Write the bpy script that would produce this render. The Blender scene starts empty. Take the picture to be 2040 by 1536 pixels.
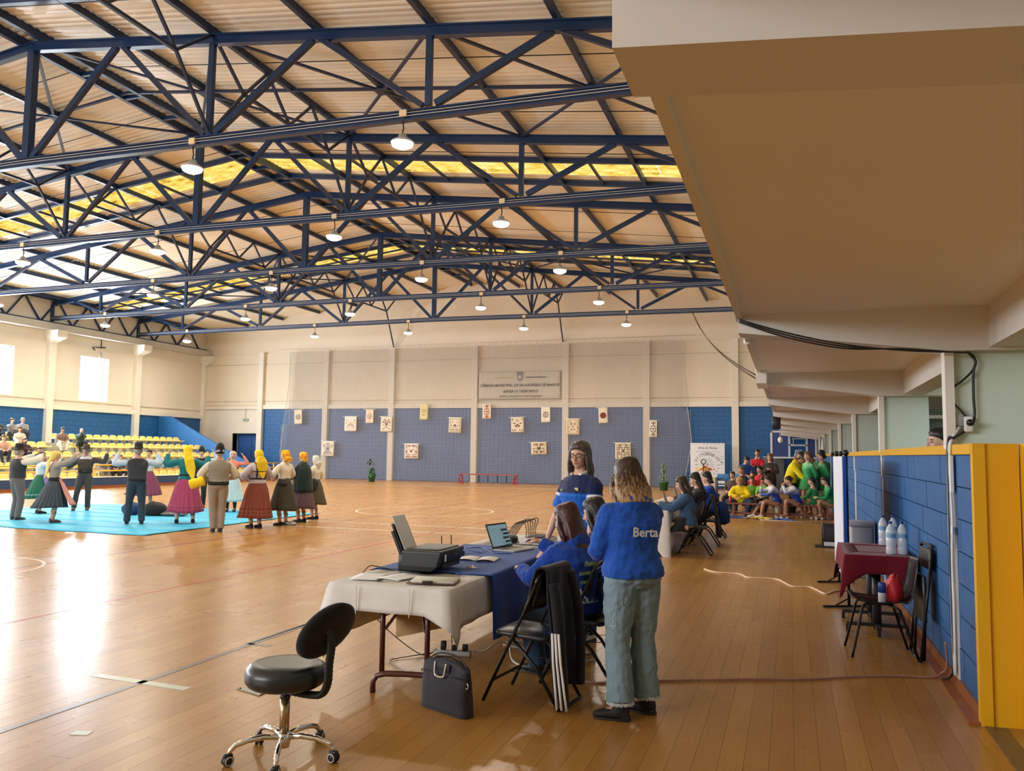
import bpy, math, random
from mathutils import Vector, Matrix, noise
R = random.Random(7)
scene = bpy.context.scene
C = scene.collection
# ------------------------------------------------------------------ camera, world, lights, exposure
F, YAW, PITCH, ROLL = 1635.0, .3265, .0820, .0132
cy, sy, cp, sp = math.cos(YAW), math.sin(YAW), math.cos(PITCH), math.sin(PITCH)
fw = Vector((-sy*cp, cy*cp, sp)); rt = Vector((cy, sy, 0)); up = rt.cross(fw)
r2 = rt*math.cos(ROLL)+up*math.sin(ROLL); u2 = -rt*math.sin(ROLL)+up*math.cos(ROLL)
cd = bpy.data.cameras.new('camera'); cam = bpy.data.objects.new('camera', cd); C.objects.link(cam)
cam.matrix_world = Matrix(((r2.x, u2.x, -fw.x, 0), (r2.y, u2.y, -fw.y, 0), (r2.z, u2.z, -fw.z, 1.65), (0, 0, 0, 1)))
cd.sensor_width = 36; cd.lens = F/2040*36; cd.clip_start = .05; cd.clip_end = 300
scene.camera = cam
w = bpy.data.worlds.new('world'); scene.world = w; w.use_nodes = True
bg = w.node_tree.nodes['Background']; bg.inputs[0].default_value = (.86, .93, 1, 1); bg.inputs[1].default_value = 2.2
vs = scene.view_settings; vs.view_transform = 'Standard'; vs.look = 'None'; vs.gamma = 1; vs.use_curve_mapping = False
vs.exposure = -0.44
scene.cycles.max_bounces = 8; scene.cycles.diffuse_bounces = 5; scene.cycles.glossy_bounces = 3
scene.cycles.transmission_bounces = 4; scene.cycles.transparent_max_bounces = 6
scene.cycles.caustics_reflective = False; scene.cycles.caustics_refractive = False
scene.cycles.sample_clamp_indirect = 4; scene.cycles.sample_clamp_direct = 0
scene.cycles.use_denoising = True
WIN_Y = [34.45-5.82*k for k in range(6)]
def area(name, loc, rot, sx, sy_, power, col, shape='RECTANGLE', spread=180):
    l = bpy.data.lights.new(name, 'AREA'); l.shape = shape; l.size = sx
    if shape == 'RECTANGLE': l.size_y = sy_
    l.energy = power; l.color = col; l.spread = math.radians(spread)
    o = bpy.data.objects.new(name, l); o.location = loc; o.rotation_euler = rot; C.objects.link(o); return o
PI = math.pi
for y in WIN_Y:      # daylight through each window of the left wall
    area('window_daylight', (-35.62, y, 5.3), (0, -PI/2, 0), 2.25, 1.85, 1550, (.82, .91, 1))
# the glazed side behind the camera and the skylights' daylight
area('window_daylight', (-17, -9.3, 5.4), (PI/2, 0, 0), 17, 3.2, 4000, (.92, .95, 1))
LAMP_X = [-7.1, -12.1, -18.25, -23.7, -31.9]
LAMPS = [(x, 14.09+5.82*n, 7.66) for n in range(0, 5) for x in LAMP_X]
for x, y, z in LAMPS:
    area('lamp_light', (x, y, z-.1), (0, 0, 0), .42, .42, 235, (1, .90, .74), 'DISK', 170)
area('corridor_light', (2.6, 9, 2.7), (0, 0, 0), 1.2, 8, 60, (.85, 1, .95))

# ------------------------------------------------------------------ materials
MATS = {}
def mat(name, col=(.5, .5, .5), rough=.6, metal=0., spec=.5, bump=0, bscale=40, var=0, vscale=3, emit=None, estr=1, sheen=0, coat=0, alpha=1, trans=0, obj=False):
    if name in MATS: return MATS[name]
    m = bpy.data.materials.new(name); m.use_nodes = True; nt = m.node_tree; b = nt.nodes['Principled BSDF']
    b.inputs['Base Color'].default_value = (*col, 1); b.inputs['Roughness'].default_value = rough
    b.inputs['Metallic'].default_value = metal; b.inputs['Specular IOR Level'].default_value = spec
    if sheen: b.inputs['Sheen Weight'].default_value = sheen
    if coat: b.inputs['Coat Weight'].default_value = coat; b.inputs['Coat Roughness'].default_value = .15
    if trans: b.inputs['Transmission Weight'].default_value = trans
    if alpha < 1: b.inputs['Alpha'].default_value = alpha
    if emit: b.inputs['Emission Color'].default_value = (*emit, 1); b.inputs['Emission Strength'].default_value = estr
    N = nt.nodes.new; L = nt.links.new
    if bump or var:
        tc = N('ShaderNodeTexCoord')
    if var:
        n = N('ShaderNodeTexNoise'); n.inputs['Scale'].default_value = vscale; n.inputs['Detail'].default_value = 5
        L(tc.outputs['Object'], n.inputs['Vector'])
        mx = N('ShaderNodeMix'); mx.data_type = 'RGBA'
        mx.inputs[6].default_value = (*[c*(1-var) for c in col], 1); mx.inputs[7].default_value = (*[min(1, c*(1+var)) for c in col], 1)
        L(n.outputs['Fac'], mx.inputs[0]); L(mx.outputs[2], b.inputs['Base Color'])
    if bump:
        n2 = N('ShaderNodeTexNoise'); n2.inputs['Scale'].default_value = bscale; n2.inputs['Detail'].default_value = 3
        L(tc.outputs['Object'], n2.inputs['Vector'])
        bm = N('ShaderNodeBump'); bm.inputs['Strength'].default_value = bump; bm.inputs['Distance'].default_value = .01
        L(n2.outputs['Fac'], bm.inputs['Height']); L(bm.outputs[0], b.inputs['Normal'])
    MATS[name] = m; return m
def fabric(name, col, rough=.85, stripes=None, axis=0):
    """woven cloth: fine bump, soft tone change; stripes=(colour2, scale) prints checks or bands"""
    if name in MATS: return MATS[name]
    m = mat(name, col, rough, spec=.2, bump=.25, bscale=180, var=.1, vscale=9, sheen=.15)
    if stripes:
        nt = m.node_tree; N = nt.nodes.new; L = nt.links.new; b = nt.nodes['Principled BSDF']
        wv = N('ShaderNodeTexWave'); wv.bands_direction = 'XYZ'[axis]; wv.inputs['Scale'].default_value = stripes[1]
        tc = N('ShaderNodeTexCoord'); L(tc.outputs['Object'], wv.inputs['Vector'])
        mx = N('ShaderNodeMix'); mx.data_type = 'RGBA'; mx.inputs[6].default_value = (*col, 1); mx.inputs[7].default_value = (*stripes[0], 1)
        L(wv.outputs['Fac'], mx.inputs[0]); L(mx.outputs[2], b.inputs['Base Color'])
    return m

# ------------------------------------------------------------------ mesh builder
class MB:
    def __init__(s): s.v = []; s.f = []; s.sm = []
    def add(s, vs, fs, smooth=False):
        n = len(s.v); s.v += [tuple(v) for v in vs]; s.f += [tuple(i+n for i in f) for f in fs]; s.sm += [smooth]*len(fs); return s
    def box(s, c, d, rot=None, taper=1):
        x, y, z = [k/2 for k in d]; c = Vector(c)
        P = [(-x, -y, -z), (x, -y, -z), (x, y, -z), (-x, y, -z), (-x*taper, -y*taper, z), (x*taper, -y*taper, z), (x*taper, y*taper, z), (-x*taper, y*taper, z)]
        if rot: P = [rot @ Vector(p) for p in P]
        return s.add([Vector(p)+c for p in P], [(0, 3, 2, 1), (4, 5, 6, 7), (0, 1, 5, 4), (1, 2, 6, 5), (2, 3, 7, 6), (3, 0, 4, 7)])
    def b2(s, lo, hi): return s.box([(a+b)/2 for a, b in zip(lo, hi)], [b-a for a, b in zip(lo, hi)])
    def rbox(s, c, d, r=.01, rot=None, seg=3):
        """box with rounded vertical edges and softened top"""
        x, y, z = [k/2 for k in d]; c = Vector(c); out = []
        def ring(zz, ins):
            o = []
            for qx, qy, a0 in ((1, 1, 0), (-1, 1, 90), (-1, -1, 180), (1, -1, 270)):
                for k in range(seg+1):
                    a = math.radians(a0+90*k/seg); rr = max(r-ins, .0002)
                    o.append(Vector((qx*(x-r)+rr*math.cos(a), qy*(y-r)+rr*math.sin(a), zz)))
            return o
        e = min(r, z)*.6
        rings = [ring(-z, e), ring(-z+e, 0), ring(z-e, 0), ring(z, e)]; n = len(rings[0])
        vs = [p for q in rings for p in q]
        if rot: vs = [rot @ p for p in vs]
        fs = [(i*n+k, i*n+(k+1) % n, (i+1)*n+(k+1) % n, (i+1)*n+k) for i in range(3) for k in range(n)]
        fs += [tuple(range(n))[::-1], tuple(range(3*n, 4*n))]
        return s.add([p+c for p in vs], fs, True)
    def bar(s, a, b, w, h=None, up=(0, 0, 1)):
        a, b = Vector(a), Vector(b); d = b-a; L = d.length
        if L < 1e-6: return s
        z = d/L; u = Vector(up)
        if abs(z.dot(u)) > .98: u = Vector((0, 1, 0))
        x = z.cross(u).normalized(); y = x.cross(z); h = h or w
        return s.box((a+b)/2, (w, h, L), Matrix((x, y, z)).transposed())
    def tube(s, pts, r, n=8, cap=True, smooth=True, closed=False):
        pts = [Vector(p) for p in pts]; m = len(pts); rs = list(r) if isinstance(r, (list, tuple)) else [r]*m; rs += [rs[-1]]*(m-len(rs))
        T = [((pts[(i+1) % m] if closed else pts[min(i+1, m-1)])-(pts[i-1] if closed or i else pts[0])).normalized() for i in range(m)]
        u = Vector((0, 0, 1)) if abs(T[0].z) < .9 else Vector((0, 1, 0)); x = T[0].cross(u).normalized()
        vs = []
        for p, t, rr in zip(pts, T, rs):
            x = (x-t*x.dot(t)).normalized(); y = t.cross(x)
            rx, ry = rr if isinstance(rr, (list, tuple)) else (rr, rr)
            for k in range(n):
                a = 2*PI*k/n; vs.append(p+x*rx*math.cos(a)+y*ry*math.sin(a))
        fs = [(i*n+k, i*n+(k+1) % n, ((i+1) % m)*n+(k+1) % n, ((i+1) % m)*n+k) for i in range(m if closed else m-1) for k in range(n)]
        if cap and not closed: fs += [tuple(range(n))[::-1], tuple(range((m-1)*n, m*n))]
        return s.add(vs, fs, smooth)
    def lathe(s, prof, c=(0, 0, 0), n=20, sx=1, sy=1, rot=None, smooth=True, cap=True):
        c = Vector(c); vs = []
        for r, z in prof:
            for k in range(n):
                a = 2*PI*k/n; p = Vector((r*math.cos(a)*sx, r*math.sin(a)*sy, z)); vs.append((rot @ p if rot else p)+c)
        m = len(prof)
        fs = [(i*n+k, i*n+(k+1) % n, (i+1)*n+(k+1) % n, (i+1)*n+k) for i in range(m-1) for k in range(n)]
        if cap: fs += [tuple(range(n))[::-1], tuple(range((m-1)*n, m*n))]
        return s.add(vs, fs, smooth)
    def ell(s, c, r, n=14, m=9, rot=None):
        return s.lathe([(max(math.sin(PI*i/m), .02)*r[0], -math.cos(PI*i/m)*r[2]) for i in range(m+1)], c, n, 1, r[1]/r[0], rot)
    def grid(s, fn, nu, nv, smooth=True):
        vs = [fn(i/nu, j/nv) for j in range(nv+1) for i in range(nu+1)]
        return s.add(vs, [(j*(nu+1)+i, j*(nu+1)+i+1, (j+1)*(nu+1)+i+1, (j+1)*(nu+1)+i) for j in range(nv) for i in range(nu)], smooth)
    def loft(s, rings, cap=True, smooth=True):
        n = len(rings[0]); vs = [p for q in rings for p in q]; m = len(rings)
        fs = [(i*n+k, i*n+(k+1) % n, (i+1)*n+(k+1) % n, (i+1)*n+k) for i in range(m-1) for k in range(n)]
        if cap: fs += [tuple(range(n))[::-1], tuple(range((m-1)*n, m*n))]
        return s.add(vs, fs, smooth)
    def mesh(s, name, m=None):
        me = bpy.data.meshes.new(name); me.from_pydata(s.v, [], s.f)
        me.polygons.foreach_set('use_smooth', s.sm)
        if m: me.materials.append(m)
        me.update(); return me
    def build(s, name, m=None, parent=None, loc=None, rz=None):
        return obj(name, s.mesh(name, m), parent, loc, rz)
def obj(name, me, parent=None, loc=None, rz=None):
    o = bpy.data.objects.new(name, me); C.objects.link(o)
    if parent is not None: o.parent = parent
    if loc is not None: o.location = loc
    if rz is not None: o.rotation_euler = (0, 0, rz)
    return o
def tag(o, label, cat, group=None):
    o['label'] = label; o['category'] = cat
    if group: o['group'] = group
    return o
def thing(name, label, cat, loc=(0, 0, 0), rz=0, group=None):
    o = obj(name, None, None, loc, rz); return tag(o, label, cat, group)
def struct(o): o['kind'] = 'structure'; return o
def stuff(o): o['kind'] = 'stuff'; return o
def solid(o, t, off=0):
    m = o.modifiers.new('thickness', 'SOLIDIFY'); m.thickness = t; m.offset = off; return o
def text(s, size, m, parent, loc, rot, name='lettering', ext=.001, align='CENTER', shear=0, bold=0):
    c = bpy.data.curves.new(name, 'FONT'); c.body = s; c.size = size; c.extrude = ext; c.align_x = align; c.align_y = 'CENTER'; c.shear = shear; c.offset = bold
    c.materials.append(m); c.resolution_u = 2; t_ = bpy.data.objects.new(name, c); me = bpy.data.meshes.new_from_object(t_); bpy.data.objects.remove(t_); bpy.data.curves.remove(c)
    o = obj(name, me, parent, loc); o.rotation_euler = rot; return o
def catenary(a, b, sag, n=12):
    a, b = Vector(a), Vector(b)
    return [a.lerp(b, i/n)-Vector((0, 0, sag*4*(i/n)*(1-i/n))) for i in range(n+1)]
def bez(pts, n=6):
    """smooth curve through points"""
    P = [Vector(p) for p in pts]; P = [P[0]]+P+[P[-1]]; out = []
    for i in range(1, len(P)-2):
        a, b, c, d = P[i-1:i+3]
        for k in range(n):
            t = k/n; out.append(.5*((2*b)+(c-a)*t+(2*a-5*b+4*c-d)*t*t+(3*b-a-3*c+d)*t**3))
    return out+[P[-2]]

M_WHITE = mat('white paint', (.80, .76, .68), .7, bump=.08, bscale=30, var=.04, vscale=1.5)
M_WALLB = mat('beige wall paint', (.78, .68, .54), .8, bump=.1, bscale=25, var=.05, vscale=.8)
M_WALLW = mat('off-white wall paint', (.80, .74, .64), .8, bump=.1, bscale=25, var=.05, vscale=.8)
M_BLUE = mat('blue block paint', (.012, .105, .30), .55, bump=.35, bscale=35, var=.12, vscale=2.5)
M_STEEL = mat('blue steel paint', (.007, .030, .095), .38, spec=.5, var=.15, vscale=4)
M_STEEL2 = mat('dark bracing paint', (.016, .024, .062), .5, var=.2, vscale=4)
M_GREEN = mat('pale green paint', (.62, .72, .64), .7, bump=.08, bscale=25, var=.05, vscale=1.5)
M_CONC = mat('gallery concrete paint', (.90, .87, .80), .8, bump=.12, bscale=18, var=.05, vscale=1.2)
M_YEL = mat('yellow paint', (.80, .42, .006), .5, bump=.08, bscale=25, var=.05, vscale=1.5)
M_BLACK = mat('black plastic', (.015, .015, .016), .4)
M_DARKMET = mat('dark metal tube', (.02, .018, .018), .35, metal=.5)
M_CHROME = mat('chrome', (.85, .85, .86), .08, metal=1)
M_WOOD = mat('skirting wood', (.30, .10, .028), .35, var=.25, vscale=6)
M_PAPER = mat('paper', (.82, .82, .80), .8)
M_MORTAR = mat('blue joint', (.010, .07, .20), .8)

# ------------------------------------------------------------------ floor
def floor_mat():
    m = bpy.data.materials.new('varnished boards'); m.use_nodes = True; nt = m.node_tree; N = nt.nodes.new; L = nt.links.new
    b = nt.nodes['Principled BSDF']; g = N('ShaderNodeNewGeometry'); sx = N('ShaderNodeSeparateXYZ'); L(g.outputs['Position'], sx.inputs[0])
    def mth(op, a, b_=None):
        n = N('ShaderNodeMath'); n.operation = op
        for i, q in enumerate((a, b_)):
            if q is None: continue
            if isinstance(q, (int, float)): n.inputs[i].default_value = q
            else: L(q, n.inputs[i])
        return n.outputs[0]
    row = mth('FLOOR', mth('DIVIDE', sx.outputs[0], BW)); off = mth('MULTIPLY', mth('FRACT', mth('MULTIPLY', row, .3819)), BL)
    col = mth('FLOOR', mth('DIVIDE', mth('ADD', sx.outputs[1], off), BL))
    cb = N('ShaderNodeCombineXYZ'); L(row, cb.inputs[0]); L(col, cb.inputs[1])
    wn = N('ShaderNodeTexWhiteNoise'); L(cb.outputs[0], wn.inputs['Vector'])
    mp = N('ShaderNodeMapping'); mp.inputs['Scale'].default_value = (26, 1.2, 1); L(g.outputs['Position'], mp.inputs['Vector'])
    ng = N('ShaderNodeTexNoise'); ng.inputs['Scale'].default_value = 2.5; ng.inputs['Detail'].default_value = 6; ng.inputs['Roughness'].default_value = .6; L(mp.outputs[0], ng.inputs['Vector'])
    v = mth('ADD', mth('MULTIPLY', wn.outputs['Value'], .34), mth('ADD', mth('MULTIPLY', ng.outputs['Fac'], .6), .10))
    cr = N('ShaderNodeValToRGB'); e = cr.color_ramp.elements
    e[0].position = .15; e[0].color = (.300, .130, .023, 1); e[1].position = .95; e[1].color = (.50, .266, .064, 1)
    q = e.new(.5); q.color = (.400, .192, .041, 1); L(v, cr.inputs[0])
    L(cr.outputs[0], b.inputs['Base Color'])
    n2 = N('ShaderNodeTexNoise'); n2.inputs['Scale'].default_value = 1.3; n2.inputs['Detail'].default_value = 4; L(g.outputs['Position'], n2.inputs['Vector'])
    mr = N('ShaderNodeMapRange'); mr.inputs[3].default_value = .23; mr.inputs[4].default_value = .33; L(n2.outputs['Fac'], mr.inputs[0]); L(mr.outputs[0], b.inputs['Roughness'])
    bp = N('ShaderNodeBump'); bp.inputs['Strength'].default_value = .12; bp.inputs['Distance'].default_value = .01
    n3 = N('ShaderNodeTexNoise'); n3.inputs['Scale'].default_value = 2.2; n3.inputs['Detail'].default_value = 1; L(g.outputs['Position'], n3.inputs['Vector']); L(n3.outputs['Fac'], bp.inputs['Height']); L(bp.outputs[0], b.inputs['Normal'])
    b.inputs['Specular IOR Level'].default_value = .42
    return m
BW, BL = .13, 1.7
M_FLOOR = floor_mat()
XL, XR, YF = -35.4, 1.12, 43.2
fl = MB(); fl.b2((-36, -9.5, -.2), (XR+.02, YF+.2, -.012)); floor = struct(fl.build('floor', mat('floor bed', (.10, .04, .015), .8)))
boards = []
r0 = math.floor(XL/BW)
rest = MB()
for r in range(math.floor(-36/BW), math.floor(1.10/BW)+1):
    x0, x1 = r*BW, min((r+1)*BW, XR)
    off = ((r*.3819) % 1.0)*BL; c = math.floor((-9.5+off)/BL)
    if x1 < -14.0 or x1 < -1: ymax = 18
    else: ymax = 18
    ymin = 1.5
    if x0 < -13:       # far off: one long strip, its joints carried by the material
        rest.b2((x0, -9.5, -.012), (x1, YF, 0)); continue
    rest.b2((x0, -9.5, -.012), (x1, math.floor((ymin+off)/BL)*BL-off, 0))
    k = math.floor((ymin+off)/BL)
    while k*BL-off < ymax:
        y0 = k*BL-off; boards.append((x0+.0007, x1-.0007, y0+.0007, y0+BL-.0007)); k += 1
    rest.b2((x0, k*BL-off, -.012), (x1, YF, 0))
def inview(b):
    x, y = (b[0]+b[1])/2, (b[2]+b[3])/2; d = Vector((x, y, -1.65)); z = d.dot(fw)
    if z < 1: return 1e9
    if abs(d.dot(r2)/z) > .66 or abs(d.dot(u2)/z) > .5: return 1e8+z
    return z
boards.sort(key=inview)
bm_cache = {}
for b in boards[:300]:
    key = round(b[1]-b[0], 4)
    if key not in bm_cache: bm_cache[key] = MB().b2((0, 0, -.012), (b[1]-b[0], b[3]-b[2], 0)).mesh('floor_board', M_FLOOR)
    obj('floor_board', bm_cache[key], floor, (b[0], b[2], 0))
for b in boards[300:]: rest.b2((b[0], b[2], -.012), (b[1], b[3], 0))
stuff(rest.build('floor_board', M_FLOOR, floor))
# painted court lines, a film of paint on the boards
def line(name, col, segs):
    m = MB()
    for (a, b, wd) in segs:
        a, b = Vector((*a, .0012)), Vector((*b, .0012)); m.bar(a, b, wd, .0016)
    return m.build('court_line', mat(name, col, .3), floor)
line('red line paint', (.50, .075, .03), [((-6.98, -2), (-6.98, 41), .05), ((-6.98, 10.15), (-6.72, 10.15), .05)])
line('grey tape line', (.16, .12, .11), [((-4.36, -2), (-4.36, 41), .055), ((-4.4, 6.06), (-4.18, 6.06), .05), ((-4.4, 6.06), (-4.36, 9), .05)])
line('white line paint', (.86, .80, .66), [((-12.3, 15.62), (-4.6, 15.62), .05), ((-12.3, 16.95), (-4.3, 16.95), .05), ((-22, 35.5), (-10, 37.2), .06), ((-21, 38.8), (-11.5, 40.6), .06), ((-22, 35.5), (-11.5, 40.6), .0)][:4])
line('violet line paint', (.20, .07, .12), [((-10.0, -2), (-10.0, 41), .035), ((-9.7, 14.66), (-5.8, 14.66), .0)][:1]+[((-9.7+i*.9, 14.7), (-9.3+i*.9, 14.7), .03) for i in range(5)])
def arc(name, col, cx, cyy, rad, a0, a1, wd, n=40):
    P = [(cx+rad*math.cos(math.radians(a0+(a1-a0)*i/n)), cyy+rad*math.sin(math.radians(a0+(a1-a0)*i/n))) for i in range(n+1)]
    line(name, col, [(P[i], P[i+1], wd) for i in range(n)])
arc('white line paint', (.86, .8, .66), -10.9, 8.1, 1.3, 0, 360, .04)
arc('white line paint', (.86, .8, .66), -9.7, 21.2, 1.9, 0, 360, .04)
line('pale tape', (.55, .60, .50), [((-4.81, 4.84), (-3.95, 4.79), .075), ((-3.96, 3.84), (-3.86, 3.87), .07)])

# ------------------------------------------------------------------ block work
def blocks(m_rest, x0, x1, z0, z1, plane, axis, out, bw=.5, bh=.25, d=.05, root=None, parts=None, limit=300):
    """courses of blocks in running bond; axis 0: wall along X, axis 1: wall along Y; out = direction of the face"""
    n = 0; g = .004; cache = {}
    rows = round((z1-z0)/bh); bh = (z1-z0)/rows
    for r in range(rows):
        x = x0-(bw/2 if r % 2 else 0)
        while x < x1-1e-6:
            a, b = max(x, x0)+g, min(x+bw, x1)-g; x += bw
            if b-a < .03: continue
            za, zb = z0+r*bh+g, z0+(r+1)*bh-g; jit = R.uniform(-.002, .002)
            p0, p1 = sorted((plane-out*d, plane+jit))
            lo, hi = ((a, p0, za), (b, p1, zb)) if axis == 0 else ((p0, a, za), (p1, b, zb))
            if parts is not None and parts(a, za) and n < limit:
                n += 1; key = (round(b-a, 3), axis)
                if key not in cache:
                    cache[key] = MB().b2((0, 0, 0), [h-l for l, h in zip(lo, hi)]).mesh('block', M_BLUE)
                obj('block', cache[key], root, lo)
            else: m_rest.b2(lo, hi)
    return n

# far wall ---------------------------------------------------------
wf = MB(); wf.b2((XL-.3, YF+.06, -.2), (-33.1, YF+.5, 12)); wf.b2((-30.95, YF+.06, -.2), (4.6, YF+.5, 12)); wf.b2((-33.1, YF+.06, 2.66), (-30.95, YF+.5, 12))
wall_far = struct(wf.build('wall_far', M_WALLB))
PILX = [-31.0, -26.4, -22.0, -16.8, -11.5, -7.1, -2.6]
rest = MB(); nb = 0
bays = list(zip([x+.17 for x in PILX], [x-.17 for x in PILX[1:]]+[1.1]))
lim = 300
for a, b in reversed(bays):
    k = blocks(rest, a, b, 0.0, 4.15, YF, 0, -1, root=wall_far, parts=lambda x, z: True, limit=lim); lim -= k
stuff(rest.build('block', M_BLUE, wall_far))
MB().b2((-30.83, YF+.03, 0), (1.1, YF+.07, 4.15)).build('joint', M_MORTAR, wall_far)
t = MB()
for x in PILX:
    t.b2((x-.17, YF-.22, 0), (x+.17, YF+.1, 7.65))
t.b2((-31, YF-.14, 4.15), (1.12, YF+.1, 4.40)); t.b2((XL, YF-.14, 4.15), (-31, YF+.1, 4.3))
struct(t.build('trim_1', mat('white frame paint', (.80, .73, .62), .6, var=.06, vscale=2)))
t = MB()   # raised panels between the posts, a ledge above and below
for a, b in [(XL, -31.17)]+bays:
    t.b2((a, YF-.02, 4.64), (b, YF+.07, 6.92)); t.b2((a, YF+.0, 6.95), (b, YF+.07, 7.6)); t.b2((a, YF, 4.40), (b, YF+.07, 4.61))
t.build('panel', M_WALLB, wall_far)
t = MB().b2((XL, YF, 0), (-33.1, YF+.08, 4.15)).b2((-30.95, YF, 0), (-30.83, YF+.08, 4.15)).b2((-33.1, YF, 2.66), (-30.95, YF+.08, 4.15)); t.build('panel', M_WALLW, wall_far)
# recessed blue double door at the left of the far wall
d = MB().b2((-33.1, YF+.55, 0), (-30.95, YF+.62, 2.66)); dr = struct(d.build('door_1', mat('blue door paint', (.02, .10, .36), .5)))
MB().b2((-32.03, YF+.54, 0), (-32.01, YF+.56, 2.66)).build('door_seam', M_BLACK, dr)
MB().b2((-33.12, YF+.05, 0), (-33.1, YF+.6, 2.66)).b2((-30.95, YF+.05, 0), (-30.93, YF+.6, 2.66)).b2((-33.1, YF+.05, 2.64), (-30.95, YF+.6, 2.66)).build('door_frame', M_WHITE, dr)

# left wall ---------------------------------------------------------
wl = MB(); ya, yb = -9.5, YF+.1
wl.b2((XL-.4, ya, -.2), (XL, yb, 3.55)); wl.b2((XL-.4, ya, 6.47), (XL, yb, 10))
edges = [ya]
for y in sorted(WIN_Y): edges += [y-.95, y+.95]
edges.append(yb)
wl.b2((XL-.4, ya, 3.55), (XL, yb, 4.15))
for i in range(0, len(edges), 2): wl.b2((XL-.4, edges[i], 4.15), (XL, edges[i+1], 6.47))
wall_left = struct(wl.build('wall_left', M_WALLW))
rest = MB(); COLY = [14.09+5.82*n for n in range(-3, 5)]+[YF-.1]
cols = sorted(COLY)
for a, b in zip(cols[:-1], cols[1:]):
    if b > 13: blocks(rest, a+.17, b-.17, 0.2, 3.55, XL+.05, 1, 1)
stuff(rest.build('block', M_BLUE, wall_left))
MB().b2((XL, 13, .2), (XL+.02, YF, 3.55)).build('joint', M_MORTAR, wall_left)
t = MB()
for y in COLY:
    t.b2((XL, y-.18, 0), (XL+.28, y+.18, 7.0))
    # corbel head under the truss
    t.loft([[Vector((XL+q[0]*1, y+q[1], z)) for q in ((0, -w_), (dd, -w_), (dd, w_), (0, w_))] for z, dd, w_ in ((6.9, .28, .18), (7.15, .8, .3), (7.5, .85, .32))], smooth=False)
t.b2((XL, -9.5, 3.55), (XL+.16, YF, 3.80))
struct(t.build('trim_2', M_WHITE))
t = MB().b2((XL, -9.5, 6.95), (XL+.05, YF, 7.0)).b2((XL, -9.5, 4.05), (XL+.08, YF, 4.12)); t.build('ledge', M_WALLW, wall_left)
glass = mat('window glass', (.9, .95, 1), .05, trans=1.0, alpha=.25)
for i, y in enumerate(sorted(WIN_Y, reverse=True)):
    t = MB()
    for a, b in (((y-.95), y-.9), (y+.9, y+.95)): t.b2((XL-.3, a, 4.15), (XL-.24, b, 6.47))
    t.b2((XL-.3, y-.95, 4.15), (XL-.24, y+.95, 4.2)); t.b2((XL-.3, y-.95, 6.42), (XL-.24, y+.95, 6.47))
    wn = struct(t.build('window_%d' % (i+1), M_WHITE))
    for k in range(4):
        z0 = 4.2+k*.555
        MB().b2((XL-.28, y-.9, z0+.02), (XL-.272, y+.9, z0+.535)).build('pane', glass, wn)
    MB().b2((XL-.28, y-.9, 4.73), (XL-.26, y-.86, 4.79)).b2((XL-.28, y-.9, 5.29), (XL-.26, y-.86, 5.35)).b2((XL-.28, y-.9, 5.85), (XL-.26, y-.86, 5.9)).build('pane_clip', M_WHITE, wn)
# eave beam and lattice along the left wall
t = MB().b2((XL+.02, -9.5, 7.5), (XL+.5, YF, 7.85)); struct(t.build('trim_3', mat('eave gutter paint', (.52, .50, .46), .6, var=.1)))
t = MB().b2((XL-.2, -9.5, 9.05), (XL+.2, YF, 9.35)); t.b2((XL+.0, -9.5, 7.85), (XL+.12, YF, 7.97))
y = -6.0
while y < YF-1:
    t.bar((XL+.06, y, 7.9), (XL+.06, y+.97, 9.1), .07); t.bar((XL+.06, y+.97, 9.1), (XL+.06, y+1.94, 7.9), .07); y += 1.94
struct(t.build('trim_4', M_STEEL))
# back wall, right shell
struct(MB().b2((-36, -9.9, 0), (4.6, -9.5, 3.6)).b2((-36, -9.9, 7.2), (4.6, -9.5, 12)).b2((-36, -9.9, 3.6), (-26, -9.5, 7.2)).b2((-8, -9.9, 3.6), (4.6, -9.5, 7.2)).build('wall_back', M_WALLW))
struct(MB().b2((4.4, -9.9, 0), (4.6, YF+.5, 9.4)).build('wall_right', M_GREEN))

# ------------------------------------------------------------------ roof
XRID, ZR, SL = -16.84, 11.37, .12
def rz(x, dz=0): return ZR-SL*abs(x-XRID)+dz
ceil_ = MB()
PROF = [(0, 0), (.05, .02), (.09, .02), (.14, 0), (.20, 0)]
def sheet(y0, y1, xa, xb, root, m, name):
    mb = MB(); ys = []; y = y0
    while y < y1-1e-6:
        for dy, dz in PROF[:-1]: ys.append((y+dy, dz))
        y += .2
    ys.append((y, 0)); vs = []
    for yy, dz in ys: vs += [(xa, yy, rz(xa, dz)), (xb, yy, rz(xb, dz))]
    mb.add(vs, [(2*i, 2*i+2, 2*i+3, 2*i+1) for i in range(len(ys)-1)]); return mb.build(name, m, root)
ceiling = struct(MB().b2((XRID-.3, -9.5, ZR+.05), (XRID+.3, YF+.1, ZR+.12)).build('ceiling', mat('ridge cap', (.6, .55, .46), .6)))
M_SHEET = mat('cream roof sheet', (.86, .77, .63), .42, spec=.5, var=.05, vscale=.6)
sky_m = bpy.data.materials.new('yellowed translucent sheet'); sky_m.use_nodes = True
nt = sky_m.node_tree; nt.nodes.remove(nt.nodes['Principled BSDF']); out = nt.nodes['Material Output']
tr = nt.nodes.new('ShaderNodeBsdfTranslucent'); nz = nt.nodes.new('ShaderNodeTexNoise'); nz.inputs['Scale'].default_value = 1.6; nz.inputs['Detail'].default_value = 8; nz.inputs['Roughness'].default_value = .72
mpn = nt.nodes.new('ShaderNodeMapping'); mpn.inputs['Scale'].default_value = (1, 2.2, 1); tcn = nt.nodes.new('ShaderNodeTexCoord')
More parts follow.
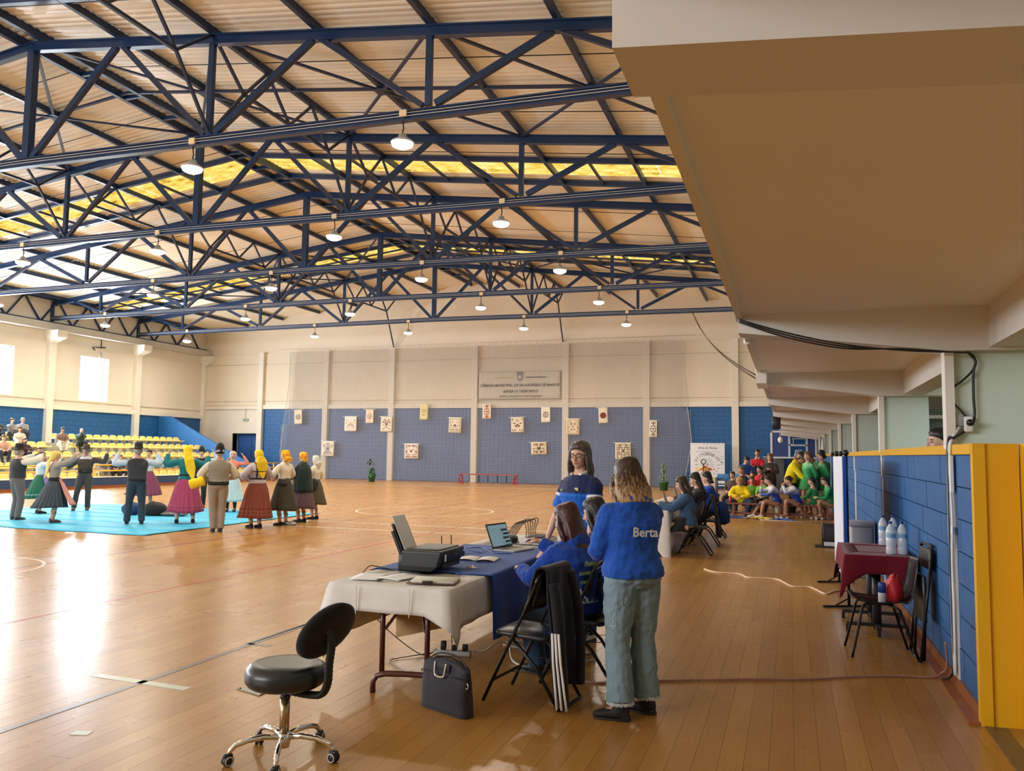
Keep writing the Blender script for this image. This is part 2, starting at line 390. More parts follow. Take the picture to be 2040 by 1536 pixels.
nt.links.new(tcn.outputs['Object'], mpn.inputs[0]); nt.links.new(mpn.outputs[0], nz.inputs['Vector'])
cr = nt.nodes.new('ShaderNodeValToRGB'); e = cr.color_ramp.elements; e[0].position = .33; e[0].color = (.10, .05, .01, 1); e[1].position = .43; e[1].color = (.72, .42, .05, 1)
q = e.new(.62); q.color = (.95, .72, .22, 1); nt.links.new(nz.outputs['Fac'], cr.inputs[0]); nt.links.new(cr.outputs[0], tr.inputs[0]); nt.links.new(tr.outputs[0], out.inputs[0])
y_sky = [(10.56, 11.96), (22.2, 23.6), (33.84, 35.24)]
prev = -9.5
for a, b in y_sky+[(YF+.1, None)]:
    for xa, xb in ((-36, XRID), (XRID, 4.6)):
        y = prev
        while y < a-1e-6:
            n = min(y+1.0, a); 
            sheet(y, n, xa, xb, ceiling, M_SHEET, 'roof_sheet'); y = n
        if b is None: continue
        xs = [xa+(xb-xa)*i/8 for i in range(9)]
        for p, q in zip(xs[:-1], xs[1:]): sheet(a, b, p+.01, q-.01, ceiling, sky_m, 'skylight_panel')
    prev = b
D = 5.14; HB = 8.27
PUR = [XRID+s*2.57*i for i in range(1, 8) for s in (-1, 1)]
for x in PUR:
    MB().bar((x, -9.5, rz(x, -.09)), (x, YF, rz(x, -.09)), .10, .16).build('purlin', M_STEEL, ceiling)
for s in (-1, 1): MB().bar((XRID+s*.33, -9.5, ZR-.13), (XRID+s*.33, YF, ZR-.13), .12, .2).build('ridge_beam', M_STEEL, ceiling)
for k in range(int((YF+6)/1.45)):
    y = -6+1.45*k; MB().bar((XRID-.3, y, ZR-.17), (XRID+.3, y, ZR-.17), .08, .1).build('ridge_tie', M_STEEL, ceiling)
for a, b in y_sky:
    for y in (a-.2, b+.5):
        for s in (-1, 1):
            x = XRID+s*18.6; MB().bar((XRID, y, rz(XRID, -.1)), (x, y, rz(x, -.1)), .12, .14).build('skylight_beam', M_STEEL, ceiling)
    for i in range(1, 7):
        for s in (-1, 1):
            x = XRID+s*(2.57*i+1.28); MB().bar((x, a-.2, rz(x, -.1)), (x, b+.5, rz(x, -.1)), .06, .08).build('skylight_bar', M_STEEL2, ceiling)
TY = [14.09+5.82*n for n in range(-3, 5)]
for i in range(len(TY)-1):      # bays: sag rods, roof-plane bracing, longitudinal lattices
    ya, yb = TY[i], TY[i+1]; ym = (ya+yb)/2
    rods = MB()
    for q in (.25, .75):
        for s in (-1, 1): rods.bar((XRID, ya+q*5.82, ZR-.12), (XRID+s*18, ya+q*5.82, rz(XRID+18, -.12)), .018)
    rods.build('sag_rod', M_BLACK, ceiling)
    if i in (0, 3, 6):
        for s in (-1, 1):
            MB().bar((XRID, ym, ZR-.14), (XRID+s*18, ym, rz(XRID+18, -.14)), .07, .07).build('brace', M_STEEL2, ceiling)
            for j in range(0, 3):
                x0, x1, xc = XRID+s*(5.14*j), XRID+s*5.14*(j+1), XRID+s*(5.14*j+2.57)
                for p0, p1 in (((x0, ya), (x1, yb)), ((x0, yb), (x1, ya))):
                    MB().bar((p0[0], p0[1], rz(p0[0], -.2)), (p1[0], p1[1], rz(p1[0], -.2)), .07, .05).build('brace', M_STEEL2, ceiling)
                MB().box((xc, ym, rz(xc, -.2)), (.35, .35, .03)).build('gusset', M_STEEL, ceiling)
for s, ks in ((1, 1), (-1, 1)):
    x = XRID+s*D; zt = rz(x, -.15); zl = 9.72
    for i in range(len(TY)):
        ya = TY[i]; yb = TY[i+1] if i < len(TY)-1 else YF
        n0, n1, n2 = ya+1.1, (ya+yb)/2, yb-1.1
        m_ = MB().bar((x, n0, zl), (x, n2, zl), .07)
        for p, q in (((n0, zl), (ya, zt)), ((n0, zl), (ya+1.95, zt)), ((n1, zl), (ya+1.95, zt)), ((n1, zl), (yb-1.95, zt)), ((n2, zl), (yb-1.95, zt)), ((n2, zl), (yb, zt)), ((n0, zl), (ya, HB+.1)), ((n2, zl), (yb, HB+.1) if i < len(TY)-1 else (YF-.05, 7.75))):
            m_.bar((x, p[0], p[1]), (x, q[0], q[1]), .06)
        m_.build('lattice_purlin', M_STEEL2, ceiling)
ORD = ['', '', 'first', 'second', 'third', 'fourth', 'fifth', 'sixth']
TL = ['nearest blue steel roof truss, overhead above the camera', 'blue steel roof truss whose ridge post shows at the top left corner', 'blue steel roof truss second from the front, just before the nearer yellow skylight', 'blue steel roof truss just beyond the nearer yellow skylight', 'blue steel roof truss just before the farther yellow skylight', 'blue steel roof truss farthest away, next to the far wall']
for i in range(2, 8):
    y = TY[i]; t = thing('roof_truss', TL[i-2], 'truss', (XRID, y, HB), 0, 'blue steel roof trusses')
    def P(x, z): return (x, 0, z-HB)
    H = 18.55
    for s in (-1, 1):
        m_ = MB(); a, b = P(0, ZR-.28), P(s*H, ZR-.28-SL*H)
        m_.bar(a, b, .03, .22); 
        for dz in (-.10, .10): m_.bar((a[0], 0, a[2]+dz), (b[0], 0, b[2]+dz), .16, .03)
        m_.build('top_chord', M_STEEL, t)
        m_ = MB(); a, b = P(0, HB), P(s*H, HB-.0075*H); m_.bar(a, b, .03, .20)
        for dz in (-.09, .09): m_.bar((a[0], 0, a[2]+dz), (b[0], 0, b[2]+dz), .15, .03)
        m_.build('bottom_chord', M_STEEL, t)
        m_ = MB()
        for dz in (-.03, .03): m_.bar((a[0], -.09, a[2]+dz), (b[0], -.09, b[2]+dz), .012)
        m_.build('conduit', mat('grey conduit', (.55, .52, .48), .5), t)
        for k in range(0, 4):
            x = s*D*k
            if k == 0 and s < 0: continue
            MB().bar(P(x, HB+.08), P(x, ZR-.38-SL*abs(x)), .19 if k == 0 else (.12 if k < 3 else .1), .17 if k == 0 else .11, up=(0, 1, 0)).build('post', M_STEEL, t)
        for k in range(0, 3):
            x0, xm, x1 = s*D*k, s*D*(k+.5), s*D*(k+1)
            MB().bar(P(x0+s*.15, HB+.1), P(xm-s*.08, ZR-.36-SL*abs(xm)), .13, .11, up=(0, 1, 0)).build('diagonal', M_STEEL, t)
            MB().bar(P(xm+s*.1, ZR-.36-SL*abs(xm)), P(x1-s*.12, HB+.1), .11, .10, up=(0, 1, 0)).build('diagonal', M_STEEL2, t)
        MB().bar(P(s*D*3+s*.1, HB+.08), P(s*(D*3+1.7), ZR-.38-SL*(D*3+1.7)), .09, .08, up=(0, 1, 0)).build('diagonal', M_STEEL, t)
        MB().bar(P(s*H, HB-.8), P(s*H, ZR-.3-SL*H), .18, .16, up=(0, 1, 0)).build('post', M_STEEL, t)
# ------------------------------------------------------------------ gallery on the right
XG, ZG = -.37, 2.75
g = MB()
g.b2((XG, -9.5, ZG), (4.4, YF, ZG+.25))
gal = struct(g.build('ceiling_gallery', M_CONC))
g = MB().b2((XG-.012, -9.5, ZG-.03), (XG+.03, YF, ZG+.25)); g.build('slab_edge', M_WHITE, gal)
struct(MB().b2((-.36, -9.5, ZG+.25), (-.2, YF, ZG+.35)).build('trim_5', M_WHITE))
BY = [1.77, 6.6, 11.3, 16.0, 20.6, 25.3, 30.0, 34.6, 39.2]
for i, y in enumerate(BY):
    yy0, yy1 = (y, y+.27)
    zr = ZG-.32; zl = ZG-.18 if i == 0 else ZG-.14
    m_ = MB().loft([[Vector((XG, yy0, zl)), Vector((XG, yy1, zl)), Vector((XG, yy1, ZG)), Vector((XG, yy0, ZG))], [Vector((1.10, yy0, zr)), Vector((1.10, yy1, zr)), Vector((1.10, yy1, ZG)), Vector((1.10, yy0, ZG))], [Vector((4.4, yy0, zr)), Vector((4.4, yy1, zr)), Vector((4.4, yy1, ZG)), Vector((4.4, yy0, ZG))]], smooth=False)
    m_.build('gallery_beam', mat('gallery beam paint', (.74, .71, .65), .75, bump=.1, bscale=18, var=.05), gal)
MB().b2((1.36, -9.5, ZG-.30), (1.62, YF, ZG)).build('edge_beam', mat('gallery beam paint'), gal)
# fascia hardware at the gallery edge
m_ = MB().b2((XG-.03, 10.9, ZG-.17), (XG+.1, 11.8, ZG+.1)); m_.build('fascia_plate', M_WHITE, gal)
for y in (7.6, 8.0): MB().lathe([(.02, 0), (.035, .03), (.035, .08)], (XG-.03, y, ZG-.02), 10, rot=Matrix.Rotation(PI/2, 3, 'Y')).build('socket', M_WHITE, gal)
# cross walls and columns of the passage
for i, y in enumerate(BY):
    xe = 4.4 if y < 8 else 1.66
    cw = struct(MB().b2((1.14, y+.12, 0), (xe, y+.3, ZG-.3)).build('wall_cross_%d' % (i+1), M_GREEN))
    struct(MB().b2((1.08, y+.06, 1.72), (1.14, y+.20, ZG-.3)).build('trim_%d' % (6+i), M_WHITE))
# low blue wall -----------------------------------------------------
rest = MB(); g = MB().b2((XR+.03, 5.95, 0), (XR+.11, 39, 1.70)).b2((XR, 5.95, 0), (XR+.04, 39, .105)); wr = struct(g.build('wall_blue', M_MORTAR))
segs = [5.95]+[y+.1 for y in BY[1:]]+[39]
lim = 300
for a, b in zip(segs[:-1], segs[1:]):
    k = blocks(rest, a+.06, b-.06, .1, 1.68, XR, 1, -1, bw=.48, bh=.23, root=wr, parts=lambda x, z: True, limit=lim); lim -= k
stuff(rest.build('block', M_BLUE, wr))
g = MB()
for y in BY[1:]: g.b2((XR-.012, y+.04, .1), (XR+.06, y+.16, 1.70))
struct(g.build('trim_20', M_WHITE))
struct(MB().b2((XR-.02, 5.93, 1.68), (XR+.14, 39, 1.75)).b2((XR-.02, 5.90, 0), (XR+.05, 5.97, 1.75)).build('trim_21', M_YEL))
struct(MB().b2((XR+.05, 5.92, 0), (1.36, 6.3, 1.749)).b2((1.37, 5.75, 0), (1.45, 5.95, 1.749)).b2((1.45, 5.70, 0), (4.4, 5.78, 1.749)).build('wall_yellow', M_YEL))
# skirting and threshold
struct(MB().b2((XR-.015, 5.95, 0), (XR, 39, .10)).b2((XR-.09, 5.9, 0), (XR-.015, 39, .02)).build('baseboard_right', M_WOOD))
struct(MB().b2((XR, -9.5, -.05), (XR+.12, 5.9, .006)).build('trim_22', mat('threshold strip', (.14, .10, .06), .35)))
struct(MB().b2((XR+.12, -9.5, -.05), (4.4, YF, .004)).build('floor_passage', mat('yellowish stone floor', (.42, .25, .06), .45, var=.35, vscale=18)))
# farther blue returns of the far right corner
struct(MB().b2((1.2, 39, 0), (4.4, 39.2, ZG)).build('wall_end', M_BLUE))
# ------------------------------------------------------------------ stands on the left
M_STAND = mat('stand concrete', (.46, .42, .34), .8, var=.1, vscale=1.5, bump=.1)
ROW_X0, ROW_D = -27.35, 1.38
ROW_Z = [.16, .56, 1.0, 1.42, 1.84]
m_ = MB()
for i, z in enumerate(ROW_Z):
    xa = ROW_X0-ROW_D*i; m_.b2((XL, 12, z-.45 if i else 0), (xa, 39.2, z))
st = struct(m_.build('stand_terrace', M_STAND))
MB().b2((-27.0, 12, .07), (-26.85, 39.3, .42)).build('kerb_wall', mat('stand front blue', (.03, .07, .17), .5, var=.1), st)
MB().b2((-27.02, 12, .42), (-26.83, 39.3, .45)).build('coping', M_WHITE, st)
MB().b2((-26.87, 12, 0), (-26.80, 39.3, .10)).build('kick_board', mat('rust kick board', (.30, .085, .03), .5), st)
m_ = MB(); y = 39.25
P_ = [(-35.3, 3.54), (-34.5, 3.54), (-32, 2.35), (-30, 1.40), (-27.5, .2), (-27.5, 0), (-35.3, 0)]
m_.add([(x, y, z) for x, z in P_]+[(x, y+.15, z) for x, z in P_], [tuple(range(7)), tuple(range(13, 6, -1))]+[(i, i+7, (i+1) % 7+7, (i+1) % 7) for i in range(7)])
m_.build('end_parapet', mat('blue parapet paint', (.016, .12, .34), .5, var=.1), st)
for i in range(5):
    MB().b2((ROW_X0-ROW_D*i-.02, 28.9, ROW_Z[i]), (ROW_X0-ROW_D*i+.0, 29.8, ROW_Z[i]+.003)).build('aisle_edge', M_BLUE, st)
M_SEAT = mat('yellow seat plastic', (.86, .68, .20), .35, spec=.5)
def seat_mesh():
    m = MB(); prof = [(.24, -.0), (.23, .035), (.10, .015), (-.08, .0), (-.16, .03), (-.20, .12), (-.225, .22), (-.24, .24), (-.262, .225), (-.25, .10), (-.21, -.01), (-.10, -.04), (.10, -.03)]
    rings = []
    for j in range(7):
        t = j/6*2-1; yy = t*.215; k = 1-.0*t*t; lift = .035*abs(t)**3
        rings.append([Vector((x*(1-.10*abs(t)**4), yy, z+lift*(1 if -.2 < x < .2 else .0)-(.05*abs(t)**4 if z > .15 else 0))) for x, z in prof])
    m.loft(rings); return m.mesh('seat_shell', M_SEAT)
SEATM = seat_mesh()
FOOTM = MB().b2((-.12, -.05, -.22), (.10, .05, -.035)).mesh('bracket', mat('grey bracket', (.3, .3, .28), .6))
RN = ['front row', 'second row', 'third row', 'fourth row', 'top row']
proto = None
for i in range(5):
    lab = 'yellow moulded bucket seat in the %s of the spectator stand' % RN[i]
    y = 21.2+.35*i
    while y < 39.0:
        if not 28.8 < y < 29.9:
            x = ROW_X0-ROW_D*i-.42; z = ROW_Z[i]+.22
            s_ = thing('stadium_seat', lab, 'seat', (x, y, z-.22), 0, 'yellow bucket seats in the '+RN[i])
            obj('seat_shell', SEATM, s_, (0, 0, .22)); obj('bracket', FOOTM, s_, (0, 0, .22))
        y += .52
rl = thing('guard_rail', 'yellow tubular guard rail along the front of the spectator stand', 'railing', (-26.93, 25, .45))
M_RAIL = mat('yellow rail paint', (.82, .47, .02), .4)
for z in (.48, .24): MB().tube([(0, -12, z), (0, 14.2, z)], .03).build('rail', M_RAIL, rl)
for k in range(9): MB().tube([(0, -11+3.1*k, 0), (0, -11+3.1*k, .48)], .03).build('post', M_RAIL, rl)

# ------------------------------------------------------------------ lamps
M_LAMP = mat('lamp diffuser', (1, 1, 1), .5, emit=(1, .97, .88), estr=14)
M_HOUS = mat('lamp housing', (.62, .64, .64), .35, metal=.4)
M_JBOX = mat('cream junction box', (.80, .62, .38), .5)
lm = dict(diff=MB().lathe([(.01, -.10), (.12, -.09), (.20, -.05), (.215, 0), (.2, .01), (.02, .01)], n=18).mesh('diffuser', M_LAMP),
          hous=MB().lathe([(.225, .0), (.235, .02), (.20, .05), (.10, .10), (.07, .18), (.03, .19)], n=18).mesh('housing', M_HOUS),
          stem=MB().tube([(0, 0, .18), (0, 0, .24), (.02, 0, .30), (0, 0, .40), (.0, 0, .50)], .014, 6).mesh('hanger', M_DARKMET),
          box=MB().box((.05, -.10, .56), (.15, .05, .13)).mesh('junction_box', M_JBOX))
TN = ['nearest', 'second', 'third', 'fourth', 'farthest']; XN = ['rightmost', 'second from the right', 'middle', 'second from the left', 'leftmost']
for i, (x, y, z) in enumerate(LAMPS):
    l = thing('high_bay_lamp', 'lit white high-bay lamp, %s on the %s roof truss' % (XN[i % 5], TN[i//5]), 'lamp', (x, y, z), 0, 'high-bay lamps under the trusses')
    obj('diffuser', lm['diff'], l); obj('housing', lm['hous'], l); obj('hanger', lm['stem'], l); obj('junction_box', lm['box'], l)

# ------------------------------------------------------------------ protective net, banner, embroidered hangings
m_ = MB(); YN = 42.86; Rn = .0056; Zt = 7.62
def xl(z): return -28.85-.5*(1-abs(z-1.39)/(4.4 if z > 1.39 else 1.39)) if z < 5.8 else -28.85
def xr(z): return -5.2+.46*(1-abs(z-2.32)/(3.5 if z > 2.32 else 2.32)) if z < 5.8 else -5.2
z = .06
while z < Zt:
    m_.b2((xl(z), YN-Rn, z-Rn), (xr(z), YN+Rn, z+Rn)); z += .085
x = -29.3
while x < -4.8:
    zb, zt = .03, Zt
    if x < -28.85: zb, zt = .35, 3.2
    if x > -5.2: zb, zt = .8, 4.0
    m_.b2((x-Rn, YN-Rn, zb), (x+Rn, YN+Rn, zt)); x += .085
nett = thing('ball_stop_net', 'pale fine-meshed ball-stop net hung in front of the blue far wall', 'net', (0, 0, 0))
stuff(m_.build('mesh_cord', mat('net cord', (.48, .43, .38), .9), nett))
m_ = MB()
for fx in (xl, xr): m_.tube([(fx(.05+k*.3), YN, .05+k*.3) for k in range(26)], .014, 5)
m_.tube([(-29.5, YN, 7.78), (-4.5, YN, 7.86)], .01, 5)
for k in range(60):
    a = -28.85+k*23.6/60; m_.tube(catenary((a, YN, Zt+.14), (a+23.6/60, YN, Zt+.14), .16, 4), .008, 4)
m_.build('border_rope', mat('net border rope', (.62, .56, .48), .9), nett)
bn = thing('wall_banner', 'off-white town council banner with black lettering high on the far wall', 'banner', (-14.15, 42.98, 5.40))
def cl(u, v):
    x, z = -2.37+4.74*u, -.78+1.56*v; return Vector((x, .012*math.sin(7*u+4*v)+.02*math.exp(-((u-.83-.12*(v-.5))*14)**2), z))
solid(MB().grid(cl, 30, 8).build('cloth', mat('banner cloth', (.66, .60, .52), .8, bump=.1), bn), .004)
M_INK = mat('dark ink', (.055, .05, .055), .7); M_INKY = mat('yellow ink', (.55, .45, .05), .7)
rx = (PI/2, 0, 0)
text('CÂMARA MUNICIPAL DE SALVATERRA DE MAGOS', .205, M_INK, bn, (.02, -.035, -.02), rx, bold=.006)
text('APOIA O DESPORTO', .215, M_INK, bn, (.1, -.035, -.36), rx, bold=.006)
text('www.cm-salvaterrademagos.pt', .20, M_INK, bn, (.1, -.035, -.60), rx)
MB().box((-.85, -.03, .42), (1.1, .004, .05)).build('stripe', M_INKY, bn); MB().box((.98, -.03, .42), (1.15, .004, .05)).build('stripe', M_INK, bn)
m_ = MB(); S_ = [(-.17, .17), (.17, .17), (.17, -.05), (.10, -.16), (0, -.21), (-.10, -.16), (-.17, -.05)]
m_.add([(x, -.03, z) for x, z in S_]+[(x, -.036, z) for x, z in S_], [tuple(range(7)), tuple(range(13, 6, -1))]+[(i, i+7, (i+1) % 7+7, (i+1) % 7) for i in range(7)])
for k in range(5): m_.box((-.16+.08*k, -.033, .27), (.035, .006, .11+.03*(k == 2)))
m_.box((0, -.033, .21), (.38, .006, .04)); cr_ = m_.build('crest', mat('crest grey', (.16, .17, .20), .7), bn); cr_.location = (.06, 0, .42)
m_ = MB().box((0, -.038, .02), (.2, .004, .2)); c2 = m_.build('crest_field', mat('crest pale', (.5, .5, .5), .7), bn); c2.location = (.06, 0, .42)
POST = [(-28.12, 3.65, .53, .85, 0), (-24.53, 3.24, .80, .86, 1), (-23.28, 3.68, .52, .80, 2), (-22.17, 3.22, .74, .87, 3), (-26.0, 1.76, .81, .88, 4), (-19.8, 3.92, .49, .87, 5), (-17.87, 3.17, .75, .85, 6), (-20.54, 1.68, .88, .85, 7), (-15.97, 3.93, .52, .80, 8), (-14.16, 3.2, .74, .83, 9), (-12.54, 3.75, .52, .83, 10), (-11.02, 3.1, .72, .86, 11), (-9.37, 3.7, .49, .83, 12), (-6.72, 3.0, .40, .86, 13), (-12.92, 1.92, .87, .67, 14), (-8.3, 1.83, .83, .86, 15)]
PL = ['leftmost narrow embroidered hanging, a dark flower ring, at the top of the net', 'white embroidered hanging with a faint four-cornered scroll frame', 'narrow beige hanging with one pale round rosette', 'white embroidered hanging with a small dark figure at its centre, over a wall post', 'pale hanging low on the left with scattered birds and two diamonds', 'narrow yellowish hanging with faint marks, overlapping the white beam', 'tan hanging with dense central bouquet in a dotted border', 'pinkish square hanging low on the net with a brown line frame', 'narrow hanging with a dark red vase motif beneath the banner', 'hanging with black corner brackets and two dark flowers', 'narrow cream hanging with a thin eight-pointed flower, right of the banner', 'cream hanging with curling stems beside the post, above the woman in glasses', 'narrow hanging with a bold dark red flower cluster', 'rightmost narrow hanging with a spindle-shaped dark motif', 'wide hanging low on the net with rows of small dark motifs and a central flower', 'large square hanging low on the right, filled with dense rows of dark motifs']
INKS = [(.10, .08, .07), (.45, .30, .25), (.38, .28, .20), (.12, .05, .05), (.20, .17, .16), (.45, .38, .20), (.16, .12, .08), (.22, .08, .08), (.30, .04, .05), (.08, .05, .04), (.08, .07, .06), (.22, .18, .12), (.20, .02, .03), (.12, .07, .04), (.12, .08, .05), (.14, .10, .05)]
for i, (x, z, wd, h, k) in enumerate(POST):
    p = thing('embroidered_hanging', PL[i], 'wall hanging', (x, 42.835, z)); tone = [(.66, .57, .44), (.70, .63, .53), (.66, .54, .39)][k % 3] if k != 5 else (.64, .54, .28)
    p.rotation_euler = (0, R.uniform(-.04, .04), 0)
    rr = random.Random(k+3)
    solid(MB().grid(lambda u, v: Vector(((u-.5)*wd, .01*math.sin(9*u+k), (v-.5)*h)), 8, 8).build('cloth', mat('hanging cloth %d' % (k % 3 if k != 5 else 5), tone, .85, bump=.1), p), .006)
    MB().tube([(-wd/2-.12, -.015, h/2+.0), (wd/2+.12, -.015, h/2+.015)], .012, 6).build('rod', M_WHITE, p)
    m_ = MB(); yy = -.022
    def dot(a, b, s, q=45):
        rot = Matrix.Rotation(math.radians(q), 3, 'Y')
        for sx_ in ((a, -a) if abs(a) > .02 else (a,)): m_.box((sx_, yy, b), (s, .004, s), rot)
    if k in (7, 9, 6, 15, 11):
        fwid, fh = wd*.40, h*.40
        for s in (-1, 1):
            if k == 9:
                for s2 in (-1, 1): m_.box((s*(fwid-.05), yy, s2*fh), (.12, .004, .02)); m_.box((s*fwid, yy, s2*(fh-.05)), (.02, .004, .12))
            else: m_.box((0, yy, s*fh), (2*fwid, .004, .014)); m_.box((s*fwid, yy, 0), (.014, .004, 2*fh))
    if k in (0, 2, 10, 12, 8, 13):
        n = 8
        for q in range(n):
            a = 2*PI*q/n; rad = .13 if k != 12 else .12
            m_.box((rad*math.cos(a), yy, rad*math.sin(a)*(1.3 if k in (8, 13) else 1)), (.06 if k != 12 else .09, .004, .06 if k != 12 else .09), Matrix.Rotation(a, 3, 'Y'))
        dot(0, 0, .07 if k != 12 else .13)
        if k in (8, 13):
            for q in (-.32, -.26, .27, .33): dot(0, q, .07); dot(.1, q, .035)
    elif k in (14, 15, 7, 4):
        for a in range(1 if k != 4 else 0, 5):
            for b in range(-3, 4):
                if rr.random() < .75: dot(a*wd*.085, b*h*.115, rr.uniform(.03, .065), rr.choice((0, 45, 20)))
        dot(0, 0, .12)
    else:
        for q in range(14): dot(rr.uniform(.04, wd*.36), rr.uniform(-h*.36, h*.36), rr.uniform(.02, .06), rr.uniform(0, 90))
        dot(0, .0, .08)
    m_.build('embroidery', mat('thread %d' % k, INKS[k], .8), p)
# exit sign above the blue door, wall pulley, hanging fittings
ex = thing('exit_sign', 'small hanging exit sign above the blue far door', 'sign', (-32.12, 43.12, 3.5))
MB().box((0, 0, 0), (.38, .05, .17)).build('housing', mat('sign grey', (.55, .58, .55), .5), ex)
MB().tube([(0, 0, .08), (0, 0, .75)], .01, 6).build('hanger', M_DARKMET, ex)
MB().box((0, -.03, 0), (.26, .01, .08)).build('pictogram', mat('sign green', (.12, .3, .2), .5), ex)
bk = thing('wall_pulley', 'small dark pulley bracket on the left wall above the window', 'bracket', (XL+.02, 34.7, 7.0))
MB().bar((0, -.5, 0), (0, .4, .1), .05).bar((0, -.5, 0), (.2, -.5, -.15), .05).bar((0, .1, .7), (0, .1, 0), .03).build('arm', M_DARKMET, bk)
MB().tube([(0, .1+.12*math.cos(a*PI/6), -.35+.16*math.sin(a*PI/6)) for a in range(12)], .03, 6, closed=True).build('wheel', M_HOUS, bk)

# ------------------------------------------------------------------ plants
def leaf(m, p, d, L, wd, droop):
    p = Vector(p); d = Vector(d).normalized(); side = d.cross(Vector((0, 0, 1))).normalized(); pts = []
    for k in range(5):
        t = k/4; c = p+d*L*t-Vector((0, 0, droop*t*t*L)); ww = wd*math.sin(PI*min(.97, .12+.85*t))
        pts += [c-side*ww/2, c+side*ww/2]
    m.add(pts, [(2*k, 2*k+1, 2*k+3, 2*k+2) for k in range(4)], True)
def pot(root, r, h, col):
    MB().lathe([(r*.72, 0), (r*.95, h*.85), (r*1.05, h*.86), (r*1.05, h), (r*.93, h), (r*.9, h*.9), (.01, h*.9)], n=16).build('pot', mat('green pot', col, .5), root)
M_LEAF = mat('dark leaf', (.035, .13, .05), .5, var=.4, vscale=6); M_LEAF2 = mat('variegated leaf', (.22, .36, .08), .5, var=.7, vscale=14)
p = thing('potted_plant', 'leafy dark green plant in a green pot before the net, left half', 'plant', (-21.35, 39.7, 0)); pot(p, .21, .38, (.03, .13, .06))
MB().tube(bez([(0, 0, .3), (.02, 0, .7), (-.12, 0, 1.15)]), .012, 6).build('stem', mat('stem brown', (.12, .10, .04), .8), p)
for k in range(46):
    a = R.uniform(0, 2*PI); lo = k < 34; b = (0, 0, R.uniform(.4, .75)) if lo else (-.1, 0, R.uniform(1.0, 1.2))
    m_ = MB(); leaf(m_, b, (math.cos(a), math.sin(a), R.uniform(.1, .8)), R.uniform(.22, .36), .13, R.uniform(.3, 1.0)); solid(m_.build('leaf', M_LEAF, p), .003)
p = thing('potted_plant', 'upright variegated plant in a dark green pot, behind the judges', 'plant', (-5.6, 38.8, 0)); pot(p, .24, .42, (.02, .10, .05))
MB().tube([(0, 0, .3), (0, 0, 1.25)], .02, 6).build('stem', mat('stem brown'), p)
for k in range(60):
    a = R.uniform(0, 2*PI); z = .4+.9*k/60; m_ = MB(); leaf(m_, (0, 0, z), (math.cos(a), math.sin(a), .5), .26*(1.15-.6*k/60), .11, .5); solid(m_.build('leaf', M_LEAF2, p), .003)
# ------------------------------------------------------------------ low red bench barrier, poster stand, trophy table, blue chairs
hb = thing('sports_bench', 'long low dark-red bench on A-shaped end frames before the net', 'bench', (-15.0, 40.6, 0)); M_RED = mat('dark red paint', (.24, .03, .035), .5)
for s in (-1, 1):
    x = s*1.52
    m_ = MB().bar((x-.13, -.1, .03), (x-.02, -.05, .52), .06).bar((x+.13, -.1, .03), (x+.02, -.05, .52), .06).bar((x-.15, -.1, .04), (x+.15, -.1, .04), .09).bar((x-.13, .2, .03), (x, .1, .5), .05).bar((x-.08, -.08, .2), (x+.08, -.08, .2), .05)
    m_.build('end_frame', M_RED, hb)
MB().box((0, 0, .5), (3.3, .2, .06)).build('beam', M_RED, hb)
for k in range(5): MB().box((-1.05+k*.52, 0, .3), (.035, .05, .4)).build('strap', M_DARKMET, hb)
ps = thing('event_poster', 'white square event board with a ring of letters and a patterned top', 'poster', (-3.83, 41.3, 0))
MB().b2((-.82, 0, .18), (.82, .03, 2.26)).build('board', mat('poster white', (.74, .75, .79), .6), ps)
for s in (-.7, .7): MB().bar((s, .3, .0), (s, .03, 1.2), .04).build('prop', M_DARKMET, ps)
M_PI = mat('poster ink', (.16, .15, .20), .7)
for k, ch in enumerate('VIITORNEIO'):
    a = math.radians(158-k*14.6+(3 if k > 2 else 0)); t = text(ch, .21, M_PI, ps, (.0+.58*math.cos(a), -.006, 1.22+.50*math.sin(a)), (PI/2, PI/2-a, 0), bold=.002)
text('Arte & Patins', .17, M_PI, ps, (0, -.006, 2.02), rx, shear=.3)
m_ = MB()
for k in range(16):
    a = 2*PI*k/16+.1; m_.bar((.16*math.cos(a), -.004, 1.2+.16*math.sin(a)), (.34*math.cos(a), -.004, 1.2+.34*math.sin(a)), .014, .004, up=(0, 1, 0))
for k in range(11):
    a = math.radians(180+k*18); m_.bar((.46*math.cos(a), -.004, 1.2+.46*math.sin(a)), (.6*math.cos(a), -.004, 1.2+.6*math.sin(a)), .022, .004, up=(0, 1, 0))
for k in range(9): m_.box((-.72+.18*k, -.004, 2.2), (.02, .004, .04), Matrix.Rotation(.7, 3, 'Y')); 
m_.box((0, -.004, 1.84), (1.1, .004, .012)).box((.70, -.004, 1.62), (.16, .004, .012)).box((.70, -.004, 1.50), (.16, .004, .012)).box((.68, -.004, 1.34), (.12, .004, .05), Matrix.Rotation(.5, 3, 'Y')).box((.70, -.004, 1.24), (.16, .004, .015))
m_.build('rosette', M_PI, ps)
MB().box((0, -.003, 1.2), (.16, .005, .16), Matrix.Rotation(PI/4, 3, 'Y')).build('centre_diamond', mat('mauve ink', (.50, .42, .52), .7), ps)
tt = thing('trophy_table', 'pale draped table in front of the event board', 'table', (-3.45, 36.2, 0))
MB().rbox((0, 0, .36), (.9, .6, .72), .04).build('cloth', mat('table skirt', (.62, .55, .45), .8), tt); MB().box((0, 0, .73), (.94, .64, .02)).build('top', M_WHITE, tt)
fb = thing('flower_arrangement', 'orange and red flowers on the trophy table', 'flowers', (-3.5, 36.2, .74))
MB().lathe([(.08, 0), (.12, .1), (.07, .2)], n=12).build('vase', mat('vase orange', (.6, .3, .05), .4), fb)
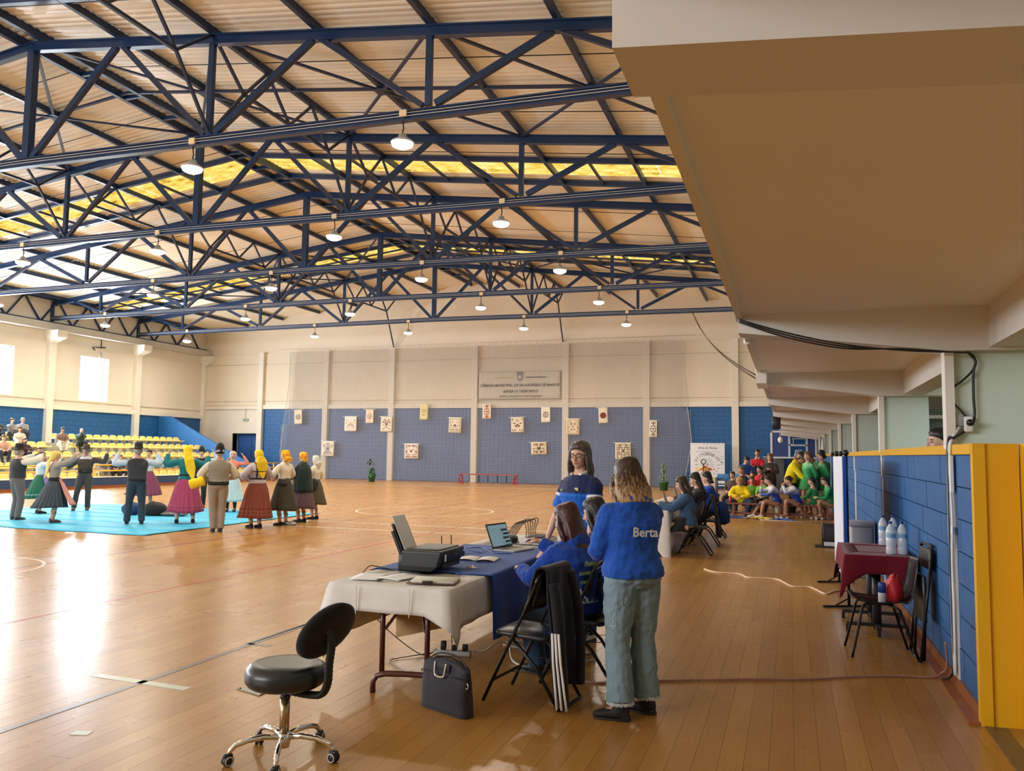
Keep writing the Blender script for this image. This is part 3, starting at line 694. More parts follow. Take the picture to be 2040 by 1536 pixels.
for k in range(26):
    a = R.uniform(0, 2*PI); r = R.uniform(.02, .42); MB().ell((r*math.cos(a), r*.5*math.sin(a), .26+R.uniform(0, .2)*(1-r)), (.06, .06, .05), 8, 5).build('blossom', mat('petal %d' % (k % 4), [(.8, .35, .04), (.7, .12, .05), (.85, .5, .35), (.75, .55, .08)][k % 4], .7), fb)
tp = thing('trophy', 'small dark round-topped trophy standing among the flowers', 'trophy', (-3.5, 35.92, .74))
MB().lathe([(.07, 0), (.07, .03), (.02, .06), (.02, .5), (.05, .55)], n=12).build('stem', M_DARKMET, tp); MB().tube([(.1*math.cos(a*PI/8), 0, .65+.1*math.sin(a*PI/8)) for a in range(16)], .025, 6, closed=True).build('ring', mat('trophy green', (.08, .14, .1), .4), tp)
def blue_chair(x, y, rz_, lab):
    c = thing('blue_chair', lab, 'chair', (x, y, 0), rz_, 'blue armchairs by the event board'); mb_ = mat('sky blue chair', (.06, .22, .50), .5)
    MB().rbox((0, 0, .42), (.5, .46, .05), .03).build('seat', mb_, c); MB().rbox((0, .22, .72), (.5, .04, .30), .015).build('backrest', mb_, c)
    for a in (-.26, .26):
        for b in (-.22, .22): MB().tube([(a, b, 0), (a, b, .68)], .02, 6).build('leg', mb_, c)
        MB().rbox((a, 0, .69), (.05, .48, .03), .01).build('armrest', mb_, c)
blue_chair(-2.75, 36.9, PI, 'light blue armchair beside the trophy table, left one'); blue_chair(-2.0, 37.3, PI, 'light blue armchair nearer the wall post, right one')
# basketball frame on the end wall
bb = thing('basketball_backstop', 'folded basketball backstop, white frame with blue panels at the far right', 'backstop', (.35, 41.6, 0)); M_BF = mat('white backstop tube', (.62, .63, .68), .5)
for lo, hi in (((-1.24, 0, 1.58), (-1.14, .06, 2.86)), ((1.14, 0, 1.58), (1.24, .06, 2.80)), ((-1.24, 0, 1.56), (1.24, .06, 1.64)), ((-1.24, 0, 2.80), (1.24, .06, 2.88)), ((-.42, -.02, 1.6), (-.33, .05, 2.85)), ((.37, -.02, 1.6), (.46, .05, 2.85)), ((-.4, -.02, 2.16), (.44, .05, 2.23))):
    MB().b2(lo, hi).build('frame_tube', M_BF, bb)
for lo, hi in (((-1.16, .02, 1.62), (-.4, .04, 2.82)), ((.44, .02, 1.62), (1.16, .04, 2.82))): MB().b2(lo, hi).build('panel', mat('navy panel', (.02, .05, .20), .5), bb)
MB().b2((-.24, -.05, 2.49), (.36, -.03, 2.52)).b2((-.2, -.05, 2.2), (-.18, -.03, 2.5)).build('target_mark', M_WHITE, bb)
MB().tube([(.04+.23*math.cos(a*PI/10), -.42+.23*math.sin(a*PI/10), 1.62) for a in range(20)], .012, 6, closed=True).box((.04, -.12, 1.62), (.3, .16, .12)).build('rim', mat('rim red', (.5, .03, .03), .5), bb)
m_ = MB()
for k in range(12):
    a = 2*PI*k/12; m_.tube([(.04+.22*math.cos(a), -.42+.22*math.sin(a), 1.63), (.04+.13*math.cos(a+.5), -.42+.13*math.sin(a+.5), 1.98)], .008, 4); m_.tube([(.04+.22*math.cos(a), -.42+.22*math.sin(a), 1.63), (.04+.13*math.cos(a-.5), -.42+.13*math.sin(a-.5), 1.98)], .008, 4)
m_.build('hoop_net', mat('net white', (.7, .7, .66), .9), bb)
for s in (-1.2, 1.2): MB().bar((s, .03, 0), (s, .03, 1.6), .07).build('upright', mat('navy panel'), bb)
d2 = struct(MB().b2((.05, YF-.06, 0), (1.12, YF-.01, 1.62)).build('door_2', mat('red-brown door', (.16, .045, .025), .5)))
gp = thing('gym_mattress', 'grey crash mat leaning on the far wall behind the woman in dark glasses', 'mat', (-.75, 42.6, 0)); MB().rbox((0, 0, .8), (1.0, .25, 1.6), .05).build('foam', mat('grey vinyl', (.12, .12, .13), .5), gp); MB().rbox((0, -.02, 1.62), (1.02, .24, .04), .01).build('trim', M_BF, gp)
fg = thing('flag', 'furled white flag standing in the far right corner', 'flag', (.98, 27.5, 0))
MB().tube([(0, 0, 0), (.02, 0, 2.25)], .012, 6).build('pole', M_HOUS, fg)
MB().lathe([(.03, 2.22), (.045, 2.0), (.08, 1.6), (.11, 1.2), (.07, 1.0)], n=9).build('cloth', mat('flag white', (.62, .64, .75), .8), fg)
# projector-like speaker on the gallery edge, rope pair
sp_ = thing('wall_speaker', 'black loudspeaker hung under the gallery edge, far right', 'speaker', (-.34, 23.5, 2.56))
MB().rbox((0, 0, .0), (.22, .4, .34), .03).build('cabinet', M_BLACK, sp_); MB().box((0, 0, .20), (.05, .05, .10)).build('bracket', M_WHITE, sp_)
cam_ = thing('ceiling_camera', 'small white camera under the gallery edge below the black speaker', 'camera', (-.25, 24.6, 2.12)); MB().ell((0, 0, 0), (.07, .07, .09)).build('dome', M_WHITE, cam_); MB().tube([(0, 0, .05), (0, 0, .62)], .015, 6).build('mount', M_HOUS, cam_)
rp = thing('hanging_rope', 'pair of thin ropes slanting from the farthest truss down to the gallery', 'rope', (0, 0, 0))
for k, (b) in enumerate(((-.42, 12.0, 2.78), (-.42, 11.6, 2.70))): MB().tube(catenary((-4.1+.05*k, 37.2, 8.1), b, .35, 16), .012, 5).build('strand', mat('rope dark', (.10, .06, .04), .9), rp)
# ------------------------------------------------------------------ blue dance mat
m_ = MB(); A_, B_, C_, D_ = Vector((-19.5, 12.9, 0)), Vector((-11.55, 12.59, 0)), Vector((-11.70, 19.0, 0)), Vector((-19.4, 19.2, 0))
NB = 7
for k in range(NB):
    def sf(u, v, k=k):
        q = (k+v)/NB; a = A_.lerp(D_, q); b = B_.lerp(C_, q); p_ = a.lerp(b, u)
        wob = .03*math.sin(u*40+k*2)*((k == 0 and v == 0)); e_ = .02*math.sin(q*90) if u == 1 else 0
        return Vector((p_.x+e_, p_.y+wob, .006+.008*math.sin(PI*v)**.5+.004*noise.noise(Vector((u*14, q*22, 0)))))
    if k == 0: mt_ = thing('dance_mat', 'bright turquoise-blue cloth mat laid on the floor under the dancers', 'mat')
    solid(MB().grid(sf, 60, 6).build('strip', mat('turquoise cloth', (.035, .44, .70), .6, bump=.2, bscale=12, var=.06, vscale=2), mt_), .006, 1)
# clothes and bag heap on the mat
def heap(name, lab, cat, loc, pieces, m, rz_=0):
    t = thing(name, lab, cat, loc, rz_)
    for nm, c, r, rt_ in pieces:
        mb = MB(); n, q = 18, 10; vs = []
        rot = Matrix.Rotation(rt_, 3, 'Z')
        def f(u, v):
            a, b = u*2*PI, (v-.5)*PI; k = 1+.25*noise.noise(Vector((3*math.cos(a), 3*math.sin(a), v*4+c[0]*7)))
            p_ = Vector((r[0]*math.cos(a)*math.cos(b)*k, r[1]*math.sin(a)*math.cos(b)*k, r[2]*math.sin(b)*k)); p_ = rot @ p_+Vector(c); p_.z = max(p_.z, .004); return p_
        mb.grid(f, n, q); mb.build(nm, m, t)
    return t
M_BLKF = fabric('black cloth', (.018, .018, .022)); M_NAVF = fabric('navy cloth', (.02, .05, .16))
heap('jacket', 'black jacket dropped in a heap on the turquoise mat', 'jacket', (-14.75, 16.4, .02), [('bundle', (0, 0, .12), (.3, .25, .2), 0), ('sleeve', (.25, .1, .07), (.3, .1, .07), .3)], M_BLKF)
heap('cloth_bundle', 'navy blue bundle left of the black jacket on the mat', 'clothes', (-15.35, 16.3, .02), [('bundle', (0, 0, .13), (.24, .2, .17), 0)], M_NAVF)
t = thing('magazine', 'folded dark printed sheet lying right of the black jacket on the mat', 'magazine', (-14.2, 16.5, .03), .3); MB().rbox((0, 0, .08), (.55, .4, .03), .005, Matrix.Rotation(.25, 3, 'X')).build('pages', mat('print dark', (.10, .10, .10), .5, var=.8, vscale=20), t); MB().rbox((0, .02, .03), (.5, .36, .05), .005).build('stack', mat('print grey', (.3, .3, .3), .5, var=.5, vscale=16), t)
t = heap('shoe', 'pale slipper lying on the floor before the cape-wearing dancer', 'shoe', (-10.45, 15.75, 0), [('upper', (0, 0, .04), (.14, .06, .05), 0)], mat('pale leather', (.6, .6, .62), .5)); MB().rbox((0, 0, .008), (.27, .1, .014), .04).build('sole', M_BLACK, t)

# ------------------------------------------------------------------ near table with its cloths
M_BROWN = mat('brown enamel tube', (.085, .025, .018), .3)
T = thing('folding_table', 'long folding table under white and blue cloths, brown tubular legs', 'table', (-2.6, 5.1, 0)); TZ = .735
MB().rbox((0, 1.9, TZ-.02), (.86, 3.7, .03), .03).build('tabletop', mat('table board', (.55, .5, .42), .6), T)
for yy in (.14, 3.5):
    x0 = .0
    m_ = MB()
    for xx in (-.12, .22): MB().tube([(x0+xx+.02, yy, .13), (x0+xx+.02, yy, TZ-.04)], .019, 10).build('leg', M_BROWN, T)
    foot = [(-.12-.02, yy-.05, .0), (-.14, yy-.05, .07), (-.11, yy-.05, .115), (-.05, yy-.04, .13), (.1, yy, .13), (.3, yy+.02, .13), (.36, yy+.02, .12), (.40, yy+.02, .07), (.40, yy+.02, 0)]
    MB().tube(foot, .02, 10).build('foot_frame', M_BROWN, T)
    MB().bar((-.08, yy, .42), (.06, yy+.1, TZ-.09), .018).bar((.22, yy, .42), (.14, yy+.1, TZ-.09), .014).build('brace', M_BROWN, T)
    MB().box((.1, yy+.1, TZ-.07), (.2, .08, .05)).build('hinge_plate', M_DARKMET, T)
def drape(name, lab, cat, x0, x1, y0, y1, z, drop, m, root=None, th=.003, flare=.04, wave=.006, corner=.16, n=168, group=None):
    cx_, cyy = (x0+x1)/2, (y0+y1)/2; hx, hy = (x1-x0)/2, (y1-y0)/2; rings = []; per = 4*(hx+hy)
    def pt(t):       # rounded rectangle perimeter point and outward normal
        d = t*per
        for (ax, ay, bx, by) in ((-hx, -hy, hx, -hy), (hx, -hy, hx, hy), (hx, hy, -hx, hy), (-hx, hy, -hx, -hy)):
            L = abs(bx-ax)+abs(by-ay)
            if d <= L: k = d/L; x, y = ax+(bx-ax)*k, ay+(by-ay)*k; break
            d -= L
        cd_ = min(math.hypot(x-a, y-b) for a in (-hx, hx) for b in (-hy, hy))
        nx = (abs(abs(x)-hx) < 1e-4)*math.copysign(1, x); ny = (abs(abs(y)-hy) < 1e-4)*math.copysign(1, y)
        if cd_ < .14: k = 1-cd_/.14; q = Vector((x/hx*0+math.copysign(1, x), math.copysign(1, y))).normalized(); nn = Vector((nx, ny)).lerp(q, k)
        else: nn = Vector((nx, ny))
        return x, y, nn, cd_
    for j, (ins, lv) in enumerate([(.5, 0), (.12, 0), (.02, 0), (0, .0)]+[(0, k/6) for k in range(1, 7)]):
        rg = []
        for i in range(n):
            x, y, nn, cd_ = pt(i/n); dr = drop(x+cx_, y+cyy, nn)*(1+(corner/.3)*max(0, 1-cd_/.2)**1.5)
            f = 0
            if lv: f = flare*lv*.35+flare*1.6*lv*max(0, 1-cd_/.16)+wave*lv*math.sin(i*per/n*16+.8*math.sin(i*.31))
            s_ = 1-ins
            rg.append(Vector((cx_+x*s_+nn.x*(f+(.006 if lv else 0)), cyy+y*s_+nn.y*(f+(.006 if lv else 0)), z+.0015*math.sin(x*23)*math.sin(y*17)*(1 if not lv else 0)-dr*lv-(.004 if ins == 0 and not lv else 0))))
        rings.append(rg)
    mb = MB().loft(rings, cap=False); mb.add(rings[0], [tuple(range(n))], False)
    o = mb.build('cloth' if root else name, m, root); solid(o, th, 1)
    if not root: tag(o, lab, cat, group)
    return o
M_LINEN = fabric('white linen', (.72, .71, .68))
M_LINEN.node_tree.nodes['Principled BSDF'].inputs['Sheen Weight'].default_value = 0
def dr1(x, y, nn):
    if nn.y < -.5: return .18
    if nn.x < -.5: return .40
    return .27
tc_ = drape('tablecloth', 'white linen tablecloth with pressed folds draped over the near table', 'tablecloth', -3.05, -2.14, 5.1, 8.9, TZ+.006, dr1, M_LINEN)
m_ = MB()    # pressed fold creases across the front flap
for xx in (-2.82, -2.42): m_.box((xx, 5.068, .64), (.004, .006, .19))
m_.build('crease', M_LINEN, tc_)
def runner(u, v):
    s = u*(.30+.96+.46); y = 5.76+v*1.85; e = .012*math.sin(v*26)*1
    if s < .30: return Vector((-3.066-.02-e*(1-s/.3), y, TZ+.012-(.30-s)))
    if s < 1.26: return Vector((-3.058+(s-.30), y, TZ+.0135))
    t_ = s-1.26; return Vector((-2.085+.03*t_+.018*math.sin(v*22)*t_/.45, y, TZ+.012-t_))
solid(tag(MB().grid(runner, 60, 50).build('table_runner', fabric('royal blue cloth', (.012, .07, .34))), 'royal blue cloth laid across the white tablecloth, hanging at the side', 'cloth'), .003, 1)
# printer ----------------------------------------------------------
TZ += .012
PR = thing('printer', 'black inkjet printer with paper standing in its rear tray, on the near table', 'printer', (-2.61, 5.87, TZ+.005), 0)
M_PR = mat('charcoal plastic', (.028, .034, .034), .42, bump=.1, bscale=300)
m_ = MB(); lo, hi = .012, .155
m_.loft([[Vector((-.15, -.22, lo)), Vector((.08, -.22, lo)), Vector((.08, .22, lo)), Vector((-.15, .22, lo))], [Vector((-.155, -.232, .05)), Vector((.13, -.232, .05)), Vector((.13, .232, .05)), Vector((-.155, .232, .05))], [Vector((-.155, -.235, hi)), Vector((.165, -.235, hi)), Vector((.165, .235, hi)), Vector((-.155, .235, hi))], [Vector((-.145, -.225, hi+.01)), Vector((.155, -.225, hi+.01)), Vector((.155, .225, hi+.01)), Vector((-.145, .225, hi+.01))]], smooth=False)
b_ = m_.build('body', M_PR, PR); bv = b_.modifiers.new('bevel', 'BEVEL'); bv.width = .006; bv.segments = 2
MB().rbox((.0, 0, hi+.014), (.27, .40, .008), .02).build('scanner_lid', M_PR, PR)
MB().box((.168, -.15, .11), (.004, .028, .05)).build('button_strip', M_PAPER, PR)
MB().box((.150, .0, .05), (.02, .30, .03)).build('output_slot', M_BLACK, PR)
text('Canon', .018, mat('grey print', (.3, .3, .3), .5), PR, (.1685, .06, .12), (PI/2, 0, PI/2))
MB().rbox((-.175, -.02, .07), (.05, .36, .12), .01).build('paper_feed', M_PR, PR)
rt_ = Matrix.Rotation(-.42, 3, 'Y')
MB().box((-.235, -.02, .235), (.012, .26, .24), rt_).build('paper_tray', M_BLACK, PR)
for s in (-.15, .12): MB().box((-.235, s, .20), (.02, .02, .20), rt_).build('paper_guide', M_BLACK, PR)
MB().box((-.228, -.03, .265), (.003, .21, .30), rt_).build('paper', M_PAPER, PR)
# laptop -------------------------------------------------------------
LP = thing('laptop', 'open silver laptop with a grey-blue screen on the blue cloth', 'laptop', (-2.44, 7.32, TZ+.004), math.radians(-14))
MB().rbox((0, 0, .009), (.24, .34, .016), .012).build('base', mat('silver plastic', (.42, .42, .38), .4), LP)
m_ = MB()
for a in range(11):
    for b in range(5): m_.box((-.085+b*.022, -.14+a*.028, .0185), (.017, .023, .003))
m_.build('keyboard', mat('key grey', (.20, .20, .19), .5), LP)
rt_ = Matrix.Rotation(-.38, 3, 'Y')
LD = MB().box((-.165, 0, .125), (.008, .34, .235), rt_).build('lid', M_BLACK, LP)
MB().box((-.160, 0, .128), (.002, .315, .20), rt_).build('screen', mat('screen glow', (.1, .15, .17), .3, emit=(.20, .33, .38), estr=.8), LP)
m_ = MB()
for k in range(5): m_.box((-.175+.015*k+.0135, .07+.012*(k % 2), .175-.035*k), (.002, .10-.015*(k % 2), .02), rt_)
m_.build('screen_window', mat('screen dark', (.03, .05, .06), .4), LP)
MX = thing('audio_mixer', 'small white audio mixer with black knobs and patch cables', 'mixer', (-2.40, 7.98, TZ), math.radians(-8))
MB().rbox((0, 0, .035), (.26, .36, .06), .01).build('case', mat('mixer white', (.60, .60, .56), .5), MX); MB().rbox((.01, .02, .068), (.20, .30, .008), .005).build('panel', M_BLACK, MX)
m_ = MB()
for a in range(5):
    for b in range(7): m_.lathe([(.009, .07), (.007, .088)], (-.06+a*.03, -.1+b*.037, 0), 7)
m_.build('knob', mat('knob grey', (.2, .2, .2), .4), MX)
for k in range(6):
    y = -.12+k*.045; MB().tube(bez([(-.08, y, .07), (-.08, y, .15), (-.10+.01*k, y-.02, .22+.012*(k % 3)), (-.16, y-.10, .20), (-.22, y-.22, .06), (-.24, y-.3, .01)]), .0045, 6).build('cable', M_BLACK, MX)
mo = thing('computer_mouse', 'black computer mouse beside the mixer, near the woman’s hand', 'mouse', (-2.22, 7.62, TZ), .4); MB().ell((0, 0, .012), (.055, .033, .022)).build('shell', M_BLACK, mo); MB().box((-.03, 0, .033), (.02, .004, .004)).build('wheel', M_HOUS, mo)
hp = thing('hard_case', 'flat black zip case lying behind the laptop', 'case', (-2.72, 8.0, TZ), .3); MB().rbox((0, 0, .03), (.18, .26, .055), .03).build('body', M_BLKF, hp); MB().tube([(-.09, .0, .03), (-.09, -.13, .03), (.09, -.13, .03), (.09, .13, .03)], .004, 5).build('zip', M_DARKMET, hp)
RO = thing('wifi_router', 'black router with two thin upright antennas behind the printer', 'router', (-2.82, 6.72, TZ), -.2); MB().rbox((0, 0, .025), (.16, .24, .035), .02).build('case', M_PR, RO)
for s in (-.05, .10): MB().tube([(-.06, s, .03), (-.068, s, .17)], .0055, 6).build('antenna', M_BLACK, RO)
nbk = thing('notebook', 'open notebook with dark cover beside the printer', 'notebook', (-2.5, 6.55, TZ), math.radians(8)); MB().rbox((0, 0, .005), (.34, .25, .006), .01).build('cover', M_NAVF, nbk)
for s in (-1, 1): MB().grid(lambda u, v, s=s: Vector((s*(.005+.155*u), -.115+.23*v, .010+.012*math.sin(PI*u)**.7)), 10, 2).build('page', M_PAPER, nbk)
def paper(name, lab, x, y, rz_, wd=.21, h=.297, z=0, m=M_PAPER, curl=.0):
    o = solid(MB().grid(lambda u, v: Vector(((u-.5)*wd, (v-.5)*h, .0015+curl*(u-.5)**2)), 6, 6).build(name, m), .0008, 1); o.location = (x, y, TZ+z+.001); o.rotation_euler = (0, 0, rz_); return tag(o, lab, 'paper')
paper('paper_sheet', 'white sheet lying crosswise on the blue cloth before the laptop', -2.31, 6.93, PI/2-.05, .21, .30)
p2 = paper('paper_sheet', 'white form with a blue pen on it, beside the notebook', -2.34, 6.42, PI/2+.1, .21, .30, 0)
paper('paper_sheet', 'printed sheet flat on the front left of the white tablecloth', -2.88, 5.36, .2, .21, .30); paper('paper_sheet', 'printed sheet on the white cloth, beneath the printer edge', -2.66, 5.44, -.3, .21, .30, .002)
def pen(lab, x, y, rz_, z=0):
    o = thing('pen', lab, 'pen', (x, y, TZ+z+.008), rz_); MB().tube([(-.06, 0, 0), (.055, 0, 0)], .0045, 8).build('barrel', mat('pen blue', (.01, .03, .25), .3), o); MB().tube([(-.075, 0, 0), (-.03, 0, 0)], .0058, 8).build('cap', mat('pen blue'), o)
pen('blue pen lying on the form beside the notebook', -2.38, 6.40, .5, .003); pen('short blue pen on the white cloth near its right corner', -2.27, 5.70, .3)
ck = thing('clipboard', 'brown clipboard with papers and black clip at the front right of the table', 'clipboard', (-2.36, 5.33, TZ+.002), math.radians(12)); MB().rbox((0, 0, .004), (.34, .25, .006), .01).build('board', mat('hardboard', (.16, .08, .04), .6), ck); MB().rbox((.01, .01, .010), (.30, .23, .006), .002).rbox((-.0, .02, .015), (.30, .21, .004), .002).build('paper_stack', mat('cream paper', (.68, .70, .62), .8), ck); MB().rbox((-.02, -.12, .016), (.07, .03, .016), .004).build('clip', M_BLACK, ck)
sc = thing('scissors', 'small black-handled scissors near the front edge of the white cloth', 'scissors', (-2.68, 5.24, TZ+.005), .2)
for s in (-1, 1):
    MB().tube([(-.05+.018*math.cos(a*PI/6), s*.02+.014*math.sin(a*PI/6), 0) for a in range(12)], .004, 6, closed=True).build('handle', M_BLACK, sc); MB().bar((-.03, s*.012, 0), (.09, -s*.006, 0), .008, .002).build('blade', M_CHROME, sc)
ky = thing('key_bunch', 'bunch of brass keys lying in front of the printer', 'keys', (-2.36, 6.03, TZ+.004), .3)
for k in range(6): a = k*1.05; MB().bar((.01*math.cos(a), .01*math.sin(a), .004*k), (.05*math.cos(a), .05*math.sin(a), .004*k+.006), .018, .003).build('key', mat('brass', (.35, .26, .08), .35, metal=.8), ky)
MB().tube([(.016*math.cos(a*PI/6), .016*math.sin(a*PI/6), .02) for a in range(12)], .0025, 5, closed=True).build('ring', M_CHROME, ky)
for k, (pts, nm, col) in enumerate([([(-2.76, 5.64, TZ+.005), (-2.86, 5.7, TZ+.01), (-2.98, 5.72, TZ+.02), (-3.06, 5.66, TZ+.02), (-3.12, 5.64, .6), (-3.05, 5.9, .3), (-2.85, 6.2, .02), (-2.75, 6.3, .05)], 'black power lead looping off the table’s left edge', 0), ([(-2.7, 7.1, TZ+.01), (-2.62, 6.95, TZ+.01), (-2.8, 7.0, TZ+.03), (-2.75, 7.25, TZ+.02), (-2.6, 7.1, TZ+.012), (-2.5, 6.98, TZ+.01), (-2.36, 7.02, TZ+.01)], 'dark blue lead curling beside the laptop', 1), ([(-2.75, 7.6, TZ+.01), (-2.62, 7.5, TZ+.03), (-2.7, 7.75, TZ+.02), (-2.5, 7.7, TZ+.012), (-2.4, 7.78, TZ+.01)], 'thin black lead behind the laptop', 0)]):
    tag(MB().tube(bez(pts, 8), .004, 6).build('power_cable', [M_BLACK, mat('blue lead', (.01, .05, .25), .4)][col]), nm, 'cable')
# under the table: hanging board, power strip, floor cables
bd = thing('plywood_board', 'stained plywood sheet standing on edge under the near table', 'board', (-2.62, 5.95, -.03)); 
MB().loft([[Vector((-.38, .1, .20)), Vector((-.37, .12, .20)), Vector((-.37, .12, .70)), Vector((-.38, .1, .70))], [Vector((.10, -.02, .34)), Vector((.11, .0, .34)), Vector((.11, .0, .70)), Vector((.10, -.02, .70))]], smooth=False).build('sheet', mat('stained ply', (.36, .22, .08), .6, var=.4, vscale=5), bd)
MB().bar((-.2, .05, .7), (-.2, .05, .722), .03).build('hanging_cleat', M_BLACK, bd)
ps2 = thing('power_strip', 'pale grey power strip with black plugs on the floor under the table', 'power strip', (-2.62, 6.33, 0), math.radians(100)); MB().rbox((0, 0, .022), (.06, .30, .04), .01).build('body', mat('pale grey', (.45, .44, .40), .5), ps2)
for k, h in enumerate((.05, .04, .07)): MB().rbox((0, -.1+.09*k, .045+h/2), (.04, .045, h), .008).build('plug', M_BLACK, ps2)
cabs = [([(-2.47, 6.40, .03), (-2.38, 6.44, .04), (-2.30, 6.50, .10), (-2.2, 6.5, .10), (-2.10, 6.3, .02), (-1.95, 6.2, .01), (-1.75, 6.3, .01), (-1.5, 6.6, .01)], .009, (.62, .58, .48), 'thick white flex rising from the power strip'),
        ([(-2.78, 6.28, .02), (-2.95, 6.1, .01), (-3.0, 5.95, .01), (-2.8, 5.75, .01), (-2.7, 5.6, .01)], .004, (.08, .03, .02), 'thin brown lead on the floor under the table'),
        ([(-2.3, 7.0, .01), (-2.1, 6.9, .02), (-1.95, 7.1, .01), (-2.2, 7.3, .02), (-2.4, 7.1, .01), (-2.2, 6.8, .02), (-1.9, 6.7, .01), (-1.7, 6.9, .01)], .007, (.10, .02, .015), 'coil of dark red cable on the floor behind the table leg'),
        ([(-2.35, 6.8, .01), (-2.15, 6.75, .01), (-1.9, 6.85, .01), (-1.6, 6.8, .01)], .008, (.65, .60, .50), 'straight white cable beside the coil of red cable'),
        ([(-2.62, 6.3, .1), (-2.6, 6.25, .3), (-2.55, 6.2, .5), (-2.62, 6.15, .68)], .004, (.03, .03, .03), 'black lead climbing from the strip to the tabletop'),
        ([(-.70, 6.28, .010), (-.3, 6.45, .010), (.1, 6.62, .010), (.5, 6.86, .010), (.8, 6.98, .010), (1.0, 7.02, .010), (1.07, 7.1, .03), (1.09, 7.0, .10), (1.07, 6.9, .3)], .008, (.42, .22, .16), 'pinkish taped cable crossing the floor to the blue wall'),
        ([(-1.2, 12.35, .008), (-1.02, 12.1, .008), (-.7, 12.05, .008), (-.55, 11.75, .008), (-.2, 11.75, .008), (0, 11.2, .008), (.22, 11.2, .008), (.38, 10.75, .008), (.5, 11.0, .008), (.7, 11.2, .008)], .011, (.85, .62, .42), 'pale orange cable winding across the floor beyond the judges'),
        ([(-2.0, 7.0, .008), (-1.5, 6.0, .008), (-1.1, 6.1, .008), (-.7, 6.28, .010)], .008, (.42, .22, .16), 'pinkish cable on the floor behind the woman’s jeans')]
for pts, r_, col, lab in cabs: tag(MB().tube(bez(pts, 8), r_, 6).build('floor_cable', mat('cable %.2f %.2f' % col[:2], col, .5)), lab, 'cable')

# laptop bag -----------------------------------------------------------
BG = thing('laptop_bag', 'dark grey laptop bag with silver handle standing on the floor before the table', 'bag', (-2.10, 4.99, 0), math.radians(-24))
M_BAG = fabric('charcoal nylon', (.032, .032, .044), .5)
rings = []
for j in range(13):
    v = j/12; z = .315*v; wd = .215-.012*v; dp = .055*(1-.45*v)+.008*math.sin(PI*v); lean = -.01*v
    rg = []
    for i in range(40):
        a = 2*PI*i/40; cx_, sx_ = math.cos(a), math.sin(a); q = .28
        x = wd*math.copysign(abs(cx_)**q, cx_); y = dp*math.copysign(abs(sx_)**.6, sx_)
        top = .05*(1-(x/wd)**2)*v**3-.03*v*v
        y += .006*noise.noise(Vector((x*14, z*10, 3)))
        rg.append(Vector((x, y+lean, z+top+.002)))
    rings.append(rg)
b_ = MB().loft(rings).build('body', M_BAG, BG)
MB().tube([(-.192, -.052, .225), (-.19, -.05, .24), (0, -.052, .235), (.19, -.05, .24)], .004, 6).build('pocket_seam', M_BLACK, BG)
MB().rbox((0, -.055, .285), (.15, .012, .06), .01).build('handle_patch', M_BAG, BG)
MB().tube(bez([(-.05, -.062, .315), (-.048, -.070, .27), (-.038, -.074, .235), (0, -.076, .228), (.038, -.074, .235), (.048, -.070, .27), (.05, -.062, .315)], 5), .006, 8).build('handle', mat('silver handle', (.65, .63, .58), .3, metal=.7), BG)
MB().tube([(.208+.012*math.cos(a*PI/4), -.03, .20+.018*math.sin(a*PI/4)) for a in range(8)], .003, 5, closed=True).build('d_ring', M_CHROME, BG)
MB().tube(bez([(-.18, .0, .30), (-.08, .01, .35), (.08, .01, .35), (.185, 0, .295)]), .005, 6).build('zip', M_BLACK, BG)
# stool --------------------------------------------------------------------
SX, SY = -2.60, 3.93
ST = thing('swivel_stool', 'black round swivel stool with oval backrest on a chrome five-star base', 'stool', (SX, SY, 0), 0)
M_VIN = mat('black vinyl', (.018, .022, .024), .33, bump=.05, bscale=120)
MB().lathe([(.02, .505), (.12, .508), (.18, .503), (.207, .485), (.217, .455), (.215, .415), (.20, .395), (.185, .385), (.02, .385)], (.0, 0, 0), 44).build('seat', M_VIN, ST)
MB().box((0, 0, .375), (.2, .16, .025)).lathe([(.03, .36), (.03, .39)], (.08, -.03, 0), 12).build('seat_plate', M_BLACK, ST)
MB().lathe([(.016, .30), (.016, .38)], n=14).build('piston', M_CHROME, ST); MB().lathe([(.026, .135), (.026, .325), (.024, .325)], n=18).build('column', mat('brushed gold steel', (.48, .36, .20), .25, metal=.9), ST); MB().lathe([(.028, .315), (.028, .335)], n=18).build('collar', M_BLACK, ST)
MB().lathe([(.03, .06), (.036, .09), (.036, .13), (.028, .14)], n=18).build('hub', M_CHROME, ST)
for k in range(5):
    a = math.radians(8+72*k); c_, s_ = math.cos(a), math.sin(a)
    MB().tube([(c_*r_, s_*r_, z) for r_, z in ((.02, .115), (.10, .125), (.19, .118), (.25, .10), (.275, .075), (.285, .055))], [.016, .016, .015, .014, .012, .010], 10).build('leg', M_CHROME, ST)
    ca = Matrix.Rotation(a+.6*(k % 2)-.3, 3, 'Z'); ctr = Vector((c_*.285, s_*.285, 0))
    cs = MB(); cs.lathe([(.026, -.022), (.029, -.016), (.029, -.006), (.026, -.003)], ctr+Vector((0, 0, .029)), 18, rot=ca @ Matrix.Rotation(PI/2, 3, 'X')); cs.lathe([(.026, .003), (.029, .006), (.029, .016), (.026, .022)], ctr+Vector((0, 0, .029)), 18, rot=ca @ Matrix.Rotation(PI/2, 3, 'X'))
    cst = cs.build('caster', M_BLACK, ST)
    w_ = MB()
    for s in (-1, 1): w_.tube([ctr+ca @ Vector((.021*math.cos(q*PI/8), s*.0225, .021*math.sin(q*PI/8)))+Vector((0, 0, .029)) for q in range(16)], .0028, 5, closed=True)
    w_.build('wheel_ring', M_PAPER, cst); MB().rbox(ctr+Vector((0, 0, .052)), (.05, .03, .024), .008, ca).build('fork', M_BLACK, cst)
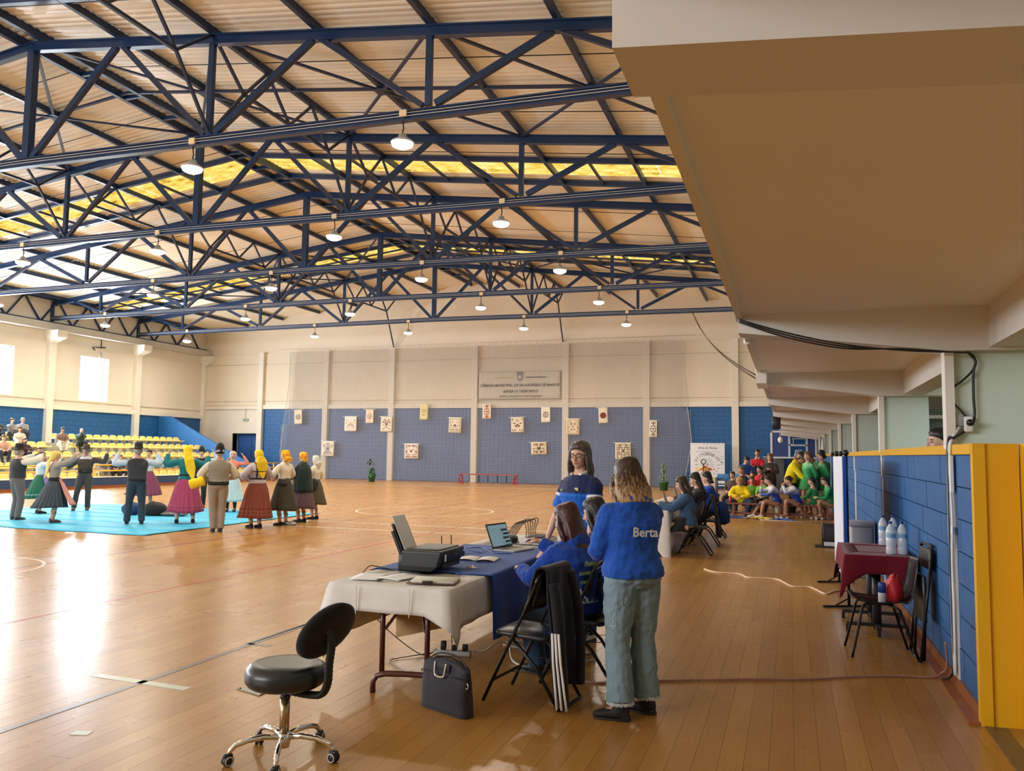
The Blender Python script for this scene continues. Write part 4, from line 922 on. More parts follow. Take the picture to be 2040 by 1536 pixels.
# oval backrest seen edge-on, carried by a ribbed bellows arm
bn_ = Vector((-.74, .33, .55)).normalized(); bx_ = Vector((0, 1, 0)).cross(bn_).normalized(); bk_rot = Matrix((-bx_, bn_.cross(-bx_), bn_)).transposed()
mb = MB(); mb.lathe([(.01, -.035), (.11, -.033), (.155, -.02), (.165, 0), (.155, .018), (.11, .03), (.01, .033)], (.25, -.02, .695), 40, 1.15, .98, rot=bk_rot); mb.build('backrest', fabric('black mesh fabric', (.012, .012, .013)), ST)
arm = bez([(.06, -.02, .36), (.16, -.02, .355), (.235, -.02, .365), (.268, -.02, .42), (.275, -.02, .52), (.285, -.02, .62), (.272, -.02, .70)], 9)
MB().tube(arm, [(.030+.004*(i % 2), .017+.003*(i % 2)) for i in range(len(arm))], 12).build('bellows_arm', mat('black rubber', (.014, .014, .014), .6), ST)
MB().rbox((.285, -.02, .70), (.02, .10, .03), .008).build('arm_cap', M_BLACK, ST)
dp_ = thing('dustpan', 'grey corner of a flat sheet sticking out behind the stool seat', 'sheet', (-3.52, 4.93, 0)); MB().add([(-.12, -.02, .002), (.12, -.10, .002), (.12, .08, .002), (-.12, -.02, .008), (.12, -.10, .008), (.12, .08, .008)], [(0, 2, 1), (3, 4, 5), (0, 1, 4, 3), (1, 2, 5, 4), (2, 0, 3, 5)]).build('plate', mat('greenish plate', (.35, .38, .33), .4), dp_); MB().lathe([(.008, .008), (.008, .014)], (-.09, -.02, 0), 8).build('rivet', M_DARKMET, dp_)
# folding chairs -----------------------------------------------------------
def folding_chair(x, y, rz_, lab, grp=None):
    """faces local -X; side frames at local y = +-.22"""
    c = thing('folding_chair', lab, 'chair', (x, y, 0), rz_, grp); S_ = .215
    for s in (-1, 1):
        MB().tube([(-.27, s*S_, .01), (-.10, s*S_, .36), (.03, s*S_, .62), (.11, s*S_, .80)], .0125, 8).build('front_leg', M_DARKMET, c)
        MB().tube([(.26, s*(S_-.03), .012), (.10, s*(S_-.03), .26), (-.10, s*(S_-.03), .45)], .0125, 8).build('rear_leg', M_DARKMET, c)
        MB().bar((-.08, s*(S_-.0), .22), (.12, s*(S_-.02), .235), .012, .004).build('link', M_DARKMET, c)
    MB().tube(bez([(.11, -S_, .80), (.125, -S_+.02, .845), (.13, -.1, .862), (.13, .1, .862), (.125, S_-.02, .845), (.11, S_, .80)], 4), .0125, 8).build('back_tube', M_DARKMET, c)
    MB().tube([(.262, -S_+.03, .012), (.27, -S_+.06, .008), (.27, S_-.06, .008), (.262, S_-.03, .012)], .0115, 8).build('rear_stretcher', M_DARKMET, c)
    MB().bar((-.2, -S_, .15), (-.2, S_, .15), .014).build('front_stretcher', M_DARKMET, c)
    MB().rbox((-.01, 0, .45), (.40, .40, .03), .06, Matrix.Rotation(.04, 3, 'Y')).build('seat', M_VIN, c)
    MB().rbox((.098, 0, .74), (.025, .39, .20), .01, Matrix.Rotation(.30, 3, 'Y')).build('backrest', M_VIN, c)
    return c
folding_chair(-1.66, 5.44, math.radians(-8), 'empty black folding chair at the near corner of the table, black jacket over it')
folding_chair(-1.46, 6.02, math.radians(2), 'black folding chair under the seated red-haired woman')
folding_chair(-1.42, 6.72, math.radians(4), 'black folding chair under the black-haired woman behind the red-haired one')
# black jacket with three stripes over the first chair; blue hoodie over the second
def jacket(name, lab, x, y, rz_, m, wd, ztop, zf, zb, xo=.13, fold=.05):
    t = thing(name, lab, 'jacket', (x, y, 0), rz_)
    def f(u, v):
        s = u*(ztop-zf+ztop-zb+.08); a = (v-.5)*wd; dn = ztop-zb
        fl = .5+.5*(1 if s < dn else 0)
        if s < dn: z = zb+s; xx = xo+.045+.05*(1-s/dn)+fold*.5*math.sin(v*15+1)*(1-s/dn)**.6; ww = 1+.15*(1-s/dn)
        elif s < dn+.08: z = ztop+.018*math.sin((s-dn)/.08*PI); xx = xo+.045-(s-dn); ww = 1
        else: q = s-dn-.08; z = ztop-q; xx = xo-.035-.25*q+fold*.2*math.sin(v*12); ww = 1
        return Vector((xx, a*ww+.01*math.sin(u*20), z))
    solid(MB().grid(f, 44, 26).build('shell', m, t), .012)
    return t
jk = jacket('track_jacket', 'long black jacket with three white stripes hanging from the empty chair', -1.66, 5.44, math.radians(-8), M_BLKF, .40, .885, .60, .10)
MB().tube(bez([(.19, .17, .84), (.23, .22, .6), (.25, .215, .35), (.26, .19, .09)]), [(.03, .05)]*19, 10).build('sleeve', M_BLKF, jk)
m_ = MB()
for k in range(3): m_.tube([(.235+.022*k, -.232, .50), (.245+.026*k, -.236, .32), (.262+.030*k, -.236, .15), (.272+.034*k, -.232, .03)], .0085, 6)
m_.build('stripe', M_PAPER, jk)
MB().tube(bez([(.20, -.15, .80), (.25, -.17, .6), (.262, -.155, .35), (.278, -.14, .04)]), [(.035, .055)]*19, 10).build('sleeve', M_BLKF, jk)
M_ROY = fabric('royal blue fleece', (.014, .085, .44)); M_ROYD = fabric('deep blue fleece', (.010, .050, .32))
jk = jacket('hoodie', 'royal blue hooded top hanging over the back of the seated woman’s chair', -1.44, 6.02, 0, M_ROYD, .36, .80, .62, .14, xo=.15)
MB().tube(bez([(.20, -.12, .70), (.26, -.16, .5), (.30, -.20, .3), (.28, -.19, .12)]), [(.04, .06)]*19, 10).build('sleeve', M_ROYD, jk); MB().ell((.22, -.05, .76), (.10, .15, .07)).build('hood', M_ROYD, jk)
# right side: wall table, bottles, shell chair, folded chair, banner stand ------------
WT = thing('pedestal_table', 'small table with black twin pedestals by the blue wall, under a burgundy cloth', 'table', (.76, 8.95, 0)); M_CI = mat('black cast iron', (.03, .032, .035), .45)
MB().rbox((0, 0, .73), (.56, 1.14, .025), .02).build('tabletop', M_WOOD, WT)
for yy in (-.33, .33):
    MB().lathe([(.04, .06), (.04, .70)], (0, yy, 0), 14).rbox((0, yy, .70), (.2, .2, .02), .01).build('column', M_CI, WT)
    m_ = MB().bar((-.27, yy, .075), (.27, yy, .075), .045, .03).bar((0, yy-.2, .07), (0, yy+.2, .07), .045, .03)
    for a, b in ((-.26, 0), (.26, 0), (0, -.19), (0, .19)): m_.box((a, yy+b, .03), (.03, .03, .06))
    m_.build('foot_cross', M_CI, WT)
M_BURG = fabric('burgundy cloth', (.16, .006, .018))
drape('tablecloth', 'burgundy cloth hanging in points over the small wall table', 'tablecloth', .47, 1.05, 8.37, 9.53, .748, lambda x, y, nn: .17 if nn.x > -.5 else .20, M_BURG, flare=.035, corner=.30, wave=.010)
def bottle(x, y, lab):
    b = thing('water_bottle', lab, 'bottle', (x, y, .752)); pl_ = mat('clear plastic', (.80, .86, .92), .2, trans=.15, alpha=.8)
    MB().lathe([(.035, 0), (.043, .008), (.043, .06), (.040, .07), (.043, .08), (.043, .15), (.041, .155), (.041, .19), (.043, .195), (.042, .215), (.034, .245), (.018, .27), (.014, .285)], n=18).build('bottle_body', pl_, b)
    MB().lathe([(.0155, .282), (.0155, .305), (.013, .306)], n=14).build('cap', mat('blue cap', (.02, .06, .25), .4), b)
    MB().lathe([(.0438, .155), (.0438, .192)], n=18, cap=False).build('label_band', mat('bottle label', (.22, .42, .62), .5), b)
bottle(.90, 9.36, 'large water bottle, back left of the four on the burgundy cloth'); bottle(1.0, 9.40, 'large water bottle, back right of the four on the burgundy cloth')
bottle(.885, 8.52, 'large water bottle, front left of the four on the burgundy cloth'); bottle(.985, 8.54, 'large water bottle, front right of the four on the burgundy cloth')
SC = thing('shell_chair', 'black plastic shell chair with tubular legs drawn up to the burgundy table', 'chair', (.70, 7.74, 0), math.radians(4))
def shell(u, v):
    s = u; a = (v-.5)*2
    if s < .5: t_ = s/.5; x = -.22+.40*t_; z = .45-.02*math.sin(PI*t_)+(.015 if t_ < .08 else 0); wd = .20
    else: t_ = (s-.5)/.5; an = t_; x = .18+.07*math.sin(min(1, an*2.2)*PI/2)+.06*an; z = .45+.36*an**1.05+.0; wd = .20-.02*an*an
    return Vector((x-.03*a*a*(1 if s > .6 else 0), a*wd*(1 if .06 < s < .95 else .9), z+.025*abs(a)**3*(1 if s < .5 else 0)))
solid(MB().grid(shell, 34, 12).build('shell', mat('black shell plastic', (.012, .012, .013), .25), SC), .008)
for s in (-1, 1):
    MB().tube(bez([(-.25, s*.22, 0), (-.19, s*.19, .25), (-.15, s*.16, .41), (-.08, s*.15, .435), (.08, s*.15, .435)], 4), .011, 8).build('front_leg', M_DARKMET, SC)
    MB().tube([(.05, s*.15, .43), (.13, s*.17, .40), (.26, s*.22, 0)], .011, 8).build('rear_leg', M_DARKMET, SC)
t = thing('spray_can', 'blue and white spray can standing on the black shell chair', 'can', (.72, 7.66, .436)); MB().lathe([(.03, 0), (.032, .005), (.032, .085), (.03, .09)], n=16).build('label_lower', mat('can white', (.6, .6, .66), .4), t); MB().lathe([(.032, .085), (.032, .15), (.028, .165), (.01, .17)], n=16).build('body', mat('can blue', (.03, .07, .35), .3), t)
t = heap('drawstring_bag', 'crumpled red drawstring bag against the back of the shell chair', 'bag', (.82, 7.72, .436), [('pouch', (0, 0, .10), (.07, .09, .13), 0)], mat('red nylon', (.55, .015, .02), .5)); MB().tube([(0, 0, .20), (.03, -.03, .235), (.01, -.05, .2)], .004, 5).build('drawstring', mat('red nylon'), t)
FC = thing('folded_chair', 'black folding chair folded flat and leaning on the blue wall', 'chair', (1.02, 7.72, 0), math.radians(4))
for s in (-1, 1):
    MB().tube([(-.05, s*.2, .01), (.0, s*.2, .45), (.055, s*.2, .90)], .0125, 8).build('front_leg', M_DARKMET, FC); MB().tube([(-.02, s*.17, .01), (.0, s*.17, .5)], .0125, 8).build('rear_leg', M_DARKMET, FC)
MB().tube([(.055, -.2, .9), (.06, -.17, .93), (.06, .17, .93), (.055, .2, .9)], .0125, 8).tube([(-.05, -.2, .012), (-.052, 0, .008), (-.05, .2, .012)], .0125, 8).build('back_tube', M_DARKMET, FC)
MB().rbox((.048, 0, .82), (.025, .38, .17), .01).build('backrest', M_VIN, FC); MB().rbox((-.005, 0, .5), (.03, .37, .38), .012).build('seat', M_VIN, FC)
BS = thing('banner_stand', 'white pull-up banner with blue back on black cross feet by the blue wall', 'banner', (.56, 10.9, 0), 0)
MB().b2((-.012, -1.0, .28), (-.004, .95, 1.66)).build('banner_sheet', mat('banner white', (.72, .76, .86), .6), BS); MB().b2((-.003, -1.02, .28), (.03, .95, 1.66)).build('banner_back', M_ROY, BS)
for yy in (-.98, .9):
    MB().tube([(.035, yy, .02), (.035, yy, 1.70)], .016, 8).build('pole', M_DARKMET, BS); MB().bar((-.24, yy-.1, .015), (.22, yy+.1, .015), .03, .02).bar((-.1, yy, .02), (.03, yy, .10), .015).build('foot', M_DARKMET, BS)
    MB().ell((.03, yy, 1.70), (.035, .03, .035)).ell((-.02, yy+.04, 1.69), (.025, .025, .03)).build('clamp', M_BLACK, BS)
t = thing('stage_speaker', 'black loudspeaker on the floor beyond the banner stand', 'speaker', (.72, 16.5, 0)); MB().rbox((0, 0, .22), (.36, .3, .40), .03).build('cabinet', M_BLACK, t); MB().rbox((0, -.16, .24), (.28, .02, .24), .02).build('grille', mat('grille', (.04, .04, .04), .8), t); MB().box((-.02, -.17, .06), (.26, .01, .07)).build('sheet', M_PAPER, t); MB().rbox((-.06, -.05, .01), (.5, .5, .02), .02).build('base', M_BLACK, t)
t = thing('cash_box', 'pale grey metal case standing behind the burgundy table', 'case', (.93, 12.6, 0)); MB().rbox((0, 0, .35), (.3, .4, .70), .03).build('body', mat('pale grey case', (.34, .36, .40), .5), t); MB().rbox((.0, 0, .73), (.36, .45, .06), .02).build('lid', mat('pale grey case'), t)
# cables, outlets on the cross wall near the camera
YC = BY[1]+.10
cb_ = thing('black_cable_bundle', 'bundle of black cables swagging from the gallery edge down to the wall socket', 'cable', (0, 0, 0))
for k in range(3):
    d_ = .012*k
    MB().tube(bez([(-.40, 6.9, ZG+.06), (-.385, 6.66, ZG-.01-d_), (-.30, 6.57, ZG-.06-d_), (.0, 6.56, ZG-.16-d_*1.5), (.4, 6.56, ZG-.26-d_*1.2), (.8, 6.56, ZG-.315+d_*.5), (1.12, 6.57, ZG-.335), (1.23, 6.60, ZG-.335)], 8), .006, 7).build('strand', M_BLACK, cb_)
YW = YC-.02+.0
MB().tube(bez([(1.23, YW, 2.435), (1.28, YW, 2.38), (1.27, YW, 2.30), (1.20, YW, 2.22), (1.13, YW, 2.16), (1.12, YW, 2.08), (1.18, YW, 2.0), (1.22, YW, 1.94), (1.222, YW, 1.89)], 6), .008, 7).build('strand', M_BLACK, cb_)
MB().tube(bez([(1.23, YW, 2.435), (1.285, YW, 2.36), (1.27, YW, 2.28), (1.265, YW, 2.1), (1.268, YW, 1.97), (1.25, YW, 1.90), (1.19, YW, 1.84), (1.12, YW-.05, 1.80), (1.085, 6.66, 1.76), (1.082, 6.66, 1.3), (1.085, 6.68, .6), (1.09, 6.72, .15), (1.05, 6.95, .02)], 8), .010, 7).build('strand', M_BLACK, cb_)
wc = thing('white_cable_bundle', 'white and grey cables running down the post of the blue wall', 'cable', (0, 0, 0))
for k in range(4):
    o_ = .012*k
    MB().tube(bez([(1.14+o_, YW, 1.88), (1.12, YW-.03, 1.80), (1.09, 6.60+o_*2, 1.74), (1.088, 6.62+o_*3, 1.5), (1.09, 6.60+o_*4, 1.2), (1.088, 6.64+o_*2, .9), (1.09, 6.63+o_*3, .6), (1.09, 6.66+o_, .12)], 6), .008, 6).build('strand', [M_PAPER, mat('grey cable', (.35, .36, .38), .5)][k % 2], wc)
for z, y in ((1.60, 6.64), (1.2, 6.66)): MB().box((1.095, y, z-.06), (.02, .10, .26 if z > 1.5 else .05)).build('tape', M_PAPER, wc)
so = thing('wall_socket', 'grey double wall socket with white plug beside the post', 'socket', (1.155, YC+.0, 1.93)); MB().rbox((0, .0, 0), (.10, .03, .09), .01).build('back_box', mat('socket grey', (.38, .40, .38), .5), so); MB().lathe([(.02, -.035), (.02, -.0)], (-.01, 0, 0), 14, rot=Matrix.Rotation(PI/2, 3, 'X')).build('plug', M_PAPER, so)
s2 = thing('adapter_plug', 'white adapter with round black plug, right of the grey socket', 'plug', (1.222, YC-.01, 1.90)); MB().rbox((0, 0, 0), (.055, .04, .11), .01).build('body', M_PAPER, s2); MB().lathe([(.024, -.05), (.024, -.015)], (.005, 0, .01), 16, rot=Matrix.Rotation(-PI/2, 3, 'X')).build('round_plug', M_BLACK, s2)
for o_, (y0) in zip(s2.children, (0, 0)): o_.location = (0, -.03, 0)
cn = thing('conduit_strip', 'narrow white conduit running down the cross wall beside the post', 'conduit', (1.135, YC+.01, 0)); MB().rbox((0, 0, 2.2), (.016, .015, .30), .004).rbox((.0, 0, 2.36), (.024, .02, .02), .004).build('cover', M_WHITE, cn)
cn2 = thing('conduit_strip', 'horizontal grey conduit under the gallery beam, right of the black cables', 'conduit', (1.42, YC+.0, 2.44)); MB().rbox((0, 0, 0), (.34, .02, .022), .004).build('cover', mat('pale conduit', (.52, .54, .48), .6), cn2)
for i, y in enumerate(BY[2:5]):
    tp_ = thing('paper_strip', 'white paper strip taped to the %s post of the blue wall' % ['second', 'third', 'fourth'][i], 'paper', (XR-.02, y+.1, 1.55)); MB().box((0, 0, 0), (.006, .14, .26)).build('sheet', M_PAPER, tp_); MB().box((-.004, 0, .11), (.003, .15, .02)).build('tape', mat('clear tape', (.6, .6, .55), .3), tp_)
# passage behind: shelf seen through the opening
sh = thing('display_shelf', 'white lit shelves seen through the opening behind the near post', 'shelf', (2.6, 14.5, 0))
for z in (1.3, 1.9, 2.3): MB().box((0, 0, z), (1.6, .5, .05)).build('shelf', M_WHITE, sh)
MB().box((0, .25, 1.3), (1.6, .03, 2.3)).build('back', mat('shelf back', (.35, .42, .42), .6), sh)
for s in (-.8, .8): MB().box((s, 0, 1.3), (.04, .5, 2.3)).build('upright', M_WHITE, sh)
for k in range(4): MB().box((-.55+.32*k, -.05, 2.02), (.2, .2, .18)).build('carton', mat('carton %d' % (k % 2), [(.2, .14, .1), (.12, .14, .15)][k % 2], .7), sh)
# bench for the skaters and things round it
bn_ = thing('gym_bench', 'long low wooden bench on which the skaters sit, far right', 'bench', (-.28, 23.4, 0)); M_BW = mat('bench wood', (.20, .065, .03), .4, var=.2)
MB().box((0, 0, .355), (2.95, .24, .035)).build('seat_board', M_BW, bn_)
for s in (-1.2, 0, 1.2): MB().loft([[Vector((s-.03, -.1, .34)), Vector((s+.03, -.1, .34)), Vector((s+.03, .1, .34)), Vector((s-.03, .1, .34))], [Vector((s-.03, -.17, 0)), Vector((s+.03, -.17, 0)), Vector((s+.03, .17, 0)), Vector((s-.03, .17, 0))]], smooth=False).build('leg', M_BW, bn_)
MB().box((0, 0, .10), (2.5, .05, .06)).build('stretcher', M_BW, bn_)
t = thing('drink_bottle', 'red sports bottle standing on the left end of the bench', 'bottle', (-1.56, 23.36, .374)); MB().lathe([(.035, 0), (.037, .1), (.033, .12), (.037, .14), (.03, .19)], n=14).build('body', mat('red bottle', (.6, .04, .05), .4), t); MB().lathe([(.02, .19), (.02, .22)], n=12).build('cap', M_PAPER, t)
for pts, nm, lab, m in (([(-1.95, 23.0), (-1.2, 22.7), (-.9, 22.85), (-1.4, 23.05)], 'flag_cloth', 'blue end of the club flag spread on the floor before the bench', M_ROYD), ([(-1.25, 22.75), (-.5, 22.5), (-.35, 22.8), (-1.0, 22.95)], 'flag_cloth', 'yellow middle of the club flag spread on the floor before the bench', fabric('yellow cloth', (.75, .58, .02))), ([(-.6, 22.5), (.1, 22.3), (.1, 22.6), (-.4, 22.8)], 'flag_cloth', 'bright blue bunched flag beside the skaters’ white shoes', M_ROY)):
    P4 = [Vector((*p_, 0)) for p_ in pts]
    tag(solid(MB().grid(lambda u, v: P4[0].lerp(P4[1], u).lerp(P4[3].lerp(P4[2], u), v)+Vector((0, 0, .012+.05*abs(noise.noise(Vector((u*6, v*4, P4[0].x))))*4*u*(1-u)*2)), 16, 8).build(nm, m), .004, 1), lab, 'flag')
t = thing('flag_pole', 'thin pale pole lying on the floor before the bench', 'pole', (.15, 22.15, .012)); MB().tube([(-.9, .25, 0), (.55, -.1, 0)], .012, 6).build('rod', mat('pole pale', (.55, .42, .3), .5), t)
t = thing('waste_basket', 'small white perforated basket under the bench', 'basket', (-.30, 23.75, 0)); MB().lathe([(.08, 0), (.11, .26), (.105, .26), (.075, .01)], n=16).build('body', mat('basket white', (.5, .5, .46), .6), t); MB().tube([(.11*math.cos(a*PI/8), .11*math.sin(a*PI/8), .262) for a in range(16)], .008, 5, closed=True).build('rim', mat('basket white'), t)
# judges' table
JT = thing('judges_table', 'long table under white cloth where the judges sit, beyond the blond woman', 'table', (-2.22, 15.9, 0)); MB().rbox((0, 0, .72), (.62, 4.4, .03), .02).build('tabletop', M_WOOD, JT)
for a in (-.25, .25):
    for b in (-2.0, 2.0): MB().tube([(a, b, 0), (a, b, .71)], .02, 8).build('leg', M_BROWN, JT)
drape('tablecloth', 'white cloth on the judges’ table, hanging low at the near end', 'tablecloth', -2.55, -1.89, 13.6, 18.2, .742, lambda x, y, nn: .62, M_LINEN, flare=.05, wave=.02)
for i, (y, lab) in enumerate(((14.25, 'first'), (15.8, 'second'), (17.4, 'third'))):
    t = thing('laptop', 'dark open laptop before the %s judge' % lab, 'laptop', (-2.12, y, .752), 0); MB().rbox((0, 0, .009), (.23, .33, .016), .01).build('base', M_PR, t); MB().box((-.14, 0, .11), (.007, .33, .21), Matrix.Rotation(-.3, 3, 'Y')).build('lid', mat('lid silver', (.5, .5, .5), .4), t)
    folding_chair(-1.52, y-.02, 0, 'black folding chair under the %s seated judge' % lab)
t = thing('shopping_bag', 'pale pleated bag under the nearest judge’s chair', 'bag', (-1.86, 14.3, 0)); MB().rbox((0, 0, .17), (.2, .28, .33), .05).build('body', mat('pale bag', (.55, .48, .50), .7), t)
for k in range(8): MB().rbox((0, 0, .04+.038*k), (.21, .29, .012), .05).build('pleat', mat('pale bag'), t)
t = thing('backpack', 'navy backpack hanging on the last judge’s chair', 'backpack', (-1.32, 17.45, 0)); MB().rbox((0, 0, .48), (.22, .34, .46), .08).build('body', M_NAVF, t); MB().rbox((.10, 0, .40), (.08, .26, .24), .04).build('pocket', M_NAVF, t); MB().tube(bez([(-.08, -.05, .7), (-.1, -.05, .85), (-.1, .05, .85), (-.08, .05, .7)]), .012, 6).build('strap', M_BLKF, t)
t = thing('coat', 'long black coat hanging over the second judge’s chair', 'coat', (-1.38, 15.55, 0)); solid(MB().grid(lambda u, v: Vector((.04+.05*math.sin(v*9)*u+.1*u, (v-.5)*(.42+.1*u), .90-.72*u)), 16, 16).build('body', M_BLKF, t), .02); MB().tube([(.03, -.2, .89), (.0, 0, .92), (.03, .2, .89)], .03, 8).build('collar', M_BLKF, t)
# ------------------------------------------------------------------ people
def matz(name, stops, rough=.85, axis=2):
    """cloth whose dye changes along the garment (axis of the figure)"""
    if name in MATS: return MATS[name]
    m = fabric(name, stops[0][1], rough); nt = m.node_tree; b = nt.nodes['Principled BSDF']; N = nt.nodes.new; L = nt.links.new
    tc = N('ShaderNodeTexCoord'); sx = N('ShaderNodeSeparateXYZ'); L(tc.outputs['Object'], sx.inputs[0])
    lo, hi = stops[0][0], stops[-1][0]; mr = N('ShaderNodeMapRange'); mr.inputs[1].default_value = lo; mr.inputs[2].default_value = hi
    L(sx.outputs[axis], mr.inputs[0]); cr = N('ShaderNodeValToRGB'); e = cr.color_ramp.elements
    e[0].position = 0; e[0].color = (*stops[0][1], 1); e[1].position = 1; e[1].color = (*stops[-1][1], 1)
    for z, c in stops[1:-1]: q = e.new((z-lo)/(hi-lo)); q.color = (*c, 1)
    L(mr.outputs[0], cr.inputs[0]); L(cr.outputs[0], b.inputs['Base Color']); return m
def hairmat(name, c1, c2, z0=None, z1=None):
    if name in MATS: return MATS[name]
    m = mat(name, c1, .42, spec=.45); nt = m.node_tree; b = nt.nodes['Principled BSDF']; N = nt.nodes.new; L = nt.links.new
    tc = N('ShaderNodeTexCoord'); mp = N('ShaderNodeMapping'); mp.inputs['Scale'].default_value = (48, 48, 1.3); L(tc.outputs['Object'], mp.inputs[0])
    n = N('ShaderNodeTexNoise'); n.inputs['Scale'].default_value = 1.6; n.inputs['Detail'].default_value = 4; L(mp.outputs[0], n.inputs['Vector'])
    cr = N('ShaderNodeValToRGB'); e = cr.color_ramp.elements; e[0].position = .35; e[0].color = (*c1, 1); e[1].position = .66; e[1].color = (*c2, 1)
    if z0 is not None:
        sx = N('ShaderNodeSeparateXYZ'); L(tc.outputs['Object'], sx.inputs[0]); mr = N('ShaderNodeMapRange'); mr.inputs[1].default_value = z1; mr.inputs[2].default_value = z0; mr.inputs[3].default_value = -.28; mr.inputs[4].default_value = .25; L(sx.outputs[2], mr.inputs[0])
        ad = N('ShaderNodeMath'); ad.operation = 'ADD'; L(n.outputs['Fac'], ad.inputs[0]); L(mr.outputs[0], ad.inputs[1]); L(ad.outputs[0], cr.inputs[0])
    else: L(n.outputs['Fac'], cr.inputs[0])
    L(cr.outputs[0], b.inputs['Base Color'])
    bm = N('ShaderNodeBump'); bm.inputs['Strength'].default_value = .5; bm.inputs['Distance'].default_value = .004; L(n.outputs['Fac'], bm.inputs['Height']); L(bm.outputs[0], b.inputs['Normal']); return m
SKIN = [mat('skin fair', (.62, .36, .25), .5, var=.06, vscale=8), mat('skin olive', (.48, .26, .165), .5, var=.06, vscale=8), mat('skin tan', (.34, .17, .10), .5, var=.06, vscale=8)]
M_TIGHT = mat('skating tights', (.44, .22, .125), .45)
H_BLK = hairmat('black hair', (.006, .005, .005), (.022, .018, .016)); H_BRN = hairmat('brown hair', (.018, .009, .006), (.06, .03, .018)); H_RED = hairmat('dark red hair', (.016, .004, .004), (.075, .014, .010))
H_BLO = hairmat('sun-bleached hair', (.045, .022, .012), (.46, .29, .14), 1.30, 1.58); H_GRY = hairmat('grey hair', (.2, .19, .18), (.45, .43, .40)); H_LBR = hairmat('light brown hair', (.08, .04, .02), (.28, .16, .08)); H_BG = hairmat('greying brown hair', (.028, .018, .014), (.12, .09, .07))
tex = bpy.data.textures.new('fold', 'CLOUDS'); tex.noise_scale = .09; tex.noise_depth = 2
tex2 = bpy.data.textures.new('fold_fine', 'CLOUDS'); tex2.noise_scale = .05; tex2.noise_depth = 2
def remesh(o, v, smooth=3, disp=0, t=None):
    m = o.modifiers.new('skin', 'REMESH'); m.mode = 'VOXEL'; m.voxel_size = v; m.use_smooth_shade = True
    if smooth: s = o.modifiers.new('smooth', 'SMOOTH'); s.iterations = smooth; s.factor = .6
    if disp: d = o.modifiers.new('fold', 'DISPLACE'); d.texture = t or tex; d.strength = disp; d.mid_level = .5; d.texture_coords = 'LOCAL'
    return o
def ik(a, t, l1, l2, pole):
    a, t = Vector(a), Vector(t); d = t-a; L = d.length
    if L > (l1+l2)*.995: t = a+d*((l1+l2)*.995/L); d = t-a; L = d.length
    if L < abs(l1-l2)*1.05+.03: L = abs(l1-l2)*1.05+.03
    u = d.normalized(); c = (l1*l1+L*L-l2*l2)/(2*L); h = math.sqrt(max(l1*l1-c*c, 0)); p = Vector(pole); p = (p-u*p.dot(u))
    p = p.normalized() if p.length > 1e-4 else Vector((0, 1, 0)); return a+u*c+p*h, t
def seg(a, b, n): return [Vector(a).lerp(Vector(b), i/n) for i in range(n+1)]
TORSO_F = [(-.09, .10, .085), (-.04, .160, .112), (.03, .166, .115), (.10, .142, .098), (.16, .128, .092), (.24, .138, .105), (.31, .150, .118), (.37, .158, .098), (.42, .148, .084), (.455, .112, .068), (.485, .068, .058), (.51, .052, .052), (.54, .050, .052)]
TORSO_M = [(-.09, .10, .085), (-.04, .150, .108), (.03, .155, .112), (.10, .148, .108), (.16, .146, .108), (.24, .158, .112), (.31, .170, .118), (.37, .182, .108), (.42, .172, .092), (.455, .128, .074), (.485, .075, .062), (.51, .060, .057), (.54, .057, .056)]
